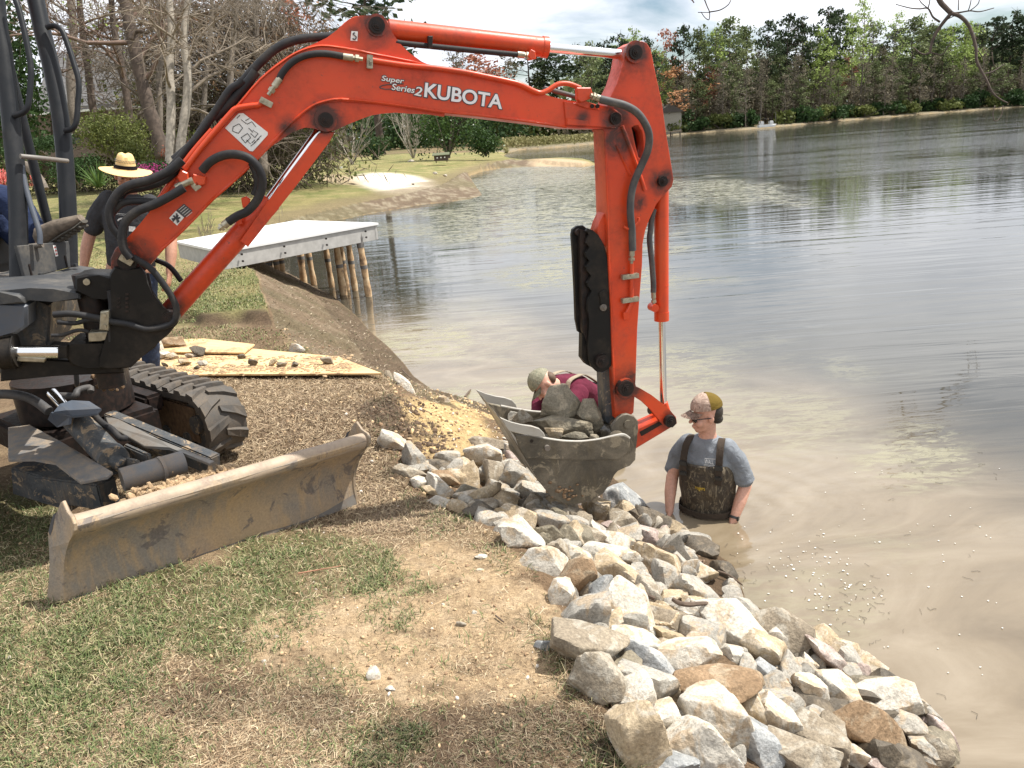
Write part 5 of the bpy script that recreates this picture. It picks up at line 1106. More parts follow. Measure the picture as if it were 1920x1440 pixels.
# --- rocks in the bucket (depths measured along the view)
BG_ = 'rocks loaded in the bucket'
bd = lambda n: float((V(bp(1075, 800, n))-V(CP)).dot(FV))
for a, b, w, h, rot, k, n, th, lb in [
 (848, 408, 310, 285, 12, 'K', .03, 230, 'biggest olive-brown rock, on top of the load in the bucket'),
 (1092, 512, 275, 180, 48, 'K', .0, 160, 'slanting grey-brown rock right of the top one in the bucket'),
 (862, 602, 490, 150, 14, 'K', -.06, 190, 'long flat rock with a pale right end lying across the bucket'),
 (775, 668, 150, 100, 5, 'T', -.17, 100, 'small rounded tan rock showing above the bucket rim'),
 (955, 692, 225, 84, 8, 'K', -.18, 100, 'low brown rock behind the middle of the bucket rim'),
 (1108, 702, 76, 60, 0, 'K', -.15, 60, 'small grey stone at the right end of the bucket rim'),
 (528, 536, 165, 125, 12, 'B', .05, 120, 'grey-brown block near the bucket lip'),
 (455, 545, 115, 110, 20, 'G', .1, 100, 'grey slab leaning behind the side cutter of the bucket'),
 (408, 505, 80, 60, 20, 'G', .18, 60, 'small grey rock at the far corner of the bucket lip'),
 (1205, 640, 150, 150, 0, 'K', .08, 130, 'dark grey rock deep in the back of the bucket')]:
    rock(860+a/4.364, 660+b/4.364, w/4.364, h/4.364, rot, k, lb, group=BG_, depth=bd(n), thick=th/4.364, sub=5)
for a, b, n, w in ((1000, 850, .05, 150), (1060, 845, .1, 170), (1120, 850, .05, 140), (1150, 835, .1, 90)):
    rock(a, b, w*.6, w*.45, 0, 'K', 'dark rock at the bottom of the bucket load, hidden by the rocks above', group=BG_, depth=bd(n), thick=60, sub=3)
# --- plywood sheets laid as a path, with stones and dirt on them
plym, nt, p = newmat('plywood'); co_ = objco(nt); mp = nt.nodes.new('ShaderNodeMapping'); mp.inputs['Scale'].default_value = (1.5, 16, 1); nt.links.new(co_, mp.inputs[0])
g1 = noise(nt, mp.outputs[0], 2.2, 6, .6, .8); d1_ = noise(nt, co_, 2.6, 6, .65, .6); d2_ = noise(nt, co_, 19, 5, .7)
cply = mixc(nt, ramp(nt, g1, [(.3, 0), (.7, 1)]), (.70, .50, .26), (.58, .385, .18)); dm = mth(nt, 'MULTIPLY', ramp(nt, d1_, [(.52, 0), (.6, 1)]), ramp(nt, d2_, [(.38, 0), (.55, 1)]))
cply = mixc(nt, dm, cply, (.34, .22, .12)); nt.links.new(cply, p.inputs['Base Color']); p.inputs['Roughness'].default_value = .8; nt.links.new(bump(nt, d2_, .2, .003), p.inputs['Normal'])
def sheet(pts, z0, z1, label, th=.016):
    """pts: pixels; the sheet lies on the ground, sloping gently between heights"""
    P = [V(at_z(x, y, z)) for (x, y), z in zip(pts, z0)]; c = sum(P, Vector())/len(P); bm = bmesh.new(); n = (P[1]-P[0]).cross(P[2]-P[0]).normalized(); n = n if n.z > 0 else -n
    X = (P[1]-P[0]).normalized(); Y = n.cross(X)
    Rm = Matrix(((X.x, Y.x, n.x, c.x), (X.y, Y.y, n.y, c.y), (X.z, Y.z, n.z, c.z), (0, 0, 0, 1)))
    L = [Rm.inverted()@q for q in P]; L = [Vector((q.x, q.y, 0)) for q in L]; add_prism(bm, L, (0, 0, th), .001); o = bm_obj('plywood_sheet', bm, plym); o.matrix_world = Rm; o.rotation_euler = Rm.to_euler(); o.location = Rm.translation
    return tag(o, label, 'plywood', 'plywood sheets laid on the grass')
gz0 = tz(*at_z(450, 690)[:2])+.028
sheet([(245, 706), (716, 703), (636, 672), (470, 656), (240, 672)], [gz0]*5, 0, 'long raw plywood sheet nearest the track with dirt and broken stones on it')
sheet([(270, 625), (478, 648), (458, 664), (300, 662), (150, 640), (140, 612)], [gz0+.03]*6, 0, 'cleaner plywood sheet behind, with a pointed right corner')
for a, b, w, h, rot, k, lb in [
 (202, 290, 92, 72, 5, 'W', 'white rock nearest the swing post on the plywood'), (172, 335, 96, 62, 5, 'T', 'tan rock at the left end of the plywood pile'),
 (300, 298, 122, 92, 5, 'W', 'largest pale rock on the plywood'), (338, 335, 62, 52, 25, 'W', 'small pointed rock in front of the largest pale one on the plywood'),
 (405, 262, 168, 76, 5, 'O', 'long tan-orange rock at the back of the plywood'), (396, 342, 74, 38, 8, 'T', 'flat tan stone right of the pale rocks on the plywood'),
 (243, 346, 66, 30, 3, 'W', 'thin white stone at the front of the plywood pile'), (550, 314, 98, 56, 10, 'D', 'dark brown rock alone on the plywood'),
 (508, 340, 66, 22, 6, 'W', 'white chip beside the dark brown rock on the plywood'), (350, 398, 44, 26, 15, 'D', 'small dark stone close to the crawler track'),
 (466, 382, 88, 36, 5, 'T', 'low tan stone bedded in the dirt on the plywood'), (575, 386, 58, 30, 5, 'G', 'small grey stone bedded in the dirt on the plywood'),
 (812, 345, 48, 28, 0, 'D', 'small dark stone near the pointed sheet'), (880, 382, 60, 40, 0, 'D', 'pyramid-shaped brown stone in the dirt strip'),
 (540, 413, 36, 22, 0, 'D', 'tiny dark stone at the front edge of the plywood'), (1000, 382, 44, 42, 0, 'T', 'pale pointed stone in the dirt strip'),
 (1052, 395, 62, 30, 0, 'B', 'low brown clump right of the pale pointed stone'), (1132, 393, 40, 36, 0, 'D', 'small rounded dark stone in the dirt strip'),
 (1322, 370, 76, 46, 3, 'B', 'squared brown rock near the lake end of the plywood')]:
    x_, y_ = 200+a/3.2, 560+b/3.2; q = at_z(x_, y_+h/6.4, gz0+.02); rock(x_, y_, w/3.2, h/3.2, rot, k, lb, group='stones on the plywood', depth=float((q-CP)@FW)+.02, sub=4)
bm = bmesh.new()
for _ in range(1100):
    x_ = random.uniform(240, 660); y_ = 690+random.gauss(0, 5)-(.012*(x_-450)) if random.random() < .75 else 672+random.gauss(0, 3); q = at_z(x_, y_, gz0+.018); s = random.uniform(.004, .011)*(1+1.5*random.random()**5)
    bmesh.ops.create_icosphere(bm, subdivisions=1, radius=s, matrix=Matrix.Translation(V(q))@Matrix.Rotation(random.random()*3, 4, 'Z')@Matrix.Diagonal((1.8, 1, .45, 1)))
tag(bm_obj('spilled_dirt', bm, soilm), 'brown dirt spilled in strips over the plywood', 'dirt', kind='stuff')
# --- single stones
SG = 'loose stones on the ground'
for x_, y_, w, h, rot, k, lb in [(559, 657, 30, 21, 20, 'W', 'white rock with a dark spot on the grass behind the plywood'), (760, 724, 58, 24, 32, 'W', 'white slab at the lake end of the bank beside the plywood corner'),
 (833, 750, 24, 16, 5, 'T', 'rounded tan stone on top of the yellow earth near the water'), (702, 1263, 27, 29, 10, 'W', 'pale fist-sized stone on the sandy patch'), (732, 1291, 19, 9, 8, 'W', 'flat pale chip below the fist-sized stone'),
 (903, 1044, 25, 10, 5, 'W', 'thin pale chip on the grass near the riprap'), (899, 1069, 16, 8, 0, 'T', 'tan chip below the thin pale one'), (890, 1149, 10, 9, 0, 'W', 'tiny bright white pebble in the middle of the grass'),
 (518, 1195, 10, 8, 0, 'W', 'tiny white pebble at the left of the sandy patch'), (496, 1241, 11, 9, 0, 'W', 'tiny white pebble below the left end of the sandy patch'), (1024, 1210, 44, 24, 8, 'L', 'crumbly blue-grey clod near the riprap'),
 (865, 1170, 20, 8, 5, 'B', 'flat brown chip in the middle of the grass'), (730, 705, 16, 20, 0, 'B', 'brown stone stuck in the bank above the white slab')]:
    rock(x_, y_, w, h, rot, k, lb, group=SG, cat='stone', embed=.3)
stm = simple('driftwood', (.10, .07, .05), .9, 0, .3, 30)
def gtube(name, pts, rr, mat, label, cat, lift=.03, group=None, sub=3):
    P = [V(hit(x, y)[0])+Vector((0, 0, lift)) for x, y in pts]; return tag(tube(name, P, rr, mat, None, 7, sub), label, cat, group)
gtube('dead_stick', [(1262, 1160), (1275, 1168), (1292, 1170), (1312, 1168), (1335, 1166)], [.010, .012, .008], stm, 'dead curved stick lying between the rocks', 'stick', .10)
gtube('dead_stick', [(1182, 1120), (1205, 1134), (1228, 1144)], [.014, .01], stm, 'thick dark stick in the gap above the two-tone boulder', 'stick', .06)
gtube('dead_stick', [(1345, 1085), (1365, 1092), (1385, 1106), (1392, 1112)], [.006, .004], stm, 'thin twig poking over the water from the muddy clods', 'stick', .05)
gtube('dead_stick', [(872, 748), (880, 737), (883, 734)], [.012, .006], stm, 'short dark stick standing at the water behind the yellow earth', 'stick', .02)
gtube('dead_stick', [(755, 698), (762, 706), (770, 713)], [.007, .005], stm, 'thin stick on the mud near the white slab', 'stick', .03)
gtube('dry_twig', [(560, 1082), (600, 1075), (640, 1068)], [.004, .0025], simple('dry_twig', (.30, .15, .09), .9), 'long thin reddish twig on the grass in front of the blade', 'twig', .02)
gtube('dry_twig', [(930, 1160), (945, 1172)], [.004, .003], stm, 'short dark twig on the sandy grass', 'twig', .015)
# --- floating white flecks and bits on the water
bm = bmesh.new()
def flake(x, y, s, flat=.12):
    q = at_z(x, y, WZ+.004); 
    n = random.randint(5, 7); a0 = random.random()*6; vs = [bm.verts.new(V(q)+Vector((math.cos(a0+k*6.283/n)*s*random.uniform(.6, 1.2), math.sin(a0+k*6.283/n)*s*random.uniform(.6, 1.2), random.uniform(0, .003)))) for k in range(n)]; bm.faces.new(vs)
for _ in range(70): flake(random.gauss(1560, 45), random.gauss(1100, 45), random.uniform(.0025, .008))
for _ in range(60): flake(random.uniform(1380, 1900), random.uniform(840, 1300), random.uniform(.003, .006))
for _ in range(26): flake(random.gauss(1475, 40), random.gauss(1030, 25), random.uniform(.003, .008))
tag(bm_obj('floating_flecks', bm, simple('foam_fleck', (.60, .58, .53), .7)), 'small white flecks floating on the murky water by the rocks', 'flecks', kind='stuff')
bm = bmesh.new()
for _ in range(130):
    m_ = random.random(); x, y = (random.gauss(1600, 55), random.gauss(1140, 40)) if m_ < .35 else (random.gauss(1760, 60), random.gauss(870, 22)) if m_ < .6 else (random.gauss(1370, 60), random.gauss(1065, 25)) if m_ < .8 else (random.uniform(1400, 1880), random.uniform(780, 1350))
    q = V(at_z(x, y, WZ+.004)); a = random.random()*math.pi; L = random.uniform(.006, .03); d = Vector((math.cos(a), math.sin(a), 0)); e_ = Vector((-d.y, d.x, 0)); add_tube(bm, [q-d*L+e_*random.gauss(0, .006), q-d*L*.4+e_*random.gauss(0, .005), q+d*L*.3+e_*random.gauss(0, .006), q+d*L+e_*random.gauss(0, .01)], random.uniform(.0005, .0011), 3, False)
tag(bm_obj('floating_bits', bm, simple('dead_weed_bits', (.07, .055, .04), .8)), 'dark threads of dead weed floating on the murky water', 'weed', kind='stuff')
# ================================================================ PEOPLE
def skinmat(name, c):
    m, nt, p = newmat(name); co = posco(nt); f = noise(nt, co, 60, 4, .6); nt.links.new(ramp(nt, f, [(.35, tuple(x*.88 for x in c)), (.65, tuple(min(1, x*1.1) for x in c))]), p.inputs['Base Color'])
    p.inputs['Roughness'].default_value = .5; p.inputs['Subsurface Weight'].default_value = .08; p.inputs['Subsurface Radius'].default_value = (.02, .008, .004); return m
def cloth(name, c, var=.15, sc=40):
    m, nt, p = newmat(name); co = posco(nt); f = noise(nt, co, 7, 4, .6); g = noise(nt, co, 400, 2, .6)
    nt.links.new(mixc(nt, 1.0, ramp(nt, f, [(.35, tuple(x*(1-var) for x in c)), (.65, tuple(min(1, x*(1+var)) for x in c))]), ramp(nt, g, [(.3, .85), (.7, 1.1)]), 'MULTIPLY'), p.inputs['Base Color']); p.inputs['Roughness'].default_value = .9; p.inputs['Specular IOR Level'].default_value = .15
    nt.links.new(bump(nt, noise(nt, co, 16, 4, .5, 1.0), .6, .02), p.inputs['Normal']); return m
def camo(name, a, b, c, d, sc=14):
    m, nt, p = newmat(name); co = posco(nt); mp = nt.nodes.new('ShaderNodeMapping'); mp.inputs['Scale'].default_value = (1, 1, .45); nt.links.new(co, mp.inputs[0]); v = mp.outputs[0]
    f1 = noise(nt, v, sc, 6, .65, 1.5); f2 = noise(nt, v, sc*1.7, 6, .7, 2.5); f3 = noise(nt, v, sc*3.1, 5, .7, 3)
    col = mixc(nt, ramp(nt, f1, [(.46, 0), (.52, 1)]), a, b); col = mixc(nt, ramp(nt, f2, [(.55, 0), (.59, 1)]), col, c); col = mixc(nt, ramp(nt, f3, [(.60, 0), (.63, 1)]), col, d)
    nt.links.new(col, p.inputs['Base Color']); p.inputs['Roughness'].default_value = .75; nt.links.new(bump(nt, noise(nt, co, 14, 4, .5, 1.0), .6, .02), p.inputs['Normal']); return m
SK = skinmat('tanned_skin', (.42, .215, .14)); SK2 = skinmat('fair_skin', (.55, .30, .215)); HAIR = simple('dark_hair', (.025, .018, .013), .6, 0, .3, 80)
CAMO_D = camo('brown_reed_camo', (.040, .030, .020), (.072, .054, .034), (.18, .145, .095), (.018, .014, .010)); CAMO_C = camo('tan_camo', (.42, .31, .24), (.30, .21, .16), (.14, .09, .07), (.55, .45, .36), 26); CAMO_G = camo('grey_green_camo', (.17, .165, .11), (.25, .235, .16), (.09, .08, .05), (.36, .33, .25), 30)
def ell(bm, c, r, rot=None, seg=16):
    m = Matrix.Translation(Vector(c)) @ (rot.to_4x4() if rot else Matrix()) @ Matrix.Diagonal((*r, 1)); bmesh.ops.create_uvsphere(bm, u_segments=seg, v_segments=seg//2+2, radius=1, matrix=m)
def limb(bm, pts, rs, ellx=1.0, hint=None):
    P = smooth_path(pts, 4); R = np.interp(np.linspace(0, 1, len(P)), np.linspace(0, 1, len(rs)), rs); add_tube(bm, P, [float(x) for x in R], 14, True, hint, ellx)
    for q, r in ((P[0], R[0]), (P[-1], R[-1])): ell(bm, q, (r*.99,)*3)
def loft(bm, rings, seg=24):
    """rings: (centre, half-width vector, half-depth vector)"""
    L = [[bm.verts.new(Vector(c)+Vector(X)*math.cos(2*math.pi*k/seg)+Vector(Y)*math.sin(2*math.pi*k/seg)) for k in range(seg)] for c, X, Y in rings]
    for i in range(len(L)-1):
        for k in range(seg): bm.faces.new((L[i][k], L[i][(k+1) % seg], L[i+1][(k+1) % seg], L[i+1][k]))
    bm.faces.new(L[0][::-1]); bm.faces.new(L[-1])
def fuse(name, bm, vox, mat, parent, smooth=2, wr=0.0, wsc=9, T=None):
    """union everything in bm into one continuous skin"""
    bmesh.ops.recalc_face_normals(bm, faces=bm.faces[:]); me = bpy.data.meshes.new('t'); bm.to_mesh(me); bm.free(); t = bpy.data.objects.new('t', me); COL.objects.link(t)
    r = t.modifiers.new('r', 'REMESH'); r.mode = 'VOXEL'; r.voxel_size = vox; s = t.modifiers.new('s', 'SMOOTH'); s.factor = .5; s.iterations = smooth
    out = bpy.data.meshes.new_from_object(t.evaluated_get(bpy.context.evaluated_depsgraph_get())); bpy.data.objects.remove(t); out.name = name
    if wr:
        o_ = Vector((random.random()*9, 3, 1))
        NN = [v.normal.copy() for v in out.vertices]
        for v, n_ in zip(out.vertices, NN): v.co += n_*(mnoise.noise(Vector((v.co.x*wsc, v.co.y*wsc, v.co.z*wsc*1.7))+o_)*wr+mnoise.noise(v.co*wsc*2.7+o_)*wr*.4)
    out.materials.clear(); out.materials.append(mat); out.polygons.foreach_set('use_smooth', [True]*len(out.polygons)); o = bpy.data.objects.new(name, out); COL.objects.link(o); o.parent = parent; return o
def lp(name, bm, mat, parent, smooth=True, autos=40):
    bmesh.ops.recalc_face_normals(bm, faces=bm.faces[:]); me = bpy.data.meshes.new(name); bm.to_mesh(me); bm.free(); me.materials.append(mat); me.polygons.foreach_set('use_smooth', [True]*len(me.polygons)); me.set_sharp_from_angle(angle=math.radians(autos)); o = bpy.data.objects.new(name, me); COL.objects.link(o); o.parent = parent; return o
def head(bm, Mh):
    """head about its centre; face towards -Y of Mh"""
    def e(c, r): 
        m = Mh @ Matrix.Translation(Vector(c)) @ Matrix.Diagonal((*r, 1)); bmesh.ops.create_uvsphere(bm, u_segments=18, v_segments=12, radius=1, matrix=m)
    e((0, .015, .03), (.074, .092, .083)); e((0, -.02, -.03), (.060, .070, .083)); e((0, -.058, -.092), (.030, .028, .024)); e((0, -.03, -.085), (.046, .045, .028))
    e((0, -.098, -.012), (.010, .014, .026)); e((0, -.108, -.030), (.014, .013, .011)); e((0, -.092, -.062), (.021, .010, .007)); e((0, -.088, -.074), (.018, .011, .007))
    for s in (-1, 1): e((s*.030, -.080, .012), (.022, .012, .008)); e((s*.040, -.062, -.038), (.022, .026, .026)); e((s*.073, .008, -.018), (.008, .019, .030)); e((s*.078, .012, -.012), (.006, .015, .022)); e((s*.029, -.074, -.006), (.013, .013, .010))
def hand(bm, w, d, n, side=1, curl=.5, s=1.0):
    """w wrist, d direction of the fingers, n palm normal; side=+1: thumb towards d x n"""
    d = Vector(d).normalized(); n = Vector(n); n = (n-d*n.dot(d)).normalized(); t = d.cross(n)*side; w = Vector(w)
    loft(bm, [(w-d*.01, t*.026*s, n*.019*s), (w+d*.03*s, t*.034*s, n*.016*s), (w+d*.075*s, t*.041*s, n*.014*s), (w+d*.095*s, t*.038*s, n*.012*s)], 12)
    for k, (o, L) in enumerate(((.030, .072), (.010, .080), (-.011, .075), (-.031, .058))):
        b = w+d*.082*s+t*o*s; P = [b]; a = curl*.35
        for j in range(3):
            a += curl*(.5 if j else .15); P.append(P[-1]+(d*math.cos(a)+n*math.sin(a))*L*s*(.46, .31, .23)[j])
        add_tube(bm, P, [.0098*s, .0092*s, .0085*s, .0068*s], 8); ell(bm, P[-1], (.0068*s,)*3, seg=8)
    b = w+d*.025*s+t*.028*s; P = [b, b+(d*.6+t*.7+n*.25)*.034*s, b+(d*1.25+t*.85+n*.6)*.042*s, b+(d*1.9+t*.75+n*.9)*.042*s]; add_tube(bm, P, [.015*s, .012*s, .0105*s, .008*s], 8); ell(bm, P[-1], (.008*s,)*3, seg=8)
def wrap_text(text, target, x0, x1, z0, z1, mat, name, parent, off=.004, yy=-1.0):
    cu = bpy.data.curves.new('t', 'FONT'); cu.body = text; t = bpy.data.objects.new('t', cu); COL.objects.link(t); me = bpy.data.meshes.new_from_object(t.evaluated_get(bpy.context.evaluated_depsgraph_get())); bpy.data.objects.remove(t)
    bm = bmesh.new(); bm.from_mesh(me); bmesh.ops.triangulate(bm, faces=bm.faces[:]); bmesh.ops.subdivide_edges(bm, edges=bm.edges[:], cuts=1)
    xs = [v.co.x for v in bm.verts]; ys = [v.co.y for v in bm.verts]
    for v in bm.verts: v.co = Vector((x0+(v.co.x-min(xs))/(max(xs)-min(xs))*(x1-x0), yy, z0+(v.co.y-min(ys))/(max(ys)-min(ys))*(z1-z0)))
    return wrap(bm, target, mat, name, parent, off)
def wrap(bm, target, mat, name, parent, off=.004):
    from mathutils.bvhtree import BVHTree
    T = BVHTree.FromPolygons([v.co for v in target.data.vertices], [p.vertices for p in target.data.polygons])
    for v in bm.verts:
        h = T.ray_cast(Vector((v.co.x, -1, v.co.z)), Vector((0, 1, 0)))
        if h[0] is not None: v.co = h[0]+Vector((0, -off, 0))
    return lp(name, bm, mat, parent)
def patch(x0, x1, z0, z1, n=6):
    bm = bmesh.new(); g = [[bm.verts.new((x0+(x1-x0)*i/n, -1, z0+(z1-z0)*j/n)) for i in range(n+1)] for j in range(n+1)]
    for j in range(n):
        for i in range(n): bm.faces.new((g[j][i], g[j][i+1], g[j+1][i+1], g[j+1][i]))
    return bm
def cap(Mh, parent, front, back, dz=.052, brim=.075):
    """baseball cap around a head; two front panels, back panels, brim"""
    for nm, mt, y0, y1 in (('cap_front', front, -99, .0), ('cap_back', back, .0, 99)):
        bm = bmesh.new(); bmesh.ops.create_uvsphere(bm, u_segments=32, v_segments=20, radius=1); bmesh.ops.delete(bm, geom=[v for v in bm.verts if v.co.z < -.12], context='VERTS')
        bmesh.ops.delete(bm, geom=[f for f in bm.faces if not (y0 <= f.calc_center_median().y <= y1)], context='FACES')
        for v in bm.verts: v.co = Mh @ Vector((v.co.x*.086, v.co.y*.106+.010, max(v.co.z, -.1)*.098*(1-.10*max(0, v.co.y))+dz-.004))
        lp(nm, bm, mt, parent)
    bm = bmesh.new(); n = 14; top = []; rows = 6
    for j in range(rows+1):
        row = []
        for i in range(n+1):
            a = math.pi*(i/n)-math.pi; a = -math.pi*.5+(i/n-.5)*2.1; r0x, r0y = .085, .100; e = brim*math.cos((i/n-.5)*2.2)**.55 if abs((i/n-.5)*2.2) < 1.57 else 0
            x = math.cos(a)*r0x*(1-.04*j/rows); y = .010+math.sin(a)*r0y-e*j/rows; z = dz-.014-.018*j/rows-2.4*x*x*(.5+j/rows)
            row.append(bm.verts.new(Mh @ Vector((x, y, z))))
        top.append(row)
    for j in range(rows):
        for i in range(n): bm.faces.new((top[j][i], top[j][i+1], top[j+1][i+1], top[j+1][i]))
    bmesh.ops.solidify(bm, geom=bm.faces[:], thickness=.003); lp('cap_brim', bm, front, parent)
    bm = bmesh.new(); ell(bm, Mh @ Vector((0, .01, dz+.094)), (.007, .007, .005), seg=10); lp('cap_button', bm, back, parent)
def strap(bm, pts, w, th=.004, side=(1, 0, 0)):
    P = smooth_path(pts, 4); sd = Vector(side).normalized(); prev = None
    for i, q in enumerate(P):
        t = (P[min(i+1, len(P)-1)]-P[max(0, i-1)]).normalized(); s = (sd-t*sd.dot(t)).normalized(); n = t.cross(s)*th; c = [bm.verts.new(q+s*w/2*a+n*b) for a, b in ((1, 1), (-1, 1), (-1, -1), (1, -1))]
        if prev:
            for k in range(4): bm.faces.new((prev[k], prev[(k+1) % 4], c[(k+1) % 4], c[k]))
        prev = c
def torso_rings(rs): return [((x, y, z), (a, 0, 0), (0, b, 0)) for x, y, z, a, b in rs]
# ---------------- man standing in the water
wp = at_z(1330, 962, WZ); man = empty('person', (wp[0], wp[1]+.05, WZ-.95), math.radians(-32)); tag(man, 'young man in camouflage waders and cap standing waist-deep in the murky water', 'person')
Hm = Matrix.Translation((0, -.035, 1.655)) @ Matrix.Rotation(math.radians(-52), 4, 'Z') @ Matrix.Rotation(math.radians(6), 4, 'X')
bm = bmesh.new(); head(bm, Hm); limb(bm, [(0, .0, 1.46), (0, -.005, 1.52), (0, -.012, 1.60)], [.066, .057, .058])
loft(bm, torso_rings([(0, .01, .80, .15, .11), (0, .01, 1.0, .145, .105), (0, 0, 1.2, .16, .105), (0, 0, 1.34, .155, .09), (0, .005, 1.42, .10, .06), (0, .0, 1.48, .055, .05)]))
for s in (-1, 1):
    el_ = (s*.245, .03, 1.16) if s > 0 else (s*.235, -.03, 1.17); wr_ = (s*.205, -.10, .955) if s > 0 else (s*.215, -.15, .97)
    limb(bm, [(s*.15, .0, 1.40), (s*.20, .015, 1.30), el_], [.040, .044, .041]); limb(bm, [el_, ((el_[0]+wr_[0])/2+s*.004, (el_[1]+wr_[1])/2, (el_[2]+wr_[2])/2+.01), wr_], [.043, .041, .028])
    hand(bm, wr_, (-.15*s, -.35, -.9), (-s, .2, .1), 1 if s > 0 else -1, .6)
    limb(bm, [(s*.09, 0, .88), (s*.10, -.01, .5), (s*.11, .02, .1)], [.09, .065, .05])
body = fuse('body', bm, .0062, SK2, man, 2)
bm = bmesh.new(); loft(bm, torso_rings([(0, .01, .95, .17, .125), (0, .01, 1.08, .168, .125), (0, .0, 1.22, .182, .128), (0, 0, 1.34, .188, .122), (0, .003, 1.42, .168, .10), (0, .0, 1.47, .115, .078), (0, -.002, 1.492, .072, .062)]))
for s in (-1, 1): limb(bm, [(s*.13, 0, 1.422), (s*.19, .01, 1.34), (s*.238, .022, 1.215)], [.068, .068, .066])
shirt = fuse('t_shirt', bm, .008, cloth('heather_grey_cloth', (.19, .205, .225), .2), man, 2, .006, 9)
for s in (-1, 1): bm = bmesh.new(); add_tube(bm, [(s*.238, .022, 1.214), (s*.243, .0235, 1.196)], [.065, .066], 20); lp('sleeve_hem', bm, shirt.data.materials[0], shirt)
bm = bmesh.new(); loft(bm, torso_rings([(0, .01, .72, .185, .14), (0, .01, .86, .19, .145), (0, .01, 1.0, .185, .142), (0, .0, 1.12, .188, .142), (0, -.008, 1.22, .195, .142), (0, -.015, 1.27, .185, .132), (0, -.045, 1.325, .15, .102)]))
for s in (-1, 1): limb(bm, [(s*.095, 0, .82), (s*.11, -.01, .45), (s*.12, .02, .05)], [.115, .085, .07])
wader = fuse('waders', bm, .009, CAMO_D, man, 2, .009, 7)
bm = bmesh.new(); strapm = cloth('brown_webbing', (.055, .042, .032), .1)
for s in (-1, 1): strap(bm, [(s*.115, -.135, 1.21), (s*.118, -.14, 1.29), (s*.118, -.128, 1.38), (s*.112, -.085, 1.455), (s*.10, -.01, 1.485), (s*.08, .07, 1.44), (s*.04, .13, 1.32), (s*.02, .145, 1.2)], .045)
stp = lp('shoulder_straps', bm, strapm, man)
for s in (-1, 1):
    bm = bmesh.new(); add_box(bm, (s*.118, -.142, 1.335), .055, .016, .035, bev=.005); lp('buckle', bm, M['shell'], stp)
    bm = bmesh.new(); add_box(bm, (s*.118, -.148, 1.265), .05, .014, .028, bev=.005); lp('buckle', bm, M['shell'], stp)
bm = bmesh.new(); strap(bm, [(-.19, .0, .99), (-.15, -.11, .985), (0, -.158, .98), (.15, -.11, .985), (.19, .0, .99), (.13, .13, .99), (0, .16, .99), (-.13, .13, .99), (-.19, .0, .99)], .04, .004, (0, 0, 1)); lp('wader_belt', bm, strapm, man)
wrap_text('WALL', shirt, .018, .078, 1.345, 1.372, M['white'], 'shirt_lettering', shirt); wrap(patch(.016, .085, 1.376, 1.379), shirt, M['white'], 'shirt_line', shirt); wrap(patch(.016, .085, 1.336, 1.339), shirt, M['white'], 'shirt_line', shirt); wrap(patch(.016, .08, 1.328, 1.330), shirt, M['white'], 'shirt_line', shirt)
wrap_text('rogers', wader, -.035, .03, 1.155, 1.185, simple('yellow_print', (.65, .45, .04), .6), 'bib_logo', wader, .006)
cap(Hm, man, CAMO_C, cloth('olive_mesh', (.13, .088, .018), .08), .056)
bm = bmesh.new()
for (c, r) in (((0, .054, .014), (.0740, .059, .070)), ((0, .068, -.040), (.060, .040, .036))): bmesh.ops.create_uvsphere(bm, u_segments=20, v_segments=12, radius=1, matrix=Hm @ Matrix.Translation(c) @ Matrix.Diagonal((*r, 1)))
lp('hair', bm, HAIR, man)
bm = bmesh.new(); gl = newmat('dark_lens')[0]; gp = gl.node_tree.nodes['Principled BSDF']; gp.inputs['Base Color'].default_value = (.01, .01, .012, 1); gp.inputs['Roughness'].default_value = .08
for s in (-1, 1):
    bmesh.ops.create_uvsphere(bm, u_segments=14, v_segments=10, radius=1, matrix=Hm @ Matrix.Translation((s*.033, -.092, -.006)) @ Matrix.Rotation(s*.3, 4, 'Z') @ Matrix.Diagonal((.030, .008, .020, 1))); add_tube(bm, [Hm @ Vector(q) for q in ((s*.060, -.082, .002), (s*.074, -.04, .002), (s*.080, .015, -.002))], .0032, 6)
lp('sunglasses', bm, gl, man)
bm = bmesh.new(); add_tube(bm, [Hm @ Vector(q) for q in ((.06, .075, .0), (.05, .115, -.012), (.03, .15, -.03))], .0015, 5); lp('glasses_cord', bm, M['shell'], man)
bm = bmesh.new(); w0, w1 = Vector((.209, -.085, .985)), Vector((.207, -.093, .970)); add_tube(bm, [w0, w1], .034, 18); add_box(bm, (.236, -.10, .978), .012, .03, .03, bev=.003); lp('wrist_watch', bm, M['shell'], man)
# ---------------- man in the straw hat
hp = CP+ray(236, 322)*6.75; hz = tz(hp[0], hp[1]); hat_man = empty('person', (hp[0], hp[1], hz), math.radians(24)); hat_man.rotation_euler = (0, math.radians(10), math.radians(6)); hat_man.location.x -= .31; hat_man.scale = (1.07, 1.07, (hp[2]-hz)/1.60); tag(hat_man, 'man in a straw hat and dark printed T-shirt standing behind the excavator, looking down', 'person')
Hm = Matrix.Translation((.0, -.045, 1.60)) @ Matrix.Rotation(math.radians(20), 4, 'Z') @ Matrix.Rotation(math.radians(13), 4, 'X')
bm = bmesh.new(); head(bm, Hm); limb(bm, [(0, .02, 1.40), (0, .01, 1.47), (0, -.015, 1.55)], [.072, .064, .062])
loft(bm, torso_rings([(0, .01, .80, .16, .12), (0, .01, 1.0, .155, .12), (0, 0, 1.2, .175, .12), (0, 0, 1.32, .165, .10), (0, .01, 1.40, .10, .065), (0, .01, 1.45, .06, .05)]))
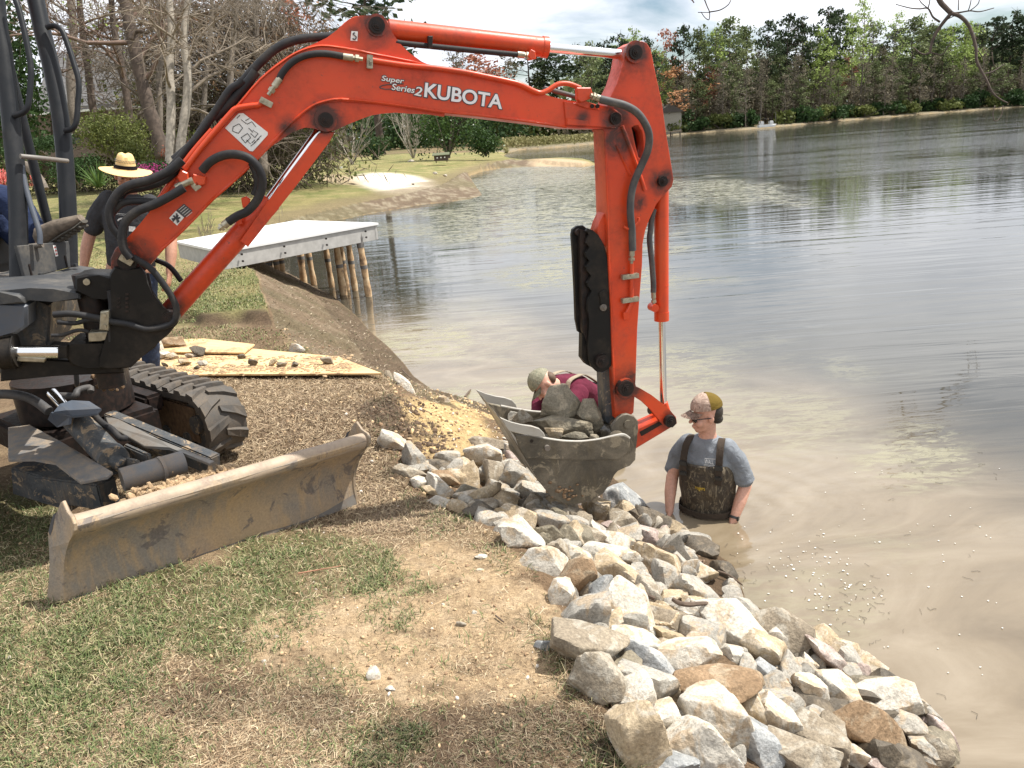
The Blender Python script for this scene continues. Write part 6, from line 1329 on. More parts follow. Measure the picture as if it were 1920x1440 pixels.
for s, e_, w_, hd in ((-1, (-.31, .03, 1.13), (-.33, -.09, .88), (.05, -.25, -.95)), (1, (.31, .03, 1.13), (.33, -.10, .89), (-.05, -.3, -.95))):
    limb(bm, [(s*.16, .0, 1.37), (s*.225, .015, 1.27), e_], [.045, .050, .046]); limb(bm, [e_, ((e_[0]+w_[0])/2+s*.004, (e_[1]+w_[1])/2, (e_[2]+w_[2])/2+.01), w_], [.048, .046, .031]); hand(bm, w_, hd, (-s, .1, 0), 1 if s > 0 else -1, .7, 1.05)
    limb(bm, [(s*.09, 0, .88), (s*.11, -.01, .5), (s*.12, .02, .1)], [.1, .07, .05])
fuse('body', bm, .0065, SK, hat_man, 2)
bm = bmesh.new(); loft(bm, torso_rings([(0, .01, .90, .185, .148), (0, .005, 1.0, .182, .15), (0, -.005, 1.1, .184, .152), (0, .0, 1.22, .198, .145), (0, .0, 1.32, .212, .132), (0, .005, 1.40, .19, .105), (0, .012, 1.44, .11, .08), (0, .01, 1.462, .078, .068)]))
for s in (-1, 1): limb(bm, [(s*.155, .005, 1.395), (s*.23, .012, 1.29), (s*.282, .024, 1.18)], [.078, .078, .076])
tee = fuse('t_shirt', bm, .008, cloth('charcoal_tee', (.045, .046, .05), .15), hat_man, 2, .006, 8); SW = simple('shirt_print', (.62, .62, .60), .8, 0, .25, 60)
for x0, x1, z0, z1 in ((-.075, .075, 1.315, 1.318), (-.06, .06, 1.306, 1.308), (-.08, -.045, 1.19, 1.225), (-.035, -.012, 1.195, 1.225), (-.002, .03, 1.19, 1.225), (.04, .085, 1.19, 1.228), (.045, .09, 1.15, 1.165), (-.03, -.015, 1.10, 1.112), (.0, .02, 1.085, 1.10), (-.05, -.035, 1.03, 1.042), (-.025, -.01, 1.03, 1.042), (.0, .015, 1.03, 1.042), (.025, .04, 1.03, 1.042), (-.015, .01, 1.05, 1.062)): wrap(patch(x0, x1, z0, z1, 4), tee, SW, 'shirt_print', tee)
bm = bmesh.new()
strap(bm, [(-.045, -1, 1.262), (-.025, -1, 1.278), (.0, -1, 1.283), (.022, -1, 1.275), (.035, -1, 1.26)], .012, .001, (0, 0, 1)); wrap(bm, tee, SW, 'shirt_print', tee)
bm = bmesh.new(); loft(bm, torso_rings([(0, .01, .78, .17, .14), (0, .01, .95, .172, .14)]))
for s in (-1, 1): limb(bm, [(s*.09, .01, .84), (s*.12, -.01, .48), (s*.13, .03, .09)], [.112, .085, .072])
fuse('jeans', bm, .010, cloth('navy_denim', (.035, .048, .085), .2), hat_man, 2, .006, 10)
for s in (-1, 1): bm = bmesh.new(); loft(bm, [((s*.13, .09, .05), (.045, 0, 0), (0, 0, .05)), ((s*.13, .0, .055), (.05, 0, 0), (0, 0, .055)), ((s*.135, -.10, .04), (.052, 0, 0), (0, 0, .04)), ((s*.138, -.17, .03), (.035, 0, 0), (0, 0, .025))], 14); lp('shoe', bm, M['shell'], hat_man)
straw, nt, p = newmat('straw'); co_ = objco(nt); wv = nt.nodes.new('ShaderNodeTexWave'); wv.inputs['Scale'].default_value = 60; wv.bands_direction = 'Z'; nt.links.new(co_, wv.inputs[0]); nt.links.new(mixc(nt, wv.outputs['Fac'], (.62, .41, .16), (.76, .55, .26)), p.inputs['Base Color']); p.inputs['Roughness'].default_value = .8
Hh = Hm @ Matrix.Translation((0, .012, .048)) @ Matrix.Rotation(math.radians(-8), 4, 'X'); bm = bmesh.new(); prof = [(0, .118), (.03, .118), (.052, .108), (.064, .09), (.075, .05), (.083, .015), (.086, 0), (.10, -.004), (.13, -.006), (.165, -.012), (.19, -.016), (.192, -.019), (.165, -.016), (.13, -.010), (.1, -.008)]
R_ = []
for k in range(48):
    a = 2*math.pi*k/48; R_.append([bm.verts.new(Hh @ Vector((math.cos(a)*r*(.93 if r < .1 else 1), math.sin(a)*r*(1.15 if r < .1 else 1.08), z-(.018*math.cos(a)**2*-1+.012)*(max(0, r-.1)/.09) - (.014*math.exp(-(math.cos(a)*r/.02)**2) if z > .1 else 0)))) for r, z in prof])
for k in range(48):
    for j in range(len(prof)-1): bm.faces.new((R_[k][j], R_[(k+1) % 48][j], R_[(k+1) % 48][j+1], R_[k][j+1]))
ht = lp('straw_hat', bm, straw, hat_man); bm = bmesh.new()
ra = [[bm.verts.new(Hh @ Vector((math.cos(2*math.pi*k/40)*(.0865-.09*z), math.sin(2*math.pi*k/40)*(.0865-.09*z)*1.19, z))) for z in (.004, .03)] for k in range(40)]
for k in range(40): bm.faces.new((ra[k][0], ra[(k+1) % 40][0], ra[(k+1) % 40][1], ra[k][1]))
lp('hat_band', bm, cloth('black_band', (.012, .010, .012)), ht); bm = bmesh.new()
for k in range(40):
    for zz in (.052, .064): a = 2*math.pi*(k+.5*(zz > .06))/40; ell(bm, Hh @ Vector((math.cos(a)*(.086-.17*zz)*.965, math.sin(a)*(.086-.17*zz)*1.12, zz)), (.0035, .0035, .0025), seg=6)
lp('hat_vent_holes', bm, M['ink'], ht)
bm = bmesh.new(); bmesh.ops.create_uvsphere(bm, u_segments=20, v_segments=12, radius=1, matrix=Hm @ Matrix.Translation((0, .035, .01)) @ Matrix.Diagonal((.0765, .078, .075, 1))); lp('hair', bm, HAIR, hat_man)
bm = bmesh.new()
for s in (-1, 1): bmesh.ops.create_uvsphere(bm, u_segments=10, v_segments=8, radius=1, matrix=Hm @ Matrix.Translation((s*.029, -.083, -.004)) @ Matrix.Diagonal((.010, .006, .006, 1)))
lp('eyes', bm, M['ink'], hat_man)
bm = bmesh.new(); bmesh.ops.create_uvsphere(bm, u_segments=16, v_segments=10, radius=1, matrix=Hm @ Matrix.Translation((0, -.045, -.088)) @ Matrix.Diagonal((.045, .046, .026, 1))); bmesh.ops.create_uvsphere(bm, u_segments=10, v_segments=8, radius=1, matrix=Hm @ Matrix.Translation((0, -.098, -.051)) @ Matrix.Diagonal((.022, .006, .005, 1))); lp('beard', bm, simple('stubble', (.13, .07, .05), .8), hat_man)
# ---------------- man bending over behind the bucket (joints laid out in the world)
def pd(x, y, d): return V(CP+ray(x, y)*d)
bent = empty('person', (0, 0, 0)); tag(bent, 'man in a maroon shirt and camouflage waders bending over behind the loaded bucket', 'person')
hip = pd(1126, 760, 6.75); chest = pd(1072, 728, 6.42); neckb = pd(1045, 722, 6.3); headc = pd(1021, 722, 6.2); sp = (chest-hip).normalized(); side = sp.cross(Vector((0, 0, 1))).normalized(); side = side if side.y < 0 else -side; nrm = side.cross(sp); nrm = nrm if nrm.z > 0 else -nrm
fdir = (Vector((-.62, -.45, -.75))).normalized(); hx = fdir.cross(sp).normalized(); 
yv = -fdir; zv = (Vector((-1, -.1, .35))-yv*Vector((-1, -.1, .35)).dot(yv)).normalized(); xv = yv.cross(zv)
Hb = Matrix(((xv.x, yv.x, zv.x, headc.x), (xv.y, yv.y, zv.y, headc.y), (xv.z, yv.z, zv.z, headc.z), (0, 0, 0, 1)))
bm = bmesh.new(); head(bm, Hb); limb(bm, [neckb-sp*.03, neckb.lerp(headc, .5), headc+sp*-.02], [.066, .058, .056])
loft(bm, [(hip, side*.15, nrm*.115), (hip.lerp(chest, .5), side*.15, nrm*.11), (chest, side*.17, nrm*.11), (neckb, side*.09, nrm*.07)])
shn = neckb-sp*.07+side*.18-nrm*.02; shf = neckb-sp*.07-side*.18-nrm*.02
aN = [shn, pd(1052, 778, 6.05), pd(1035, 815, 5.95)]; aF = [shf, pd(1012, 752, 6.4), pd(1001, 790, 6.2)]
for A in (aN, aF): limb(bm, A, [.056, .045, .032]); hand(bm, A[2], A[2]-A[1], side if A is aN else -side, 1, .8)
ft = [Vector((hip.x+.05, hip.y-.12, WZ-.45)), Vector((hip.x+.1, hip.y+.2, WZ-.45))]; kn = [hip.lerp(ft[0], .5)+Vector((-.08, -.05, 0)), hip.lerp(ft[1], .5)+Vector((-.08, .05, 0))]
for k, s in ((0, 1), (1, -1)): limb(bm, [hip+side*.08*s, kn[k], ft[k]], [.09, .065, .045])
fuse('body', bm, .007, SK2, bent, 2)
bm = bmesh.new(); mar = cloth('maroon_cloth', (.115, .018, .036), .2)
loft(bm, [(hip.lerp(chest, .25), side*.165, nrm*.128), (hip.lerp(chest, .6), side*.172, nrm*.128), (chest, side*.192, nrm*.125), (chest.lerp(neckb, .6), side*.175, nrm*.10), (neckb, side*.095, nrm*.078), (neckb+(neckb-chest)*.25, side*.07, nrm*.066)])
for A in (aN, aF): limb(bm, [A[0], A[1], A[1].lerp(A[2], .75)], [.075, .062, .046])
fuse('shirt', bm, .008, mar, bent, 2, .008, 9)
bm = bmesh.new(); bk2 = hip.lerp(chest, .42); loft(bm, [(hip-sp*.13-nrm*.03, side*.15, nrm*.12), (hip-sp*.03, side*.18, nrm*.15), (hip.lerp(chest, .2), side*.178, nrm*.14), (bk2, side*.178, nrm*.136)])
for k, s in ((0, 1), (1, -1)): limb(bm, [hip+side*.085*s-nrm*.02, kn[k], ft[k]], [.125, .09, .07])
wd2 = fuse('waders', bm, .009, CAMO_G, bent, 2, .009, 7)
bm = bmesh.new(); P = [bk2+side*.18*math.cos(a)+nrm*.139*math.sin(a) for a in np.linspace(-.2, 3.34, 14)]; strap(bm, P, .03, .004, sp); lp('wader_hem', bm, M['shell'], wd2)
bm = bmesh.new()
for s in (1, -1): strap(bm, [bk2+side*.06*s+nrm*.137, chest+side*.085*s+nrm*.128, chest.lerp(neckb, .6)+side*.10*s+nrm*.105, neckb+side*.10*s+nrm*.05, neckb+side*.105*s-nrm*.02], .042, .003, side)
lp('shoulder_straps', bm, cloth('khaki_webbing', (.30, .25, .18), .1), bent)
cap(Hb, bent, CAMO_G, CAMO_G, .052, .07)
bm = bmesh.new(); bmesh.ops.create_uvsphere(bm, u_segments=20, v_segments=12, radius=1, matrix=Hb @ Matrix.Translation((0, .066, .0)) @ Matrix.Diagonal((.070, .048, .058, 1))); lp('hair', bm, simple('short_brown_hair', (.10, .06, .035), .7, 0, .2, 80), bent)
# ---------------- operator on the excavator: only his leg and boot reach into the view
op = empty('person', V(at_d(-200, 470, 4.6))); tag(op, 'excavator operator of whom only navy trousers and a worn boot show at the left edge', 'person'); opi = Matrix.Translation(-op.location)
def od(x, y, d): return opi @ V(at_d(x, y, d))
hp_ = od(-230, 415, 4.75); kA = od(-12, 372, 4.5); aA = od(78, 446, 4.42); kB = od(-30, 392, 4.9); aB = od(40, 452, 4.8); upv = Vector((0, 0, 1))
bm = bmesh.new(); sh_ = hp_+upv*.48; nk = hp_+upv*.56; sdv = V(FW).cross(upv).normalized(); fw_ = (kA-hp_).normalized(); fw_.z = 0; fw_.normalize(); sdv = fw_.cross(upv)
loft(bm, [(hp_-upv*.05, sdv*.16, fw_*.12), (hp_+upv*.25, sdv*.155, fw_*.115), (sh_-upv*.06, sdv*.18, fw_*.11), (nk, sdv*.07, fw_*.06)]); limb(bm, [nk-upv*.03, nk+upv*.1], [.06, .056])
yo = -fw_; Ho = Matrix(((-sdv.x, yo.x, 0, nk.x), (-sdv.y, yo.y, 0, nk.y), (0, 0, 1, nk.z+.18), (0, 0, 0, 1))); head(bm, Ho)
for s in (1, -1): e_ = sh_+sdv*.25*s-upv*.27+fw_*.05; w_ = e_+fw_*.24+upv*.04; limb(bm, [sh_-upv*.06+sdv*.17*s, e_], [.055, .042]); limb(bm, [e_, w_], [.042, .029]); hand(bm, w_, fw_, -upv, 1, 1.1)
limb(bm, [hp_+sdv*.09, kA, aA], [.085, .06, .045]); limb(bm, [hp_-sdv*.09, kB, aB], [.085, .06, .045]); fuse('body', bm, .008, SK, op, 2)
bm = bmesh.new(); limb(bm, [hp_+sdv*.09, kA, aA-(aA-kA)*.12], [.115, .088, .068]); limb(bm, [hp_-sdv*.09, kB, aB], [.115, .088, .068]); ell(bm, hp_, (.19, .17, .13)); fuse('trousers', bm, .009, cloth('navy_work_cloth', (.018, .028, .065), .2), op, 2, .012, 9)
bm = bmesh.new(); loft(bm, [(hp_, sdv*.175, fw_*.14), (hp_+upv*.25, sdv*.17, fw_*.135), (sh_-upv*.04, sdv*.20, fw_*.12), (nk, sdv*.08, fw_*.07)]); 
for s in (1, -1): limb(bm, [sh_-upv*.06+sdv*.15*s, sh_+sdv*.23*s-upv*.2+fw_*.03], [.07, .065])
fuse('shirt', bm, .009, cloth('navy_shirt', (.02, .03, .07), .2), op, 2, .008, 9)
for nm, (hx_, hy_, hd_), (tx_, ty_, td_) in (('boot', (84, 452, 4.40), (126, 424, 4.36)), ('boot', (46, 458, 4.78), (84, 440, 4.74))):
    h0 = od(hx_, hy_, hd_); t0 = od(tx_, ty_, td_); ax = (t0-h0).normalized(); L = (t0-h0).length*1.6; nn = (upv-ax*upv.dot(ax)).normalized(); ss = ax.cross(nn)
    bm = bmesh.new(); loft(bm, [(h0-ax*.03+nn*.02, ss*.03, nn*.045), (h0+nn*.03, ss*.038, nn*.055), (h0+ax*L*.45+nn*.02, ss*.043, nn*.045), (h0+ax*L*.8+nn*.0, ss*.044, nn*.034), (h0+ax*L+nn*-.005, ss*.028, nn*.02)], 16); bt_ = lp(nm, bm, simple('worn_boot', (.15, .12, .09), .85, 0, .4, 25, .5), op)
    bm = bmesh.new(); loft(bm, [(h0-ax*.035-nn*.03, ss*.033, nn*.013), (h0+ax*L*.5-nn*.03, ss*.045, nn*.012), (h0+ax*L*.85-nn*.036, ss*.046, nn*.012), (h0+ax*L*1.02-nn*.028, ss*.028, nn*.01)], 12)
    for k in range(9): add_box(bm, h0+ax*(L*(k+.3)/9)-nn*.046, .012, .085, .012, ax, ss, nn, .002)
    lp('boot_sole', bm, simple('boot_rubber', (.06, .055, .045), .9), bt_)
# ================================================================ DOCK
dz = .55; wood = simple('grey_fascia', (.36, .35, .33), .8, 0, .15, 9, .2); deckm = simple('white_deck', (.66, .66, .655), .5, 0, .04, 4)
dA, dB, dC, dD = [at_z(x, y, dz) for x, y in ((332, 452), (556, 413), (706, 418), (414, 470))]
dock = empty('fishing_dock', (dA+dC)/2*np.array([1, 1, 0])+np.array([0, 0, WZ])); tag(dock, 'low white-topped wooden dock on round pilings at the lake edge', 'dock')
up = Vector((0, 0, 1)); D4 = [V(q) for q in (dA, dB, dC, dD)]; cD = sum(D4, Vector())/4
bm = bmesh.new(); add_prism(bm, [q+(q-cD).normalized()*.03 for q in D4], -up*.035); bm_obj('deck_top', bm, deckm, dock)
for a, b in ((3, 2), (0, 3), (2, 1), (1, 0)):
    X = (D4[b]-D4[a]).normalized(); n_ = X.cross(up).normalized(); bm = bmesh.new(); add_box(bm, (D4[a]+D4[b])/2-up*.16+(cD-(D4[a]+D4[b])/2).normalized()*.03, (D4[b]-D4[a]).length, .05, .24, X, n_, up, .004); f = bm_obj('fascia_board', bm, wood, dock)
    if (a, b) == (3, 2):
        for t in (.1, .35, .62, .9):
            for dzz in (-.1, -.2):
                q = D4[a].lerp(D4[b], t)-up*(-dzz)+ (n_ if n_.y < 0 else -n_)*.03; bm = bmesh.new(); add_tube(bm, [q, q+(n_ if n_.y < 0 else -n_)*.02], .016, 8); bm_obj('bolt', bm, M['grime'], f)
pm, nt, p = newmat('piling_wood'); co_ = objco(nt); sx_ = nt.nodes.new('ShaderNodeSeparateXYZ'); nt.links.new(posco(nt), sx_.inputs[0])
pn_ = noise(nt, posco(nt), 7, 5, .65); cpi = ramp(nt, pn_, [(.35, (.16, .10, .06)), (.5, (.50, .33, .18)), (.68, (.62, .48, .30))])
wetp = ramp(nt, mth(nt, 'ADD', sx_.outputs[2], mth(nt, 'MULTIPLY', pn_, .25)), [(-.45+1-1+.0, 0), (.0, 0)]) if False else None
nt.links.new(cpi, p.inputs['Base Color']); p.inputs['Roughness'].default_value = .85; nt.links.new(bump(nt, pn_, .5, .02), p.inputs['Normal'])
shade_band = simple('piling_shade_band', (.14, .13, .12), .7, 0, .25, 10)  # shade tone for the piling tops, shared with the bands
for (x, y0, y1, r_, sl) in [(706, 440, 556, 6.2, 1), (667, 450, 545, 5.6, 1), (640, 455, 546, 5.4, 1), (634, 458, 555, 6.2, 1), (615, 462, 540, 5.2, 0), (587, 468, 530, 5.2, 0), (566, 474, 533, 6.4, 1), (532, 470, 522, 5, 0), (514, 478, 525, 5, 0), (470, 482, 505, 5, 0), (655, 452, 538, 4.8, 0)]:
    b0 = V(at_z(x+9, y1, WZ-.02)); top = Vector((b0.x, b0.y, dz-.03)); d = (b0-V(CP)).dot(FV); r = r_*d/FPX
    for _k in range(30):
        if inside(np.array([[b0.x, b0.y]]), np.array([(q.lerp(cD, .05).x, q.lerp(cD, .05).y) for q in D4]))[0]: break
        b0 = b0.lerp(Vector((cD.x, cD.y, b0.z)), .04)
    top = Vector((b0.x, b0.y, dz-.03)); b0 = b0+Vector((random.uniform(-.05, .05), 0, 0)); bm = bmesh.new(); P = [b0.lerp(top, t) for t in np.linspace(-.35, 1, 12)]; add_tube(bm, P, [r*(1+.12*math.sin(k*2.1)) for k in range(12)], 12)
    o = bm_obj('piling', bm, pm, dock, autos=50)
    if sl: bm = bmesh.new(); add_tube(bm, [b0.lerp(top, .72), top], r*1.12, 12); bm_obj('piling_shade_band', bm, shade_band, o, autos=50)  # dark collar paints the deck shadow on the piling top
    bm = bmesh.new(); add_tube(bm, [b0.lerp(top, .42), b0.lerp(top, .47)], r*1.1, 12); bm_obj('piling_band', bm, shade_band, o, autos=50)
# ================================================================ VEGETATION
def leafmat(name, c1, c2, rough=.7, tr=.25):
    m, nt, p = newmat(name); a = nt.nodes.new('ShaderNodeVertexColor'); a.layer_name = 'Tint'; s = nt.nodes.new('ShaderNodeSeparateColor'); nt.links.new(a.outputs[0], s.inputs[0])
    oi = nt.nodes.new('ShaderNodeObjectInfo'); c = mixc(nt, s.outputs[0], c1, c2); k = mth(nt, 'ADD', mth(nt, 'MULTIPLY', oi.outputs['Random'], .3), .85)
    v = nt.nodes.new('ShaderNodeVectorMath'); v.operation = 'SCALE'; nt.links.new(c, v.inputs[0]); nt.links.new(k, v.inputs['Scale']); nt.links.new(v.outputs[0], p.inputs['Base Color'])
    p.inputs['Roughness'].default_value = rough; p.inputs['Specular IOR Level'].default_value = .2
    t = nt.nodes.new('ShaderNodeBsdfTranslucent'); nt.links.new(v.outputs[0], t.inputs[0]); mx = nt.nodes.new('ShaderNodeMixShader'); mx.inputs[0].default_value = tr
    out = nt.nodes['Material Output']; nt.links.new(p.outputs[0], mx.inputs[1]); nt.links.new(t.outputs[0], mx.inputs[2]); nt.links.new(mx.outputs[0], out.inputs[0]); return m
LM = {'twigd': leafmat('dark_twig_haze', (.06, .046, .034), (.17, .135, .10)), 'pine': leafmat('pine_needles', (.022, .04, .018), (.06, .085, .04)), 'spring': leafmat('spring_leaves', (.17, .25, .06), (.38, .46, .14)), 'mid': leafmat('mid_green_leaves', (.08, .11, .045), (.20, .23, .10)),
      'pale': leafmat('pale_new_leaves', (.22, .30, .09), (.42, .50, .20)), 'bare': leafmat('bare_twig_haze', (.115, .10, .065), (.24, .21, .145)), 'red': leafmat('red_buds', (.26, .09, .06), (.42, .20, .13)),
      'rust': leafmat('rusty_buds', (.34, .15, .07), (.50, .28, .14)), 'ever': leafmat('evergreen_shrub', (.018, .04, .014), (.055, .10, .03)), 'holly': leafmat('glossy_leaves', (.02, .05, .014), (.09, .15, .04), .35),
      'olive': leafmat('olive_leaves', (.06, .08, .02), (.17, .19, .055)), 'brown': leafmat('dead_leaves', (.15, .085, .045), (.34, .20, .10)), 'magenta': leafmat('azalea_flowers', (.30, .03, .15), (.48, .09, .27)),
      'pink': leafmat('coral_flowers', (.60, .13, .12), (.75, .30, .26)), 'reed': leafmat('reeds', (.16, .16, .05), (.38, .34, .17)), 'yucca': leafmat('strap_leaves', (.04, .09, .02), (.14, .22, .06))}
BM = {'grey': simple('grey_bark', (.15, .125, .10), .9, 0, .35, 14, .5), 'dark': simple('dark_bark', (.075, .055, .042), .95, 0, .4, 9, .6), 'pale': simple('pale_bark', (.30, .265, .215), .85, 0, .3, 10, .4), 'twig': simple('pale_twigs', (.22, .18, .135), .9, 0, .3, 5), 'brown': simple('brown_twigs', (.15, .10, .075), .9, 0, .3, 6)}
def leaf_quads(rg, centres, n, size, asp=.6, tint=None, up_bias=0.0):
    """n random leaf-sized quads per centre; centres: list of (c, (rx,ry,rz))"""
    co = []; tn = []
    for c, r in centres:
        u = rg.normal(size=(n, 3)); u /= np.linalg.norm(u, axis=1)[:, None]; rad = rg.random(n)**.45
        P = np.array(c)+u*np.array(r)*rad[:, None]
        a = rg.normal(size=(n, 3)); a /= np.linalg.norm(a, axis=1)[:, None]; b = np.cross(a, rg.normal(size=(n, 3))+np.array([0, 0, up_bias])); b /= np.linalg.norm(b, axis=1)[:, None]
        s = size*(.6+.8*rg.random(n))[:, None]; co.append(np.stack([P-a*s, P-b*s*asp, P+a*s, P+b*s*asp], 1)); tc = np.clip(rg.random()*.55+rg.random(n)*.5, 0, 1); tn.append(np.repeat(tc, 4))
    co = np.concatenate(co).reshape(-1, 3); tn = np.concatenate(tn); return co, tn
def leaf_obj(name, co, tn, mat, parent=None):
    q = np.arange(len(co)).reshape(-1, 4); return fast_mesh(name, co, q, mat, parent, [('Tint', 'POINT', np.stack([tn]*3, 1))])
def tri_tubes(name, segs, mat, parent=None, k=4):
    """segs: (n,8) p0 p1 r0 r1"""
    s = np.array(segs); p0, p1, r0, r1 = s[:, :3], s[:, 3:6], s[:, 6], s[:, 7]; t = p1-p0; t /= np.linalg.norm(t, axis=1)[:, None]+1e-9
    h = np.where(np.abs(t[:, 2:3]) > .9, np.array([[1., 0, 0]]), np.array([[0, 0, 1.]])); a = np.cross(t, h); a /= np.linalg.norm(a, axis=1)[:, None]; b = np.cross(t, a)
    an = np.arange(k)*2*np.pi/k; ring = np.cos(an)[None, :, None]*a[:, None]+np.sin(an)[None, :, None]*b[:, None]
    A = p0[:, None]+ring*r0[:, None, None]; B = p1[:, None]+ring*r1[:, None, None]; co = np.concatenate([A, B], 1).reshape(-1, 3)
    base = (np.arange(len(s))*2*k)[:, None]; i = np.arange(k); Q = np.stack([base+i, base+(i+1) % k, base+k+(i+1) % k, base+k+i], -1).reshape(-1, 4); return fast_mesh(name, co, Q, mat, parent, smooth=True)
def branches(r, p, d, L, rad, depth, segs, tips, spread=.6, droop=0.0, kids=(3, 4), wob=.15, ratio=.62, minr=.004):
    n = 4 if depth > 1 else 3; q = Vector(p); dd = Vector(d).normalized(); pts = [(q.copy(), rad)]
    for i in range(n):
        dd = (dd+Vector((r.gauss(0, wob), r.gauss(0, wob), r.gauss(0, wob)-droop*(.4 if depth > 1 else 1)))).normalized(); q2 = q+dd*L/n; r2 = max(minr, rad*(1-.5*(i+1)/n)); segs.append((*q, *q2, pts[-1][1], r2)); q = q2; pts.append((q.copy(), r2))
    if depth == 0: tips.append(q); return
    for k in range(r.randint(*kids)):
        i = r.randint(1 if depth > 2 else 0, n); b, br = pts[i]; ax = Vector((r.gauss(0, 1), r.gauss(0, 1), r.gauss(0, .6))); nd = (dd+ax.normalized()*spread*r.uniform(.6, 1.3)).normalized()
        branches(r, b, nd, L*ratio*r.uniform(.8, 1.2), max(minr, br*.62), depth-1, segs, tips, spread, droop, kids, wob, ratio, minr)
_sx = [(x, float((np.append(WL[i], WZ)-CP)@FW)) for i, (x, y) in enumerate(water_px) if i >= 43]; _sx.sort()
def shore_d(x): return float(np.interp(x, [q[0] for q in _sx], [q[1] for q in _sx]))
# (the far shoreline runs from the 43rd traced point on)
# --- library trees for the far shore (about 18 m tall, origin at the base)
def far_tree_mesh(kind, seed):
    rg = np.random.default_rng(seed); r = random.Random(seed); H = 18.0; segs = []; lean = r.uniform(-.5, .5)
    tp = [Vector((lean*t*t+r.uniform(-.15, .15), r.uniform(-.15, .15), H*t*.93)) for t in np.linspace(0, 1, 9)]; tp[0] = Vector((0, 0, -.5))
    R0_ = {'pine': .26, 'bare': .17}.get(kind, .19)
    for i in range(8): segs.append((*tp[i], *tp[i+1], R0_*(1-i/9), R0_*(1-(i+1)/9)))
    lo = {'pine': .45, 'spring': .28, 'mid': .25, 'pale': .45, 'bare': .22, 'red': .4, 'rust': .12}[kind]; cl = []
    nb = {'pine': 26, 'bare': 34, 'pale': 26}.get(kind, 30)
    for k in range(nb):
        t = lo+(1-lo)*(k+.5)/nb; b = tp[min(7, int(t*8))].lerp(tp[min(8, int(t*8)+1)], t*8-int(t*8)); prof = math.sin(math.pi*min(1, ((t-lo)/(1-lo))*.85+.13))**.7
        wid = {'pine': 2.9, 'bare': 2.6, 'pale': 2.2, 'rust': 4.3}.get(kind, 2.9)*prof*r.uniform(.55, 1.15); a = r.random()*6.283; e = b+Vector((math.cos(a)*wid, math.sin(a)*wid, wid*r.uniform(.05, .55)))
        segs.append((*b, *e, .07, .02)); 
        if kind == 'bare' or r.random() < .4:
            for _ in range(4): q = b.lerp(e, r.uniform(.3, 1)); segs.append((*q, *(q+Vector((r.gauss(0, .5), r.gauss(0, .5), r.uniform(.3, 1.2)))), .035, .012))
        rr = r.uniform(.75, 1.35)*(1.0 if kind != 'pine' else .95); cl.append((tuple(e), (rr*1.15, rr*1.15, rr*(.6 if kind == 'pine' else .8))))
        if r.random() < .5: cl.append((tuple(b.lerp(e, .5)), (rr, rr, rr*.6)))
    dens = {'pine': 30, 'spring': 24, 'mid': 28, 'pale': 16, 'bare': 11, 'red': 17, 'rust': 24}[kind]; sz = {'pine': .27, 'bare': .2, 'pale': .22}.get(kind, .25)
    co, tn = leaf_quads(rg, cl, dens, sz); return segs, co, tn
LIB = {}
def lib_tree(kind, v):
    if (kind, v) not in LIB:
        segs, co, tn = far_tree_mesh(kind, hash((kind,)) % 1 + {'pine': 10, 'spring': 20, 'mid': 30, 'pale': 40, 'bare': 50, 'red': 60, 'rust': 70}[kind]+v)
        a = tri_tubes('trunk', segs, BM['dark' if kind in ('pine', 'mid') else 'grey']); b = leaf_obj('crown', co, tn, LM[kind]); LIB[(kind, v)] = (a.data, b.data); bpy.data.objects.remove(a); bpy.data.objects.remove(b)
    return LIB[(kind, v)]
KN = {'pine': ('dark pine', 'pine tree'), 'spring': ('bright spring-green tree', 'tree'), 'mid': ('mid-green leafy tree', 'tree'), 'pale': ('thin pale-leaved tree', 'tree'), 'bare': ('grey bare tree', 'tree'), 'red': ('tree hazy with reddish buds', 'tree'), 'rust': ('broad rusty-orange budding tree', 'tree')}
ORD = ['first', 'second', 'third', 'fourth', 'fifth', 'sixth', 'seventh', 'eighth', 'ninth', 'tenth', 'eleventh', 'twelfth', 'thirteenth', 'fourteenth', 'fifteenth', 'sixteenth', 'seventeenth', 'eighteenth', 'nineteenth', 'twentieth'] + ['%d-th' % k for k in range(21, 60)]
def put_tree(kind, x, ytop, dist, wpx, zb, label, group, v=None, ybase=None):
    """tree whose trunk stands at pixel column x, distance dist along the view; crown top at ytop"""
    gz_ = zb is None; zb = 0 if gz_ else zb
    yb = 300
    for _ in range(12):      # pixel row of the ground at that column and distance
        q = CP+ray(x, yb)*dist; yb += (q[2]-zb)*FPX/dist
    b = CP+ray(x, yb)*dist; zb = tz(b[0], b[1])-.05 if gz_ else zb; b[2] = zb; top = CP+ray(x, ytop)*dist; h = max(1.0, top[2]-zb)
    root = empty('pine_tree' if kind == 'pine' else 'leafy_tree' if kind in ('spring', 'mid', 'pale') else 'budding_tree' if kind != 'bare' else 'bare_tree', b, random.random()*6.28); sxy = wpx*dist/FPX/6.6; root.scale = (sxy, sxy, h/18.0); tag(root, label, KN[kind][1], group)
    for nm, me in zip(('trunk', 'crown'), lib_tree(kind, v if v is not None else random.randint(0, 2))):
        o = bpy.data.objects.new(nm, me); COL.objects.link(o); o.parent = root
    return root
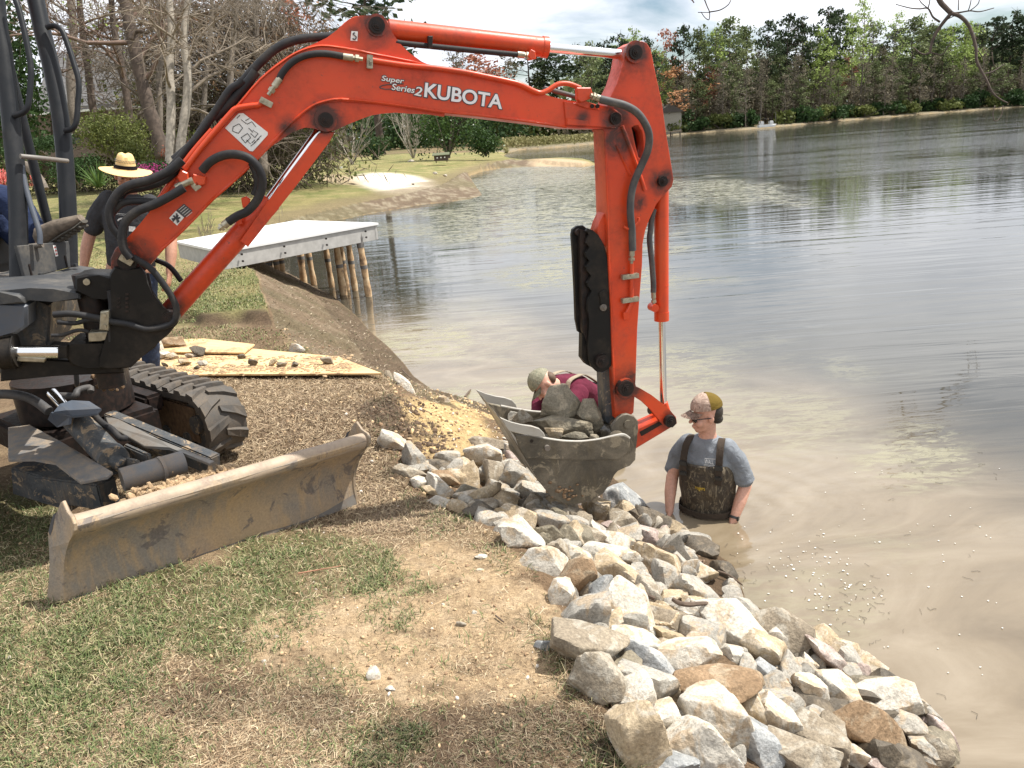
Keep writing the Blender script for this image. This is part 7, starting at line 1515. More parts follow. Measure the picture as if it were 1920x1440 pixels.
front = [(1112, 98, 'mid', 60), (1140, 72, 'pine', 60), (1165, 60, 'pine', 62), (1190, 50, 'pale', 60), (1212, 66, 'pine', 60), (1236, 90, 'spring', 50), (1252, 52, 'red', 55), (1282, 45, 'pine', 52), (1268, 118, 'rust', 100), (1308, 48, 'mid', 60), (1338, 46, 'spring', 64), (1366, 30, 'mid', 80), (1398, 45, 'mid', 70), (1330, 120, 'red', 55),
         (1425, 90, 'bare', 60), (1436, 36, 'pine', 56), (1472, 24, 'pine', 60), (1500, 28, 'pine', 60), (1545, 10, 'pine', 66), (1568, 14, 'pine', 56), (1524, 48, 'spring', 66), (1594, 22, 'spring', 62), (1612, -6, 'pale', 70), (1632, 36, 'mid', 66), (1462, 100, 'mid', 60), (1556, 80, 'spring', 60),
         (1668, 20, 'pale', 66), (1702, 30, 'mid', 76), (1742, 38, 'mid', 66), (1722, 22, 'pale', 60), (1772, 44, 'spring', 60), (1800, 36, 'spring', 66), (1832, 50, 'mid', 60), (1850, 28, 'pine', 60), (1884, 18, 'pine', 64), (1908, 30, 'pine', 60), (1590, 100, 'red', 40), (1652, 84, 'bare', 60), (1760, 90, 'bare', 60), (1826, 90, 'spring', 56), (1905, 80, 'mid', 60),
         (1945, 20, 'pine', 60), (1985, 30, 'mid', 70), (2030, 20, 'spring', 70), (2080, 25, 'pine', 70), (1380, 110, 'bare', 60), (1495, 105, 'bare', 60), (1700, 110, 'bare', 50)]
cnt = {}
for x, yt, k, w in sorted(front):
    cnt[k] = cnt.get(k, 0)+1; inview = x < 1925
    put_tree(k, x, yt, shore_d(x)+random.uniform(5, 13), w, None, ('%s on the far shore, %s such from the left' % (KN[k][0], ORD[cnt[k]-1])) if inview else '%s beyond the right edge of the view, %s such' % (KN[k][0], ORD[cnt[k]-1]), 'trees in the front of the woods across the lake')
for i in range(46):
    x = 1100+i*24+random.uniform(-8, 8); put_tree(random.choice(['pine', 'mid', 'mid', 'spring', 'bare', 'pine']), x, random.uniform(55, 120)-(x-1200)*.03, shore_d(x)+random.uniform(18, 34), random.uniform(55, 80), None, 'tree standing in the back of the woods across the lake', 'back row of the woods across the lake')
for i in range(34):
    x = 1235+i*21+random.uniform(-8, 8); put_tree('mid' if i % 3 == 1 else 'bare', x, random.uniform(110, 160)-(x-1200)*.04, shore_d(x)+random.uniform(1.5, 5), random.uniform(30, 55), None, 'thin tree in the understorey at the far waterline', 'understorey trees at the far waterline')
# evergreen bushes along the far waterline
def bush(name, x, ybase, w, h, dist, mat, label, cat='shrub', group=None, n=900, size=None, zb=None, lumps=9, rg=None, stems=True):
    rg = rg or np.random.default_rng(int(x*7+ybase*3)); q = CP+ray(x, ybase)*dist
    if zb is not None: q[2] = zb
    W2, H2 = w*dist/FPX/2, h*dist/FPX; cl = []
    for k in range(lumps):
        a = rg.random()*6.283; rr = rg.random()**.6*.62; hh = rg.random(); cl.append((q+np.array([math.cos(a)*rr*W2, math.sin(a)*rr*W2, H2*(.2+.58*hh*(1-rr*.5))]), (W2*.42, W2*.42, H2*.26)))
    cl.append((q+np.array([0, 0, H2*.4]), (W2*.8, W2*.8, H2*.42))); co, tn = leaf_quads(rg, cl, n//(lumps+1), size or max(.012, dist*.0019)); root = empty(name, q); tag(root, label, cat, group); leaf_obj('foliage', co, tn, mat, root)
    if stems:
        segs = [(*q, *(q+np.array([rg.normal()*W2*.4, rg.normal()*W2*.4, H2*.6])), .02*W2+.01, .008) for _ in range(6)]; tri_tubes('stem', segs, BM['grey'], root)
    return root
for i, x in enumerate([1262, 1290, 1318, 1352, 1378, 1402, 1470, 1492, 1520, 1542, 1568, 1592, 1618, 1646, 1672, 1700, 1728, 1752, 1780, 1806, 1834, 1858, 1884, 1908]):
    yb = 252-(x-1250)*.075
    bush('evergreen_shrub', x, yb, random.uniform(44, 66), random.uniform(26, 38) if x != 1290 else 42, shore_d(x)+random.uniform(1.5, 4), LM['ever'] if i % 3 else LM['olive'], 'evergreen shrub at the far waterline, %s from the left' % ORD[i], group='shrubs at the far waterline', n=700, zb=-.55, size=.24)
# the mass of woods behind, and behind the near lawn
def woods(name, pts, zb, htop, n, mats, label, size, asp=.6, jit=2.2):
    rg = np.random.default_rng(len(name)); P = np.array(pts); seg = rg.random(n)*(len(P)-1); i = seg.astype(int); f = (seg-i)[:, None]; c = P[i]*(1-f)+P[np.minimum(i+1, len(P)-1)]*f
    hh = np.array(htop); ht = hh[i]*(1-f[:, 0])+hh[np.minimum(i+1, len(P)-1)]*f[:, 0]; z = zb+rg.random(n)**.8*ht*(.75+.3*fbm(c[:, 0]*.5, c[:, 1]*.5, 3, .5)); c = np.column_stack([c+rg.normal(size=(n, 2))*jit, z])
    a = rg.normal(size=(n, 3)); a /= np.linalg.norm(a, axis=1)[:, None]; b = np.cross(a, rg.normal(size=(n, 3))); b /= np.linalg.norm(b, axis=1)[:, None]; s = (size*(.6+.8*rg.random(n)))[:, None]
    co = np.stack([c-a*s, c-b*s*asp, c+a*s, c+b*s*asp], 1).reshape(-1, 3); o = leaf_obj(name, co, np.repeat(rg.random(n), 4), mats); return tag(o, label, 'woods', kind='stuff')
def ground_pt(x, dist): q = CP+ray(x, 260)*dist; return (q[0], q[1])
woods('far_woods', [ground_pt(x, shore_d(x)+38) for x in range(1080, 2200, 70)], 0, [10.5]*16, 22000, LM['mid'], 'mass of woods closing the view behind the far shore trees', .55)
woods('far_undergrowth', [ground_pt(x, shore_d(x)+13) for x in range(1080, 2200, 70)], -.3, [5.5]*16, 16000, LM['bare'], 'brown undergrowth filling the far shore woods', .32)
woods('lawn_woods', [ground_pt(x, 125) for x in range(-300, 1180, 80)], 0, [13, 13, 13, 13, 13, 12, 11, 10, 8.5, 8, 7.5, 7.5, 8, 8, 8, 8, 7, 5, 4], 26000, LM['olive'], 'mass of woods behind the far end of the lawn', .42)
woods('lawn_undergrowth', [ground_pt(x, 112) for x in range(-300, 1000, 80)], 0, [6]*17, 17000, LM['ever'], 'dark undergrowth behind the far end of the lawn', .3)
woods('twig_thicket', [ground_pt(x, 52 if x < 300 else 37) for x in range(60, 640, 60)], 0, [6.5, 7, 7, 8, 9, 9.5, 9.5, 9, 8, 7], 30000, LM['twigd'], 'thicket of grey-brown twigs behind the garden trees on the left', .30, .07, 1.4)
woods('garden_thicket', [ground_pt(x, 54 if x < 300 else 40) for x in range(-60, 620, 60)], 0, [4.2, 4.2, 4.4, 4.6, 4.6, 5, 5.6, 6, 6, 5.4, 5, 4.5], 17000, LM['olive'], 'dark olive thicket below the twigs behind the garden trees', .12, .6, 1.2)
woods('rusty_thicket', [ground_pt(x, 39) for x in range(330, 640, 50)], 3.2, [6, 6, 6.2, 6, 5.5, 4, 3], 5000, LM['brown'], 'rusty dead leaves still hanging high behind the garden trees', .10, .6, 1.2)
# --- across the channel, between boom and arm
cx = [(905, 96, 'red', 100), (960, 90, 'bare', 70), (940, 120, 'red', 90), (1000, 78, 'pine', 90), (1048, 92, 'pine', 90), (1090, 80, 'pine', 80), (1025, 120, 'mid', 70), (865, 100, 'bare', 80), (870, 60, 'bare', 60), (1120, 100, 'mid', 60)]
for i, (x, yt, k, w) in enumerate(cx):
    put_tree(k, x, yt, random.uniform(150, 163), w, None, '%s behind the channel, %s tree from the left there' % (KN[k][0], ORD[sorted(q[0] for q in cx).index(x)]), 'trees beyond the channel')
bigp = put_tree('pine', 716, -70, 95, 205, .1, 'large dark pine rising behind the boom knuckle', 'trees behind the lawn', 1)
put_tree('red', 590, 60, 90, 110, .1, 'tree with thin reddish twigs left of the large pine', 'trees behind the lawn', 0); put_tree('bare', 505, -40, 60, 200, .1, 'grey-brown bare tree left of the reddish-twigged one', 'trees behind the lawn', 1)
put_tree('red', 560, -10, 75, 130, .1, 'tall tree with a haze of pink buds beside the hoses', 'trees behind the lawn', 1)
woods('reed_bank', [ground_pt(x, shore_d(max(x, 1040))+6) for x in (955, 1000, 1050, 1120, 1180)], -.4, [1.6, 1.3, 1.2, 1.2, 1.2], 5000, LM['reed'], 'reedy grass bank beyond the channel', .16)
mg = bush('magnolia', 842, 302, 165, 165, 66, LM['holly'], 'large dark glossy magnolia behind the birdhouse', 'tree', n=5200, lumps=26, zb=.1, size=.11)
segs = []; t_ = []; b0 = CP+ray(842, 302)*66; b0[2] = .05; branches(random.Random(3), b0, (0, 0, 1), 3, .14, 3, segs, t_, minr=.02); tri_tubes('trunk', segs, BM['dark'], mg)
bush('holly_bush', 912, 304, 72, 62, 64, LM['holly'], 'rounded lighter green holly bush at the end of the lawn', n=2600, lumps=12, zb=.0, size=.09)
bush('evergreen_shrub', 700, 298, 90, 60, 78, LM['ever'], 'dark evergreen shrub between the two crape myrtles', n=1800, lumps=10, zb=.1, size=.12)
bush('evergreen_shrub', 610, 300, 90, 62, 80, LM['ever'], 'dark evergreen shrub left of the crape myrtles', n=1800, lumps=10, zb=.1, size=.12)
bush('tuft_of_reeds', 952, 300, 20, 14, 78, LM['reed'], 'pale tuft of reeds at the tip of the lawn', 'reeds', n=400, lumps=4, zb=-.3, size=.05)
# --- crape myrtles: many rising bare stems
def vase(name, x, ybase, hpx, dist, nst, label, mat='pale', r0=.05, spread=.42, group=None, seed=1, zb=None, depth=3, minr=.008, cat='tree'):
    r = random.Random(seed); b = CP+ray(x, ybase)*dist
    if zb is not None: b[2] = zb
    H = hpx*dist/FPX; root = empty(name, b); tag(root, label, cat, group); tips = []
    for k in range(nst):
        segs = []; a = 6.283*k/nst+r.random(); d = Vector((math.cos(a)*spread, math.sin(a)*spread, 1)); branches(r, Vector(b)+Vector((math.cos(a)*.06, math.sin(a)*.06, 0)), d, H*.62, r0, depth, segs, tips, .38, -.04, (3, 4), .07, .52, minr); tri_tubes('stem', segs, BM[mat], root, 4)
    return root
vase('crape_myrtle', 661, 313, 110, 68, 7, 'bare crape myrtle with smooth rising stems, seen under the boom knuckle', seed=4, zb=.05); vase('crape_myrtle', 776, 303, 118, 72, 9, 'larger bare crape myrtle with fanned stems beside the magnolia', seed=5, zb=.1)
vase('crape_myrtle', 560, 310, 95, 74, 5, 'thin bare crape myrtle seen between boom and boom cylinder', seed=8, zb=.1, r0=.035)
vase('sapling', 534, 308, 42, 70, 3, 'small bare sapling on the lawn by the cylinder', seed=6, zb=.1, r0=.02, depth=2)
# --- small things on the far lawn
def lawn_obj(x, y, z=.05): return V(at_z(x, y, z))
b = lawn_obj(828, 303, 0.05); br = empty('birdhouse', b); tag(br, 'dark birdhouse with a shed roof and three white holes on the lawn by the magnolia', 'birdhouse'); dwood = simple('dark_boards', (.07, .05, .04), .9)
s_ = (b-V(CP)).dot(FV)/FPX; bm = bmesh.new(); add_box(bm, b+up*7*s_, 26*s_, 14*s_, 10*s_, bev=.01); bm_obj('box', bm, dwood, br)
bm = bmesh.new(); add_prism(bm, [b+Vector((-16*s_, -9*s_, 11*s_)), b+Vector((16*s_, -9*s_, 11*s_)), b+Vector((16*s_, 9*s_, 15*s_)), b+Vector((-16*s_, 9*s_, 15*s_))], up*1.2*s_); bm_obj('roof', bm, simple('mossy_roof', (.10, .11, .06), .9), br)
for k in (-1, 0, 1): bm = bmesh.new(); q = b+Vector((k*7*s_, -7.3*s_, 7.5*s_)); add_tube(bm, [q, q+Vector((0, -.02, 0))], 1.4*s_, 10); bm_obj('hole_ring', bm, M['white'], br)
for k in (-10, 10): bm = bmesh.new(); add_box(bm, b+Vector((k*s_, 0, 1*s_)), 1.5*s_, 1.5*s_, 6*s_); bm_obj('leg', bm, dwood, br)
b = lawn_obj(598, 322, 0); s_ = (b-V(CP)).dot(FV)/FPX; o = tube('plant_tub', [b, b+up*6*s_], [5*s_, 6.4*s_], M['shell'], None, seg=14); tag(o, 'black plastic tub on the lawn left of the sand pad', 'tub')
for k, x in enumerate((632, 640)):
    b = lawn_obj(x, 317, 0); o = tube('white_bucket', [b, b+up*4.5*s_], [2.6*s_, 3*s_], M['white'], None, seg=12); tag(o, 'white bucket on the lawn behind the sand pad, %s one' % ('left' if k == 0 else 'right'), 'bucket', 'white buckets by the sand pad')
o = tube('garden_post', [lawn_obj(615, 318, 0), lawn_obj(615, 318, 0)+Vector((-.25, 0, .75))], .03, dwood, None, seg=6); tag(o, 'short leaning dark post between the black tub and the white buckets', 'post')
o = tube('shepherd_hook', smooth_path([lawn_obj(637, 316, 0), lawn_obj(637, 316, 0)+up*1.5, lawn_obj(637, 316, 0)+Vector((.15, 0, 1.75)), lawn_obj(637, 316, 0)+Vector((.3, 0, 1.5))], 4), .012, dwood, None, seg=6); tag(o, 'thin dark garden hook above the white buckets', 'garden hook')
for x, y, w, lb in ((816, 325, 9, 'pale rock at the right end of the sand pad'), (834, 329, 8, 'yellowish rock right of the sand pad'), (772, 304, 16, 'flat pale stone at the foot of the larger crape myrtle'), (774, 345, 6, 'small dark stone on the lower edge of the sand pad')):
    q = at_z(x, y, .02); rock(x, y, w, w*.5, 0, 'W' if 'dark' not in lb else 'D', lb, group='stones on the far lawn', cat='stone', depth=float((q-CP)@FW), sub=2)
# blue-flowered spindly plant on the near lawn
vase('spindly_plant', 382, 428, 62, 15.5, 6, 'small spindly grey plant on the lawn left of the dock', 'twig', .006, .25, seed=9, zb=.2, depth=2, minr=.003, cat='plant')
# shed, benches and boat far away
b = V(CP+ray(942, 262)*140); b.z = .0; sh = empty('shed', b); tag(sh, 'small dark brown shed beyond the channel', 'shed'); bm = bmesh.new(); add_box(bm, b+up*1.3, 3.6, 3, 2.6); bm_obj('wall', bm, simple('brown_boards', (.10, .05, .035), .9), sh)
bm = bmesh.new(); add_prism(bm, [b+Vector((-2.1, -1.8, 2.5)), b+Vector((0, -1.8, 3.6)), b+Vector((2.1, -1.8, 2.5))], Vector((0, 3.6, 0))); bm_obj('roof', bm, simple('shed_roof', (.06, .045, .04), .9), sh); bm = bmesh.new(); add_box(bm, b+Vector((0, -1.53, 1)), .9, .06, 1.9); bm_obj('door', bm, dwood, sh)
b = V(CP+ray(1253, 238)*(shore_d(1253)+2)); b.z = -.5; sh = empty('boathouse', b); tag(sh, 'pale grey boathouse with a dark roof at the left end of the far shore', 'boathouse'); bm = bmesh.new(); add_box(bm, b+up*1.6, 3.4, 3, 3.2); bm_obj('wall', bm, simple('pale_boards', (.30, .28, .23), .9), sh)
bm = bmesh.new(); add_prism(bm, [b+Vector((-2.1, -1.8, 3.1)), b+Vector((0, -1.8, 4.3)), b+Vector((2.1, -1.8, 3.1))], Vector((0, 3.6, 0))); bm_obj('roof', bm, simple('shed_roof2', (.08, .07, .06), .9), sh)
a0 = CP+ray(1244, 254)*(shore_d(1256)-2); a1_ = CP+ray(1268, 251)*(shore_d(1256)-2); jt = empty('jetty', ((a0[0]+a1_[0])/2, (a0[1]+a1_[1])/2, WZ)); tag(jt, 'low wooden jetty below the boathouse', 'jetty'); bm = bmesh.new(); add_box(bm, ((a0[0]+a1_[0])/2, (a0[1]+a1_[1])/2, WZ+.5), 3.4, 1.2, .12); bm_obj('deck', bm, simple('jetty_boards', (.2, .15, .1), .9), jt)
for k in (-1.4, 0, 1.4): bm = bmesh.new(); add_tube(bm, [((a0[0]+a1_[0])/2+k, (a0[1]+a1_[1])/2-.5, WZ-.3), ((a0[0]+a1_[0])/2+k, (a0[1]+a1_[1])/2-.5, WZ+.5)], .09, 8); bm_obj('post', bm, dwood, jt)
b = V(CP+ray(1437, 238)*(shore_d(1437)-2.5)); b.z = WZ+.05; bt = empty('pontoon_boat', b); tag(bt, 'small white boat with a dark canopy moored at the far shore', 'boat')
bm = bmesh.new(); add_prism(bm, [b+Vector((-2.4, -.9, .15)), b+Vector((2.2, -.9, .15)), b+Vector((2.7, -.9, .75)), b+Vector((-2.5, -.9, .75))], Vector((0, 1.8, 0)), .08); bm_obj('hull', bm, M['white'], bt)
for q in (-1.5, 1.3): bm = bmesh.new(); add_box(bm, b+Vector((q, 0, 1.15)), 1.1, 1.6, .8, bev=.15); bm_obj('seat', bm, M['white'], bt)
bm = bmesh.new(); add_box(bm, b+Vector((0, 0, 2.1)), 2.6, 1.7, .12, bev=.04); bm_obj('canopy', bm, M['shell'], bt)
bt.scale = (.5, .5, .62)
for k in (-1.1, 1.1): bm = bmesh.new(); add_tube(bm, [b+Vector((k, -.7, .7)), b+Vector((k, -.7, 2.1))], .04, 6); bm_obj('canopy_pole', bm, M['steel'], bt)
# ================================================================ THE TREES AND GARDEN BEHIND THE MAN
def ptree(name, pts, rpx, dist, bark, label, tw=(3, 4), L=1.0, seed=1, kids=5, droop=.0, spread=.9, minr=.006, leaf=None, nleaf=6, lsize=.05, depth=3, cat='tree', group='trees behind the man in the straw hat', start=.35):
    """trunk through pixels at one distance, with branching limbs"""
    r = random.Random(seed); P = smooth_path([V(CP+ray(x, y)*dist) for x, y in pts], 5); root = empty(name, P[0]); tag(root, label, cat, group); n = len(P)
    R = np.interp(np.linspace(0, 1, n), np.linspace(0, 1, len(rpx)), np.array(rpx)*dist/FPX); bm = bmesh.new(); add_tube(bm, P, [float(q)*(1+.06*math.sin(i*1.7)) for i, q in enumerate(R)], 12); bm_obj('trunk', bm, BM[bark], root, smooth=True)
    segs = []; tips = []
    for k in range(kids):
        i = int(n*(start+(1-start)*(k+.5)/kids)); i = min(i, n-1); a = r.random()*6.283; d = Vector((math.cos(a)*spread, math.sin(a)*spread*.6, r.uniform(.1, .9))); branches(r, P[i], d, L*r.uniform(.7, 1.2), float(R[i])*.42, depth, segs, tips, .75, droop, tw, .16, .66, minr)
    tri_tubes('limbs', segs, BM['twig' if bark == 'pale' else 'brown' if bark == 'dark' else 'grey'], root, 4)
    if leaf:
        rg = np.random.default_rng(seed); co, tn = leaf_quads(rg, [(tuple(t), (L*.14, L*.14, L*.12)) for t in tips], nleaf, lsize); leaf_obj('crown', co, tn, LM[leaf], root)
    return root
ptree('pine_tree', [(306, 300), (298, 262), (280, 205), (263, 140), (250, 80), (240, 30), (232, -20), (222, -110)], (13, 12, 11, 11), 26, 'dark', 'leaning dark pine trunk with a broken stub, thickest trunk behind the man', L=2.4, seed=2, kids=7, leaf=None, spread=.9)
ptree('broken_limb', [(246, 75), (252, 62), (262, 58), (276, 62), (282, 60)], (5, 4, 3, 2), 25.6, 'dark', 'crooked reddish broken limb sticking out of the thickest trunk', L=.5, seed=31, kids=2, depth=1, cat='limb')
ptree('bare_tree', [(318, 325), (320, 260), (321, 190), (318, 130), (322, 70), (318, 0), (316, -80)], (9.5, 8, 7, 5), 22, 'pale', 'pale-barked bare tree, left stem of the pair, with drooping twigs', L=2.2, seed=3, kids=8, droop=.10, tw=(3, 5), minr=.005, start=.25)
ptree('bare_tree', [(334, 318), (340, 260), (350, 190), (352, 130), (345, 80), (350, 20), (365, -80)], (8.5, 8, 7, 5), 22, 'pale', 'pale-barked bare tree, right stem of the pair, with drooping twigs', L=2.6, seed=4, kids=9, droop=.12, tw=(3, 5), minr=.005, start=.25)
ptree('bare_tree', [(300, 330), (296, 280), (300, 220), (298, 150), (305, 60), (300, -60)], (6, 5.5, 5, 4), 27, 'grey', 'slim grey tree between the dark pine and the pale pair', L=2.0, seed=5, kids=6)
ptree('young_tree', [(244, 235), (240, 195), (232, 150), (222, 95), (212, 40), (205, -60)], (7, 6.5, 6, 5), 28, 'dark', 'crooked dark tree with tufts of new green leaves left of the leaning pine', L=2.2, seed=6, kids=7, leaf='spring', nleaf=1, lsize=.06)
ptree('bare_tree', [(180, 230), (172, 190), (165, 130), (158, 80), (150, 20), (146, -60)], (7, 6.5, 6, 5), 29, 'dark', 'dark double-forked bare tree right of the grab rail', L=2.4, seed=7, kids=8)
ptree('bare_tree', [(146, 255), (136, 200), (132, 130), (138, 60), (134, 0), (132, -60)], (8, 8, 7, 6), 33, 'grey', 'thick grey trunk just right of the canopy post', L=2.4, seed=8, kids=6)
ptree('bare_tree', [(430, 330), (425, 260), (430, 180), (436, 90), (445, 0), (450, -60)], (7, 6, 5, 4), 30, 'grey', 'grey bare tree behind the boom with a dense tangle of twigs', L=3.0, seed=9, kids=11, droop=.06, tw=(3, 5), minr=.006)
ptree('oak_tree', [(495, 330), (492, 240), (488, 150), (480, 60), (476, -40)], (8, 7, 6, 5), 34, 'grey', 'tree holding rusty dead leaves above the boom hoses', L=3.2, seed=10, kids=12, leaf='brown', nleaf=3, lsize=.075)
ptree('bare_tree', [(385, 320), (380, 250), (385, 160), (395, 60), (400, -50)], (5, 5, 4, 3), 31, 'grey', 'thin grey bare tree between the pale pair and the boom', L=2.8, seed=12, kids=10, droop=.08, tw=(3, 5))
ptree('bare_tree', [(100, 260), (98, 180), (92, 100), (84, 0)], (4, 4, 3, 3), 30, 'dark', 'thin dark bare tree behind the canopy posts', L=2.4, seed=13, kids=8)
# big evergreen at the left edge
ev = bush('evergreen_tree', 25, 330, 250, 400, 30, LM['ever'], 'tall dense dark evergreen at the left edge of the view', 'tree', n=9000, lumps=40, size=.085, stems=True)
bush('evergreen_tree', 350, 330, 120, 110, 34, LM['olive'], 'olive-green understorey tree behind the pale stem pair', 'shrub', n=2600, lumps=12, size=.06)
bush('green_shrub', 215, 300, 150, 105, 24, LM['olive'], 'loose olive-green shrub behind the straw hat', n=4200, lumps=16, size=.042)
bush('green_shrub', 262, 312, 90, 70, 23.5, LM['olive'], 'darker olive shrub right of the straw hat', n=2200, lumps=10, size=.04)
bush('hedge', 85, 290, 150, 42, 25, LM['ever'], 'low dark hedge behind the canopy posts', 'hedge', n=3200, lumps=14, size=.035); bush('hedge', 150, 350, 120, 68, 20, LM['ever'], 'rounded clipped dark hedge left of the strap-leaved plant', 'hedge', n=4200, lumps=12, size=.03)
bush('hedge', 45, 312, 80, 30, 22, LM['mid'], 'lighter green low hedge between the canopy posts', 'hedge', n=1500, lumps=8, size=.03)
bush('azalea', 288, 340, 90, 40, 21, LM['magenta'], 'azalea with magenta flowers right of the straw hat', 'flowering shrub', n=420, lumps=12, size=.03); bush('azalea', 292, 348, 110, 52, 21.6, LM['ever'], 'leafy azalea behind the magenta one', 'shrub', n=2500, lumps=12, size=.035)
bush('azalea', 8, 365, 70, 60, 19, LM['pink'], 'azalea with coral pink flowers at the left edge', 'flowering shrub', n=1000, lumps=10, size=.03); bush('azalea', 68, 352, 30, 26, 19.5, LM['pink'], 'small coral azalea between the canopy posts', 'flowering shrub', n=350, lumps=6, size=.03)
bush('azalea', 345, 300, 90, 40, 24, LM['red'], 'reddish azalea behind the pale pair of stems', 'flowering shrub', n=700, lumps=9, size=.04); bush('azalea', 378, 290, 60, 30, 26, LM['magenta'], 'pale magenta azalea half hidden by the boom', 'flowering shrub', n=220, lumps=9, size=.03)
# strap-leaved plant
q0 = V(CP+ray(186, 352)*18.5); yr = empty('strap_leaved_plant', q0); tag(yr, 'spiky strap-leaved plant beside the straw hat', 'plant'); bm = bmesh.new(); r = random.Random(3)
for k in range(70):
    a = r.random()*6.283; el = r.uniform(.2, 1.25); L = r.uniform(.45, .85); d = Vector((math.cos(a)*math.cos(el), math.sin(a)*math.cos(el), math.sin(el))); s = d.cross(up).normalized()*.016; p1 = q0+d*L*.55; p2 = q0+d*L+Vector((0, 0, -.22*L*(1.3-el)))
    v = [bm.verts.new(x) for x in (q0-s, q0+s, p1+s, p1-s, p2)]; bm.faces.new((v[0], v[1], v[2], v[3])); bm.faces.new((v[3], v[2], v[4]))
yl = bm_obj('leaves', bm, LM['yucca'], yr)
a_ = yl.data.color_attributes.new('Tint', 'FLOAT_COLOR', 'POINT'); a_.data.foreach_set('color', np.repeat(np.random.default_rng(1).random(len(yl.data.vertices)), 4).astype(np.float32))
o = tube('fallen_log', [V(CP+ray(x, y)*18) for x, y in ((40, 308), (52, 312), (64, 324), (76, 340), (84, 355))], [.09, .1, .1, .09], BM['grey'], None, seg=12, sub=4); tag(o, 'curved grey fallen trunk arching down between the canopy posts', 'log')
# house behind the trees: long grey roof with a white gutter
hs = empty('house', V(CP+ray(200, 230)*48)); tag(hs, 'house with a long grey shingle roof and white gutter behind the trees', 'house'); e0 = V(CP+ray(60, 212)*46); e1 = V(CP+ray(310, 193)*46); e0.z = e1.z = (e0.z+e1.z)/2; rx = (e1-e0).normalized(); rn = rx.cross(up); rn = rn if rn.y > 0 else -rn; rg0 = e0+rn*4+up*3.4; rg1 = e1+rn*4+up*3.4
bm = bmesh.new(); add_prism(bm, [e0, e1, rg1, rg0], up*.15); rf = bm_obj('roof', bm, simple('roof_shingles', (.13, .125, .125), .9, 0, .12, 3), hs)
for k in range(14):
    t0 = k/14; bm = bmesh.new(); a = e0.lerp(rg0, t0)+up*.152; b = e1.lerp(rg1, t0)+up*.152; add_prism(bm, [a, b, b+(rg1-e1)/14.5, a+(rg0-e0)/14.5], up*.03); bm_obj('shingle_course', bm, simple('roof_course', (.12, .117, .117), .9, 0, .2, 6) if k == 0 else bpy.data.materials['roof_course'], rf)
bm = bmesh.new(); add_prism(bm, [e0-up*.02, e1-up*.02, e1-up*.14, e0-up*.14], -rn*.12); bm_obj('gutter', bm, M['white'], rf); bm = bmesh.new(); add_prism(bm, [e0-up*.12+rn*.5, e1-up*.12+rn*.5, e1-up*2.6+rn*.5, e0-up*2.6+rn*.5], rn*6); bm_obj('wall', bm, simple('house_wall', (.16, .12, .10), .9), hs)
for t in (.2, .5, .8): q = e0.lerp(e1, t)+rn*.47-up*1.3; bm = bmesh.new(); add_box(bm, q, 1.2, .06, 1.1, rx, rn, up); w_ = bm_obj('window', bm, M['ink'], hs); bm = bmesh.new(); add_box(bm, q-rn*.03, 1.3, .04, .07, rx, rn, up); bm_obj('window_frame', bm, M['white'], w_)
# ================================================================ HANGING BRANCH AT THE TOP RIGHT
hb = empty('overhanging_branch', CP+ray(1765, -60)*14); tag(hb, 'crooked bare branch hanging into the top right of the view', 'branch')
def br_(pts, rpx, d=14): bm = bmesh.new(); P = smooth_path([V(CP+ray(1200+x/2.667, y/2.667)*(d+.15*math.sin(x*.01))) for x, y in pts], 4); R = np.interp(np.linspace(0, 1, len(P)), np.linspace(0, 1, len(rpx)), np.array(rpx)*d/FPX); add_tube(bm, P, [float(q) for q in R], 7); bm_obj('twig', bm, BM['dark'], hb, smooth=True)
br_([(1460, -150), (1480, -60), (1500, 5), (1530, 40), (1556, 66)], [6, 5, 4.4]); br_([(1556, 66), (1520, 108), (1490, 150), (1462, 205), (1450, 262)], [3.6, 3, 2.2]); br_([(1556, 66), (1600, 82), (1640, 122), (1664, 180), (1680, 245), (1682, 300), (1704, 350), (1732, 400), (1762, 462), (1800, 496), (1838, 515)], [3.8, 3.2, 2.6, 2, 1.2])
for p_, r_ in [([(1450, 262), (1425, 272), (1395, 262), (1368, 236)], [2, 1]), ([(1450, 262), (1475, 268), (1508, 275), (1530, 250), (1555, 205)], [1.6, .8]), ([(1500, 110), (1465, 85), (1440, 42), (1400, 44), (1350, 40), (1280, 22)], [2, 1.4, .8]), ([(1440, 42), (1448, 12), (1452, -30)], [1.2, .8]), ([(1440, 42), (1405, 12), (1390, -20)], [1, .8]), ([(1560, 66), (1600, 62), (1650, 54), (1700, 58), (1770, 40)], [1.8, 1.2, .8]),
              ([(1640, 58), (1652, 20), (1660, -30)], [1, .7]), ([(1650, 54), (1690, 20), (1700, -20)], [1, .7]), ([(1592, 50), (1592, 0), (1594, -30)], [1, .7]), ([(1682, 240), (1715, 295), (1716, 340)], [1, .7]), ([(1715, 370), (1760, 360), (1800, 335), (1820, 322)], [1.6, .8]), ([(1760, 260), (1768, 320), (1790, 350)], [.8, .6]), ([(1510, 110), (1540, 95), (1580, 75)], [1, .8]),
              ([(1775, 528), (1765, 565), (1770, 600), (1785, 604), (1808, 575), (1815, 528)], [.9, .8, .8]), ([(1664, 160), (1680, 190), (1692, 192)], [1, .7]), ([(1762, 462), (1785, 470), (1800, 474)], [1, .6]), ([(250, -10), (262, 2), (270, 14)], [1.6, 1]), ([(320, -10), (335, 30), (348, 62), (345, 98), (325, 88), (305, 60)], [1.2, .9, .7]), ([(348, 60), (400, 50), (440, 25), (455, 0)], [1.2, .8]), ([(290, 62), (348, 62)], [.7, .7])]: br_(p_, r_)
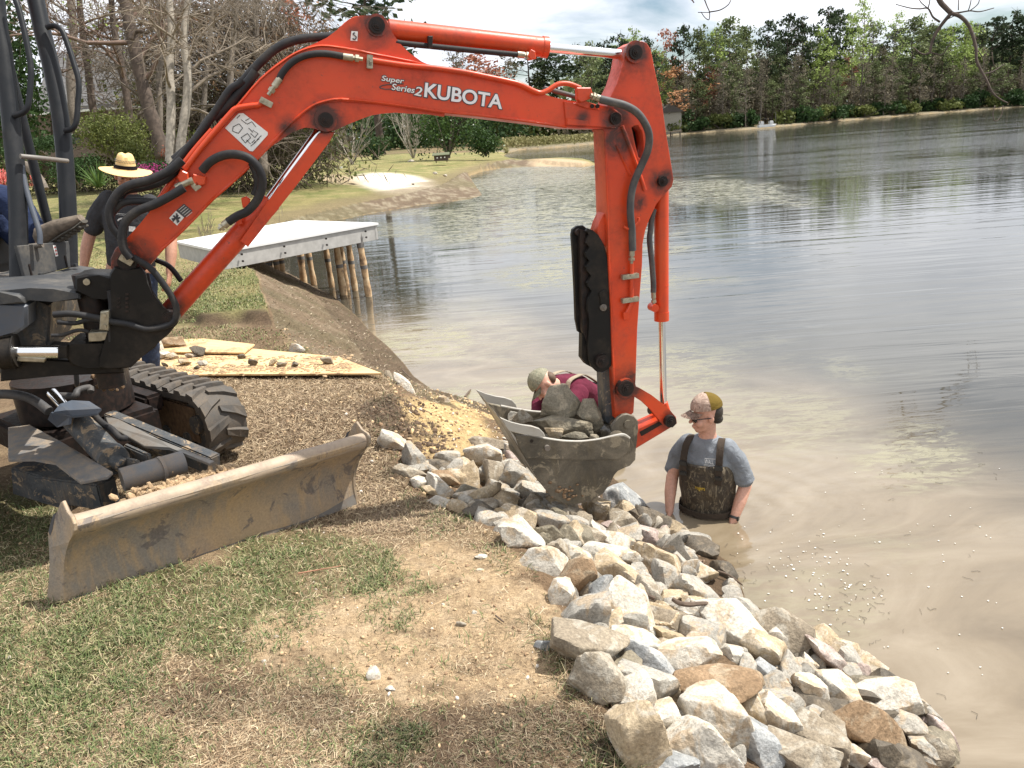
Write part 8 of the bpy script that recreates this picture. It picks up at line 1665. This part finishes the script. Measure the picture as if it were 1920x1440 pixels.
# ================================================================ GRASS, STRAW AND LITTER
def blades(name, n, pxr, pyr, accept, L, Wd, lift, cols, label, cat, z=0.0, seed=1, flat=0.0, yexp=1.0, wgrow=.12):
    rg = np.random.default_rng(seed); px = rg.uniform(*pxr, n); py = pyr[0]+(pyr[1]-pyr[0])*rg.random(n)**yexp
    d = FW[None]+RT[None]*((px-960)/FPX)[:, None]-UP[None]*((py-720)/FPX)[:, None]; P = (CP[None]+d*((z-CAMH)/d[:, 2])[:, None])[:, :2]
    zt, inl, t, dW, dT = tfast(P); zn = zones(P, inl, t, dW, dT); pr = accept(P, inl, t, zn); keep = rg.random(n) < pr; P = P[keep]; zt = zt[keep]; m = len(P)
    a = rg.random(m)*2*np.pi; el = np.clip(rg.normal(lift[0], lift[1], m), .02, 1.5); Ls = rg.uniform(*L, m); ws = rg.uniform(*Wd, m)*(1+np.clip(P[:, 1]-3, 0, 40)*wgrow)
    h = np.stack([np.cos(a), np.sin(a), np.zeros(m)], 1); s = np.stack([-np.sin(a), np.cos(a), np.zeros(m)], 1); b = np.column_stack([P, zt-.003])
    mid = b+h*(Ls*.5*np.cos(el))[:, None]+np.array([0, 0, 1])*(Ls*.5*np.sin(el)+.003)[:, None]; el2 = el-rg.uniform(.2, 1.1, m)*(1-flat); tip = mid+h*(Ls*.5*np.cos(el2))[:, None]+np.array([0, 0, 1])*(Ls*.5*np.sin(el2))[:, None]+s*(rg.normal(size=m)*Ls*.18)[:, None]
    tip[:, 2] = np.maximum(tip[:, 2], zt+.002); w = ws[:, None]; tw = (s+np.array([0, 0, 1])*rg.normal(size=m)[:, None]*.5)
    co = np.stack([b-tw*w*.5, b+tw*w*.5, mid+tw*w*.45, mid-tw*w*.45, tip+tw*w*.08, tip-tw*w*.08], 1).reshape(-1, 3)
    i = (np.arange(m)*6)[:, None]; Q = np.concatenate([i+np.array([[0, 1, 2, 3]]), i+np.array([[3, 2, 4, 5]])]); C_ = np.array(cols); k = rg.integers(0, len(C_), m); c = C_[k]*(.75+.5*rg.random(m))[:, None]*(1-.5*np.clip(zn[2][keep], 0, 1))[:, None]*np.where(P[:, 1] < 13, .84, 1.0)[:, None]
    mt = bpy.data.materials.get('grass_blades')
    if mt is None:
        mt, nt, p = newmat('grass_blades'); v = nt.nodes.new('ShaderNodeVertexColor'); v.layer_name = 'Tint'; nt.links.new(v.outputs[0], p.inputs['Base Color']); p.inputs['Roughness'].default_value = .6; p.inputs['Specular IOR Level'].default_value = .25
    o = fast_mesh(name, co, Q, mt, None, [('Tint', 'POINT', np.repeat(c, 6, 0))]); return tag(o, label, cat, kind='stuff')
GREEN = [(.10, .145, .045), (.13, .175, .06), (.18, .215, .08), (.12, .14, .055), (.25, .245, .11), (.34, .30, .16), (.08, .11, .04), (.38, .32, .19)]; STRAW = [(.52, .41, .26), (.40, .29, .17), (.62, .51, .34), (.30, .20, .12), (.47, .34, .21), (.22, .145, .09)]
def clump(P, s=9.0): return sstep(.38, .6, fbm(P[:, 0], P[:, 1], 3, s, 3))
land = lambda inl, t: (~inl)*(t > .985)
blades('grass_blades', 210000, (-150, 1250), (900, 1560), lambda P, inl, t, z: land(inl, t)*np.clip(z[1]*(.2+.8*clump(P)*clump(P, 3.1))+.05*clump(P, 6)*(1-z[0]*.6), 0, 1), (.02, .055), (.0022, .0042), (.75, .35), GREEN, 'short green grass growing in patches around the dozer blade', 'grass', seed=1)
blades('straw_litter', 200000, (-150, 1250), (890, 1560), lambda P, inl, t, z: land(inl, t)*np.clip((.16+.62*clump(P, 2.6)+.18*clump(P, 9))*(1-.88*z[0]), 0, 1), (.014, .05), (.0013, .0027), (.16, .14), STRAW, 'dry straw and dead grass lying over the ground in the foreground', 'dead grass', seed=2, flat=.8)
blades('dead_turf', 100000, (200, 900), (700, 960), lambda P, inl, t, z: land(inl, t)*np.clip(.85-.3*z[2]-.8*z[3], 0, 1), (.02, .06), (.0020, .0036), (.28, .22), [(.46, .35, .22), (.36, .26, .16), (.54, .43, .28), (.27, .185, .115), (.18, .125, .08)], 'brown dead turf between the track, the plywood and the rocks', 'dead grass', seed=3, flat=.6)
blades('grass_fringe', 26000, (640, 1250), (700, 1480), lambda P, inl, t, z: (~inl)*(t > .9)*(t < 1.01)*clump(P, 5)*.8*((np.minimum(seg_dist(P, TL), 9) < .13)), (.03, .085), (.002, .004), (.7, .4), GREEN+STRAW, 'grass hanging over the torn edge of the bank', 'grass', seed=4)
blades('lawn_grass', 150000, (-200, 780), (430, 660), lambda P, inl, t, z: land(inl, t)*((.5+.5*clump(P, 1.2))*(P[:, 1] > 8.85)+.4*clump(P, 2.2)*(P[:, 1] > 7.4)*(P[:, 1] < 8.6)), (.018, .042), (.003, .005), (.9, .3), GREEN+[(.22, .24, .08), (.30, .28, .12), (.34, .28, .15), (.16, .20, .06)], 'mown lawn grass beyond the plywood path', 'grass', z=.3, seed=5)
blades('bank_litter', 34000, (480, 980), (470, 900), lambda P, inl, t, z: (~inl)*(t > .05)*(t < .99)*(.35+.5*clump(P, 3))*(1-.95*np.clip(z[3]*1.5, 0, 1)), (.02, .06), (.0022, .004), (.2, .2), [(.34, .26, .17), (.24, .17, .11), (.17, .12, .08)]+[(.12, .09, .05), (.10, .12, .04), (.5, .42, .3)], 'leaf litter and roots on the bare muddy bank', 'litter', z=-.3, seed=6, flat=.6)
# crumbs of soil and small pebbles
bm = bmesh.new(); rg = random.Random(4); base = []
PX = np.array([[rg.uniform(-50, 1200), 950+rg.random()*560] for _ in range(2600)]+[[rg.uniform(520, 980), 620+rg.random()*300] for _ in range(1800)]); 
dd_ = FW[None]+RT[None]*((PX[:, 0]-960)/FPX)[:, None]-UP[None]*((PX[:, 1]-720)/FPX)[:, None]; PP = (CP[None]+dd_*((-.05-CAMH)/dd_[:, 2])[:, None])[:, :2]; zt_, inl_, t_, dw_, dt_ = tfast(PP); Z_ = zones(PP, inl_, t_, dw_, dt_)
ico = bmesh.new(); bmesh.ops.create_icosphere(ico, subdivisions=1, radius=1); iv = np.array([v.co[:] for v in ico.verts]); it = np.array([[v.index for v in f.verts] for f in ico.faces]); ico.free()
cs, cf, cc_ = [], [], []; gr = np.random.default_rng(9); k = 0
for i in range(len(PP)):
    if inl_[i] or rg.random() > (.35+.65*max(Z_[0][i], Z_[3][i], float(t_[i] < .98))): continue
    s = rg.choice([.002, .003, .004, .007])*rg.uniform(.7, 1.5)*(1.0 if PX[i, 1] > 950 else 1.8); A = gr.normal(size=(3, 3)); A, _ = np.linalg.qr(A); cs.append((iv*(1+gr.normal(size=(len(iv), 1))*.15)*np.array([1.2, 1, .6]))@A.T*s+np.array([PP[i, 0], PP[i, 1], zt_[i]+s*.2])); cf.append(it+k*len(iv)); k += 1
    cc_.append(np.repeat([[.50, .36, .21] if rg.random() < .6 else [.26, .17, .10] if rg.random() < .8 else [.62, .56, .48]], len(iv), 0))
crm, nt, p = newmat('crumbs'); v = nt.nodes.new('ShaderNodeVertexColor'); v.layer_name = 'Tint'; nt.links.new(v.outputs[0], p.inputs['Base Color']); p.inputs['Roughness'].default_value = .95
tag(fast_mesh('soil_crumbs', np.concatenate(cs), np.concatenate(cf), crm, None, [('Tint', 'POINT', np.concatenate(cc_))], k=3), 'crumbs of sandy soil and tiny pebbles scattered over the bank and sand patch', 'soil', kind='stuff')
# clods of yellow clay on the dug slope and dark sods beside it
for nm, lb, cols, spots, mt in (('yellow_clods', 'lumps of yellow sandy clay on the dug slope left of the bucket', 0, [(850, 790, 42, 18, 260), (890, 760, 32, 8, 120), (820, 830, 25, 14, 80)], simple('yellow_clay', (.60, .44, .23), .95, 0, .3, 20, .6)), ('dark_sods', 'dark torn sods of turf and roots along the dug edge', 0, [(745, 768, 32, 11, 240), (800, 838, 32, 14, 220), (770, 800, 30, 8, 120), (770, 860, 20, 10, 60)], simple('dark_sod', (.10, .065, .04), .95, 0, .4, 25, .7))):
    bm = bmesh.new()
    for cx_, cy_, sx_, sy_, n_ in spots:
        for _ in range(n_):
            x, y = random.gauss(cx_, sx_), random.gauss(cy_, sy_); q, t = hit(x, y)
            if q[2] < WZ+.03: continue
            s = random.uniform(.003, .008)*(1+2.2*random.random()**6) if nm == 'yellow_clods' else random.uniform(.006, .022); r_ = bmesh.ops.create_icosphere(bm, subdivisions=2, radius=s, matrix=Matrix.Translation(V(q)-Vector((0, 0, s*.15)))@Matrix.Rotation(random.random()*3, 4, 'Y')@Matrix.Diagonal((1.3, 1, .7, 1)))
            for v in r_['verts']: v.co += Vector((mnoise.noise(v.co*60), mnoise.noise(v.co*60+Vector((9, 0, 0))), mnoise.noise(v.co*60+Vector((0, 9, 0)))))*s*.35
    tag(bm_obj(nm, bm, mt, None, smooth=True), lb, 'soil', kind='stuff')
blades('sod_roots', 9000, (690, 860), (735, 885), lambda P, inl, t, z: (~inl)*np.clip(z[2]*1.2, 0, 1)*clump(P, 7), (.015, .05), (.0016, .003), (.35, .4), [(.12, .08, .05), (.22, .15, .09), (.34, .26, .15), (.10, .12, .04), (.42, .34, .22)], 'roots and dead grass sticking out of the torn sods', 'roots', seed=11)
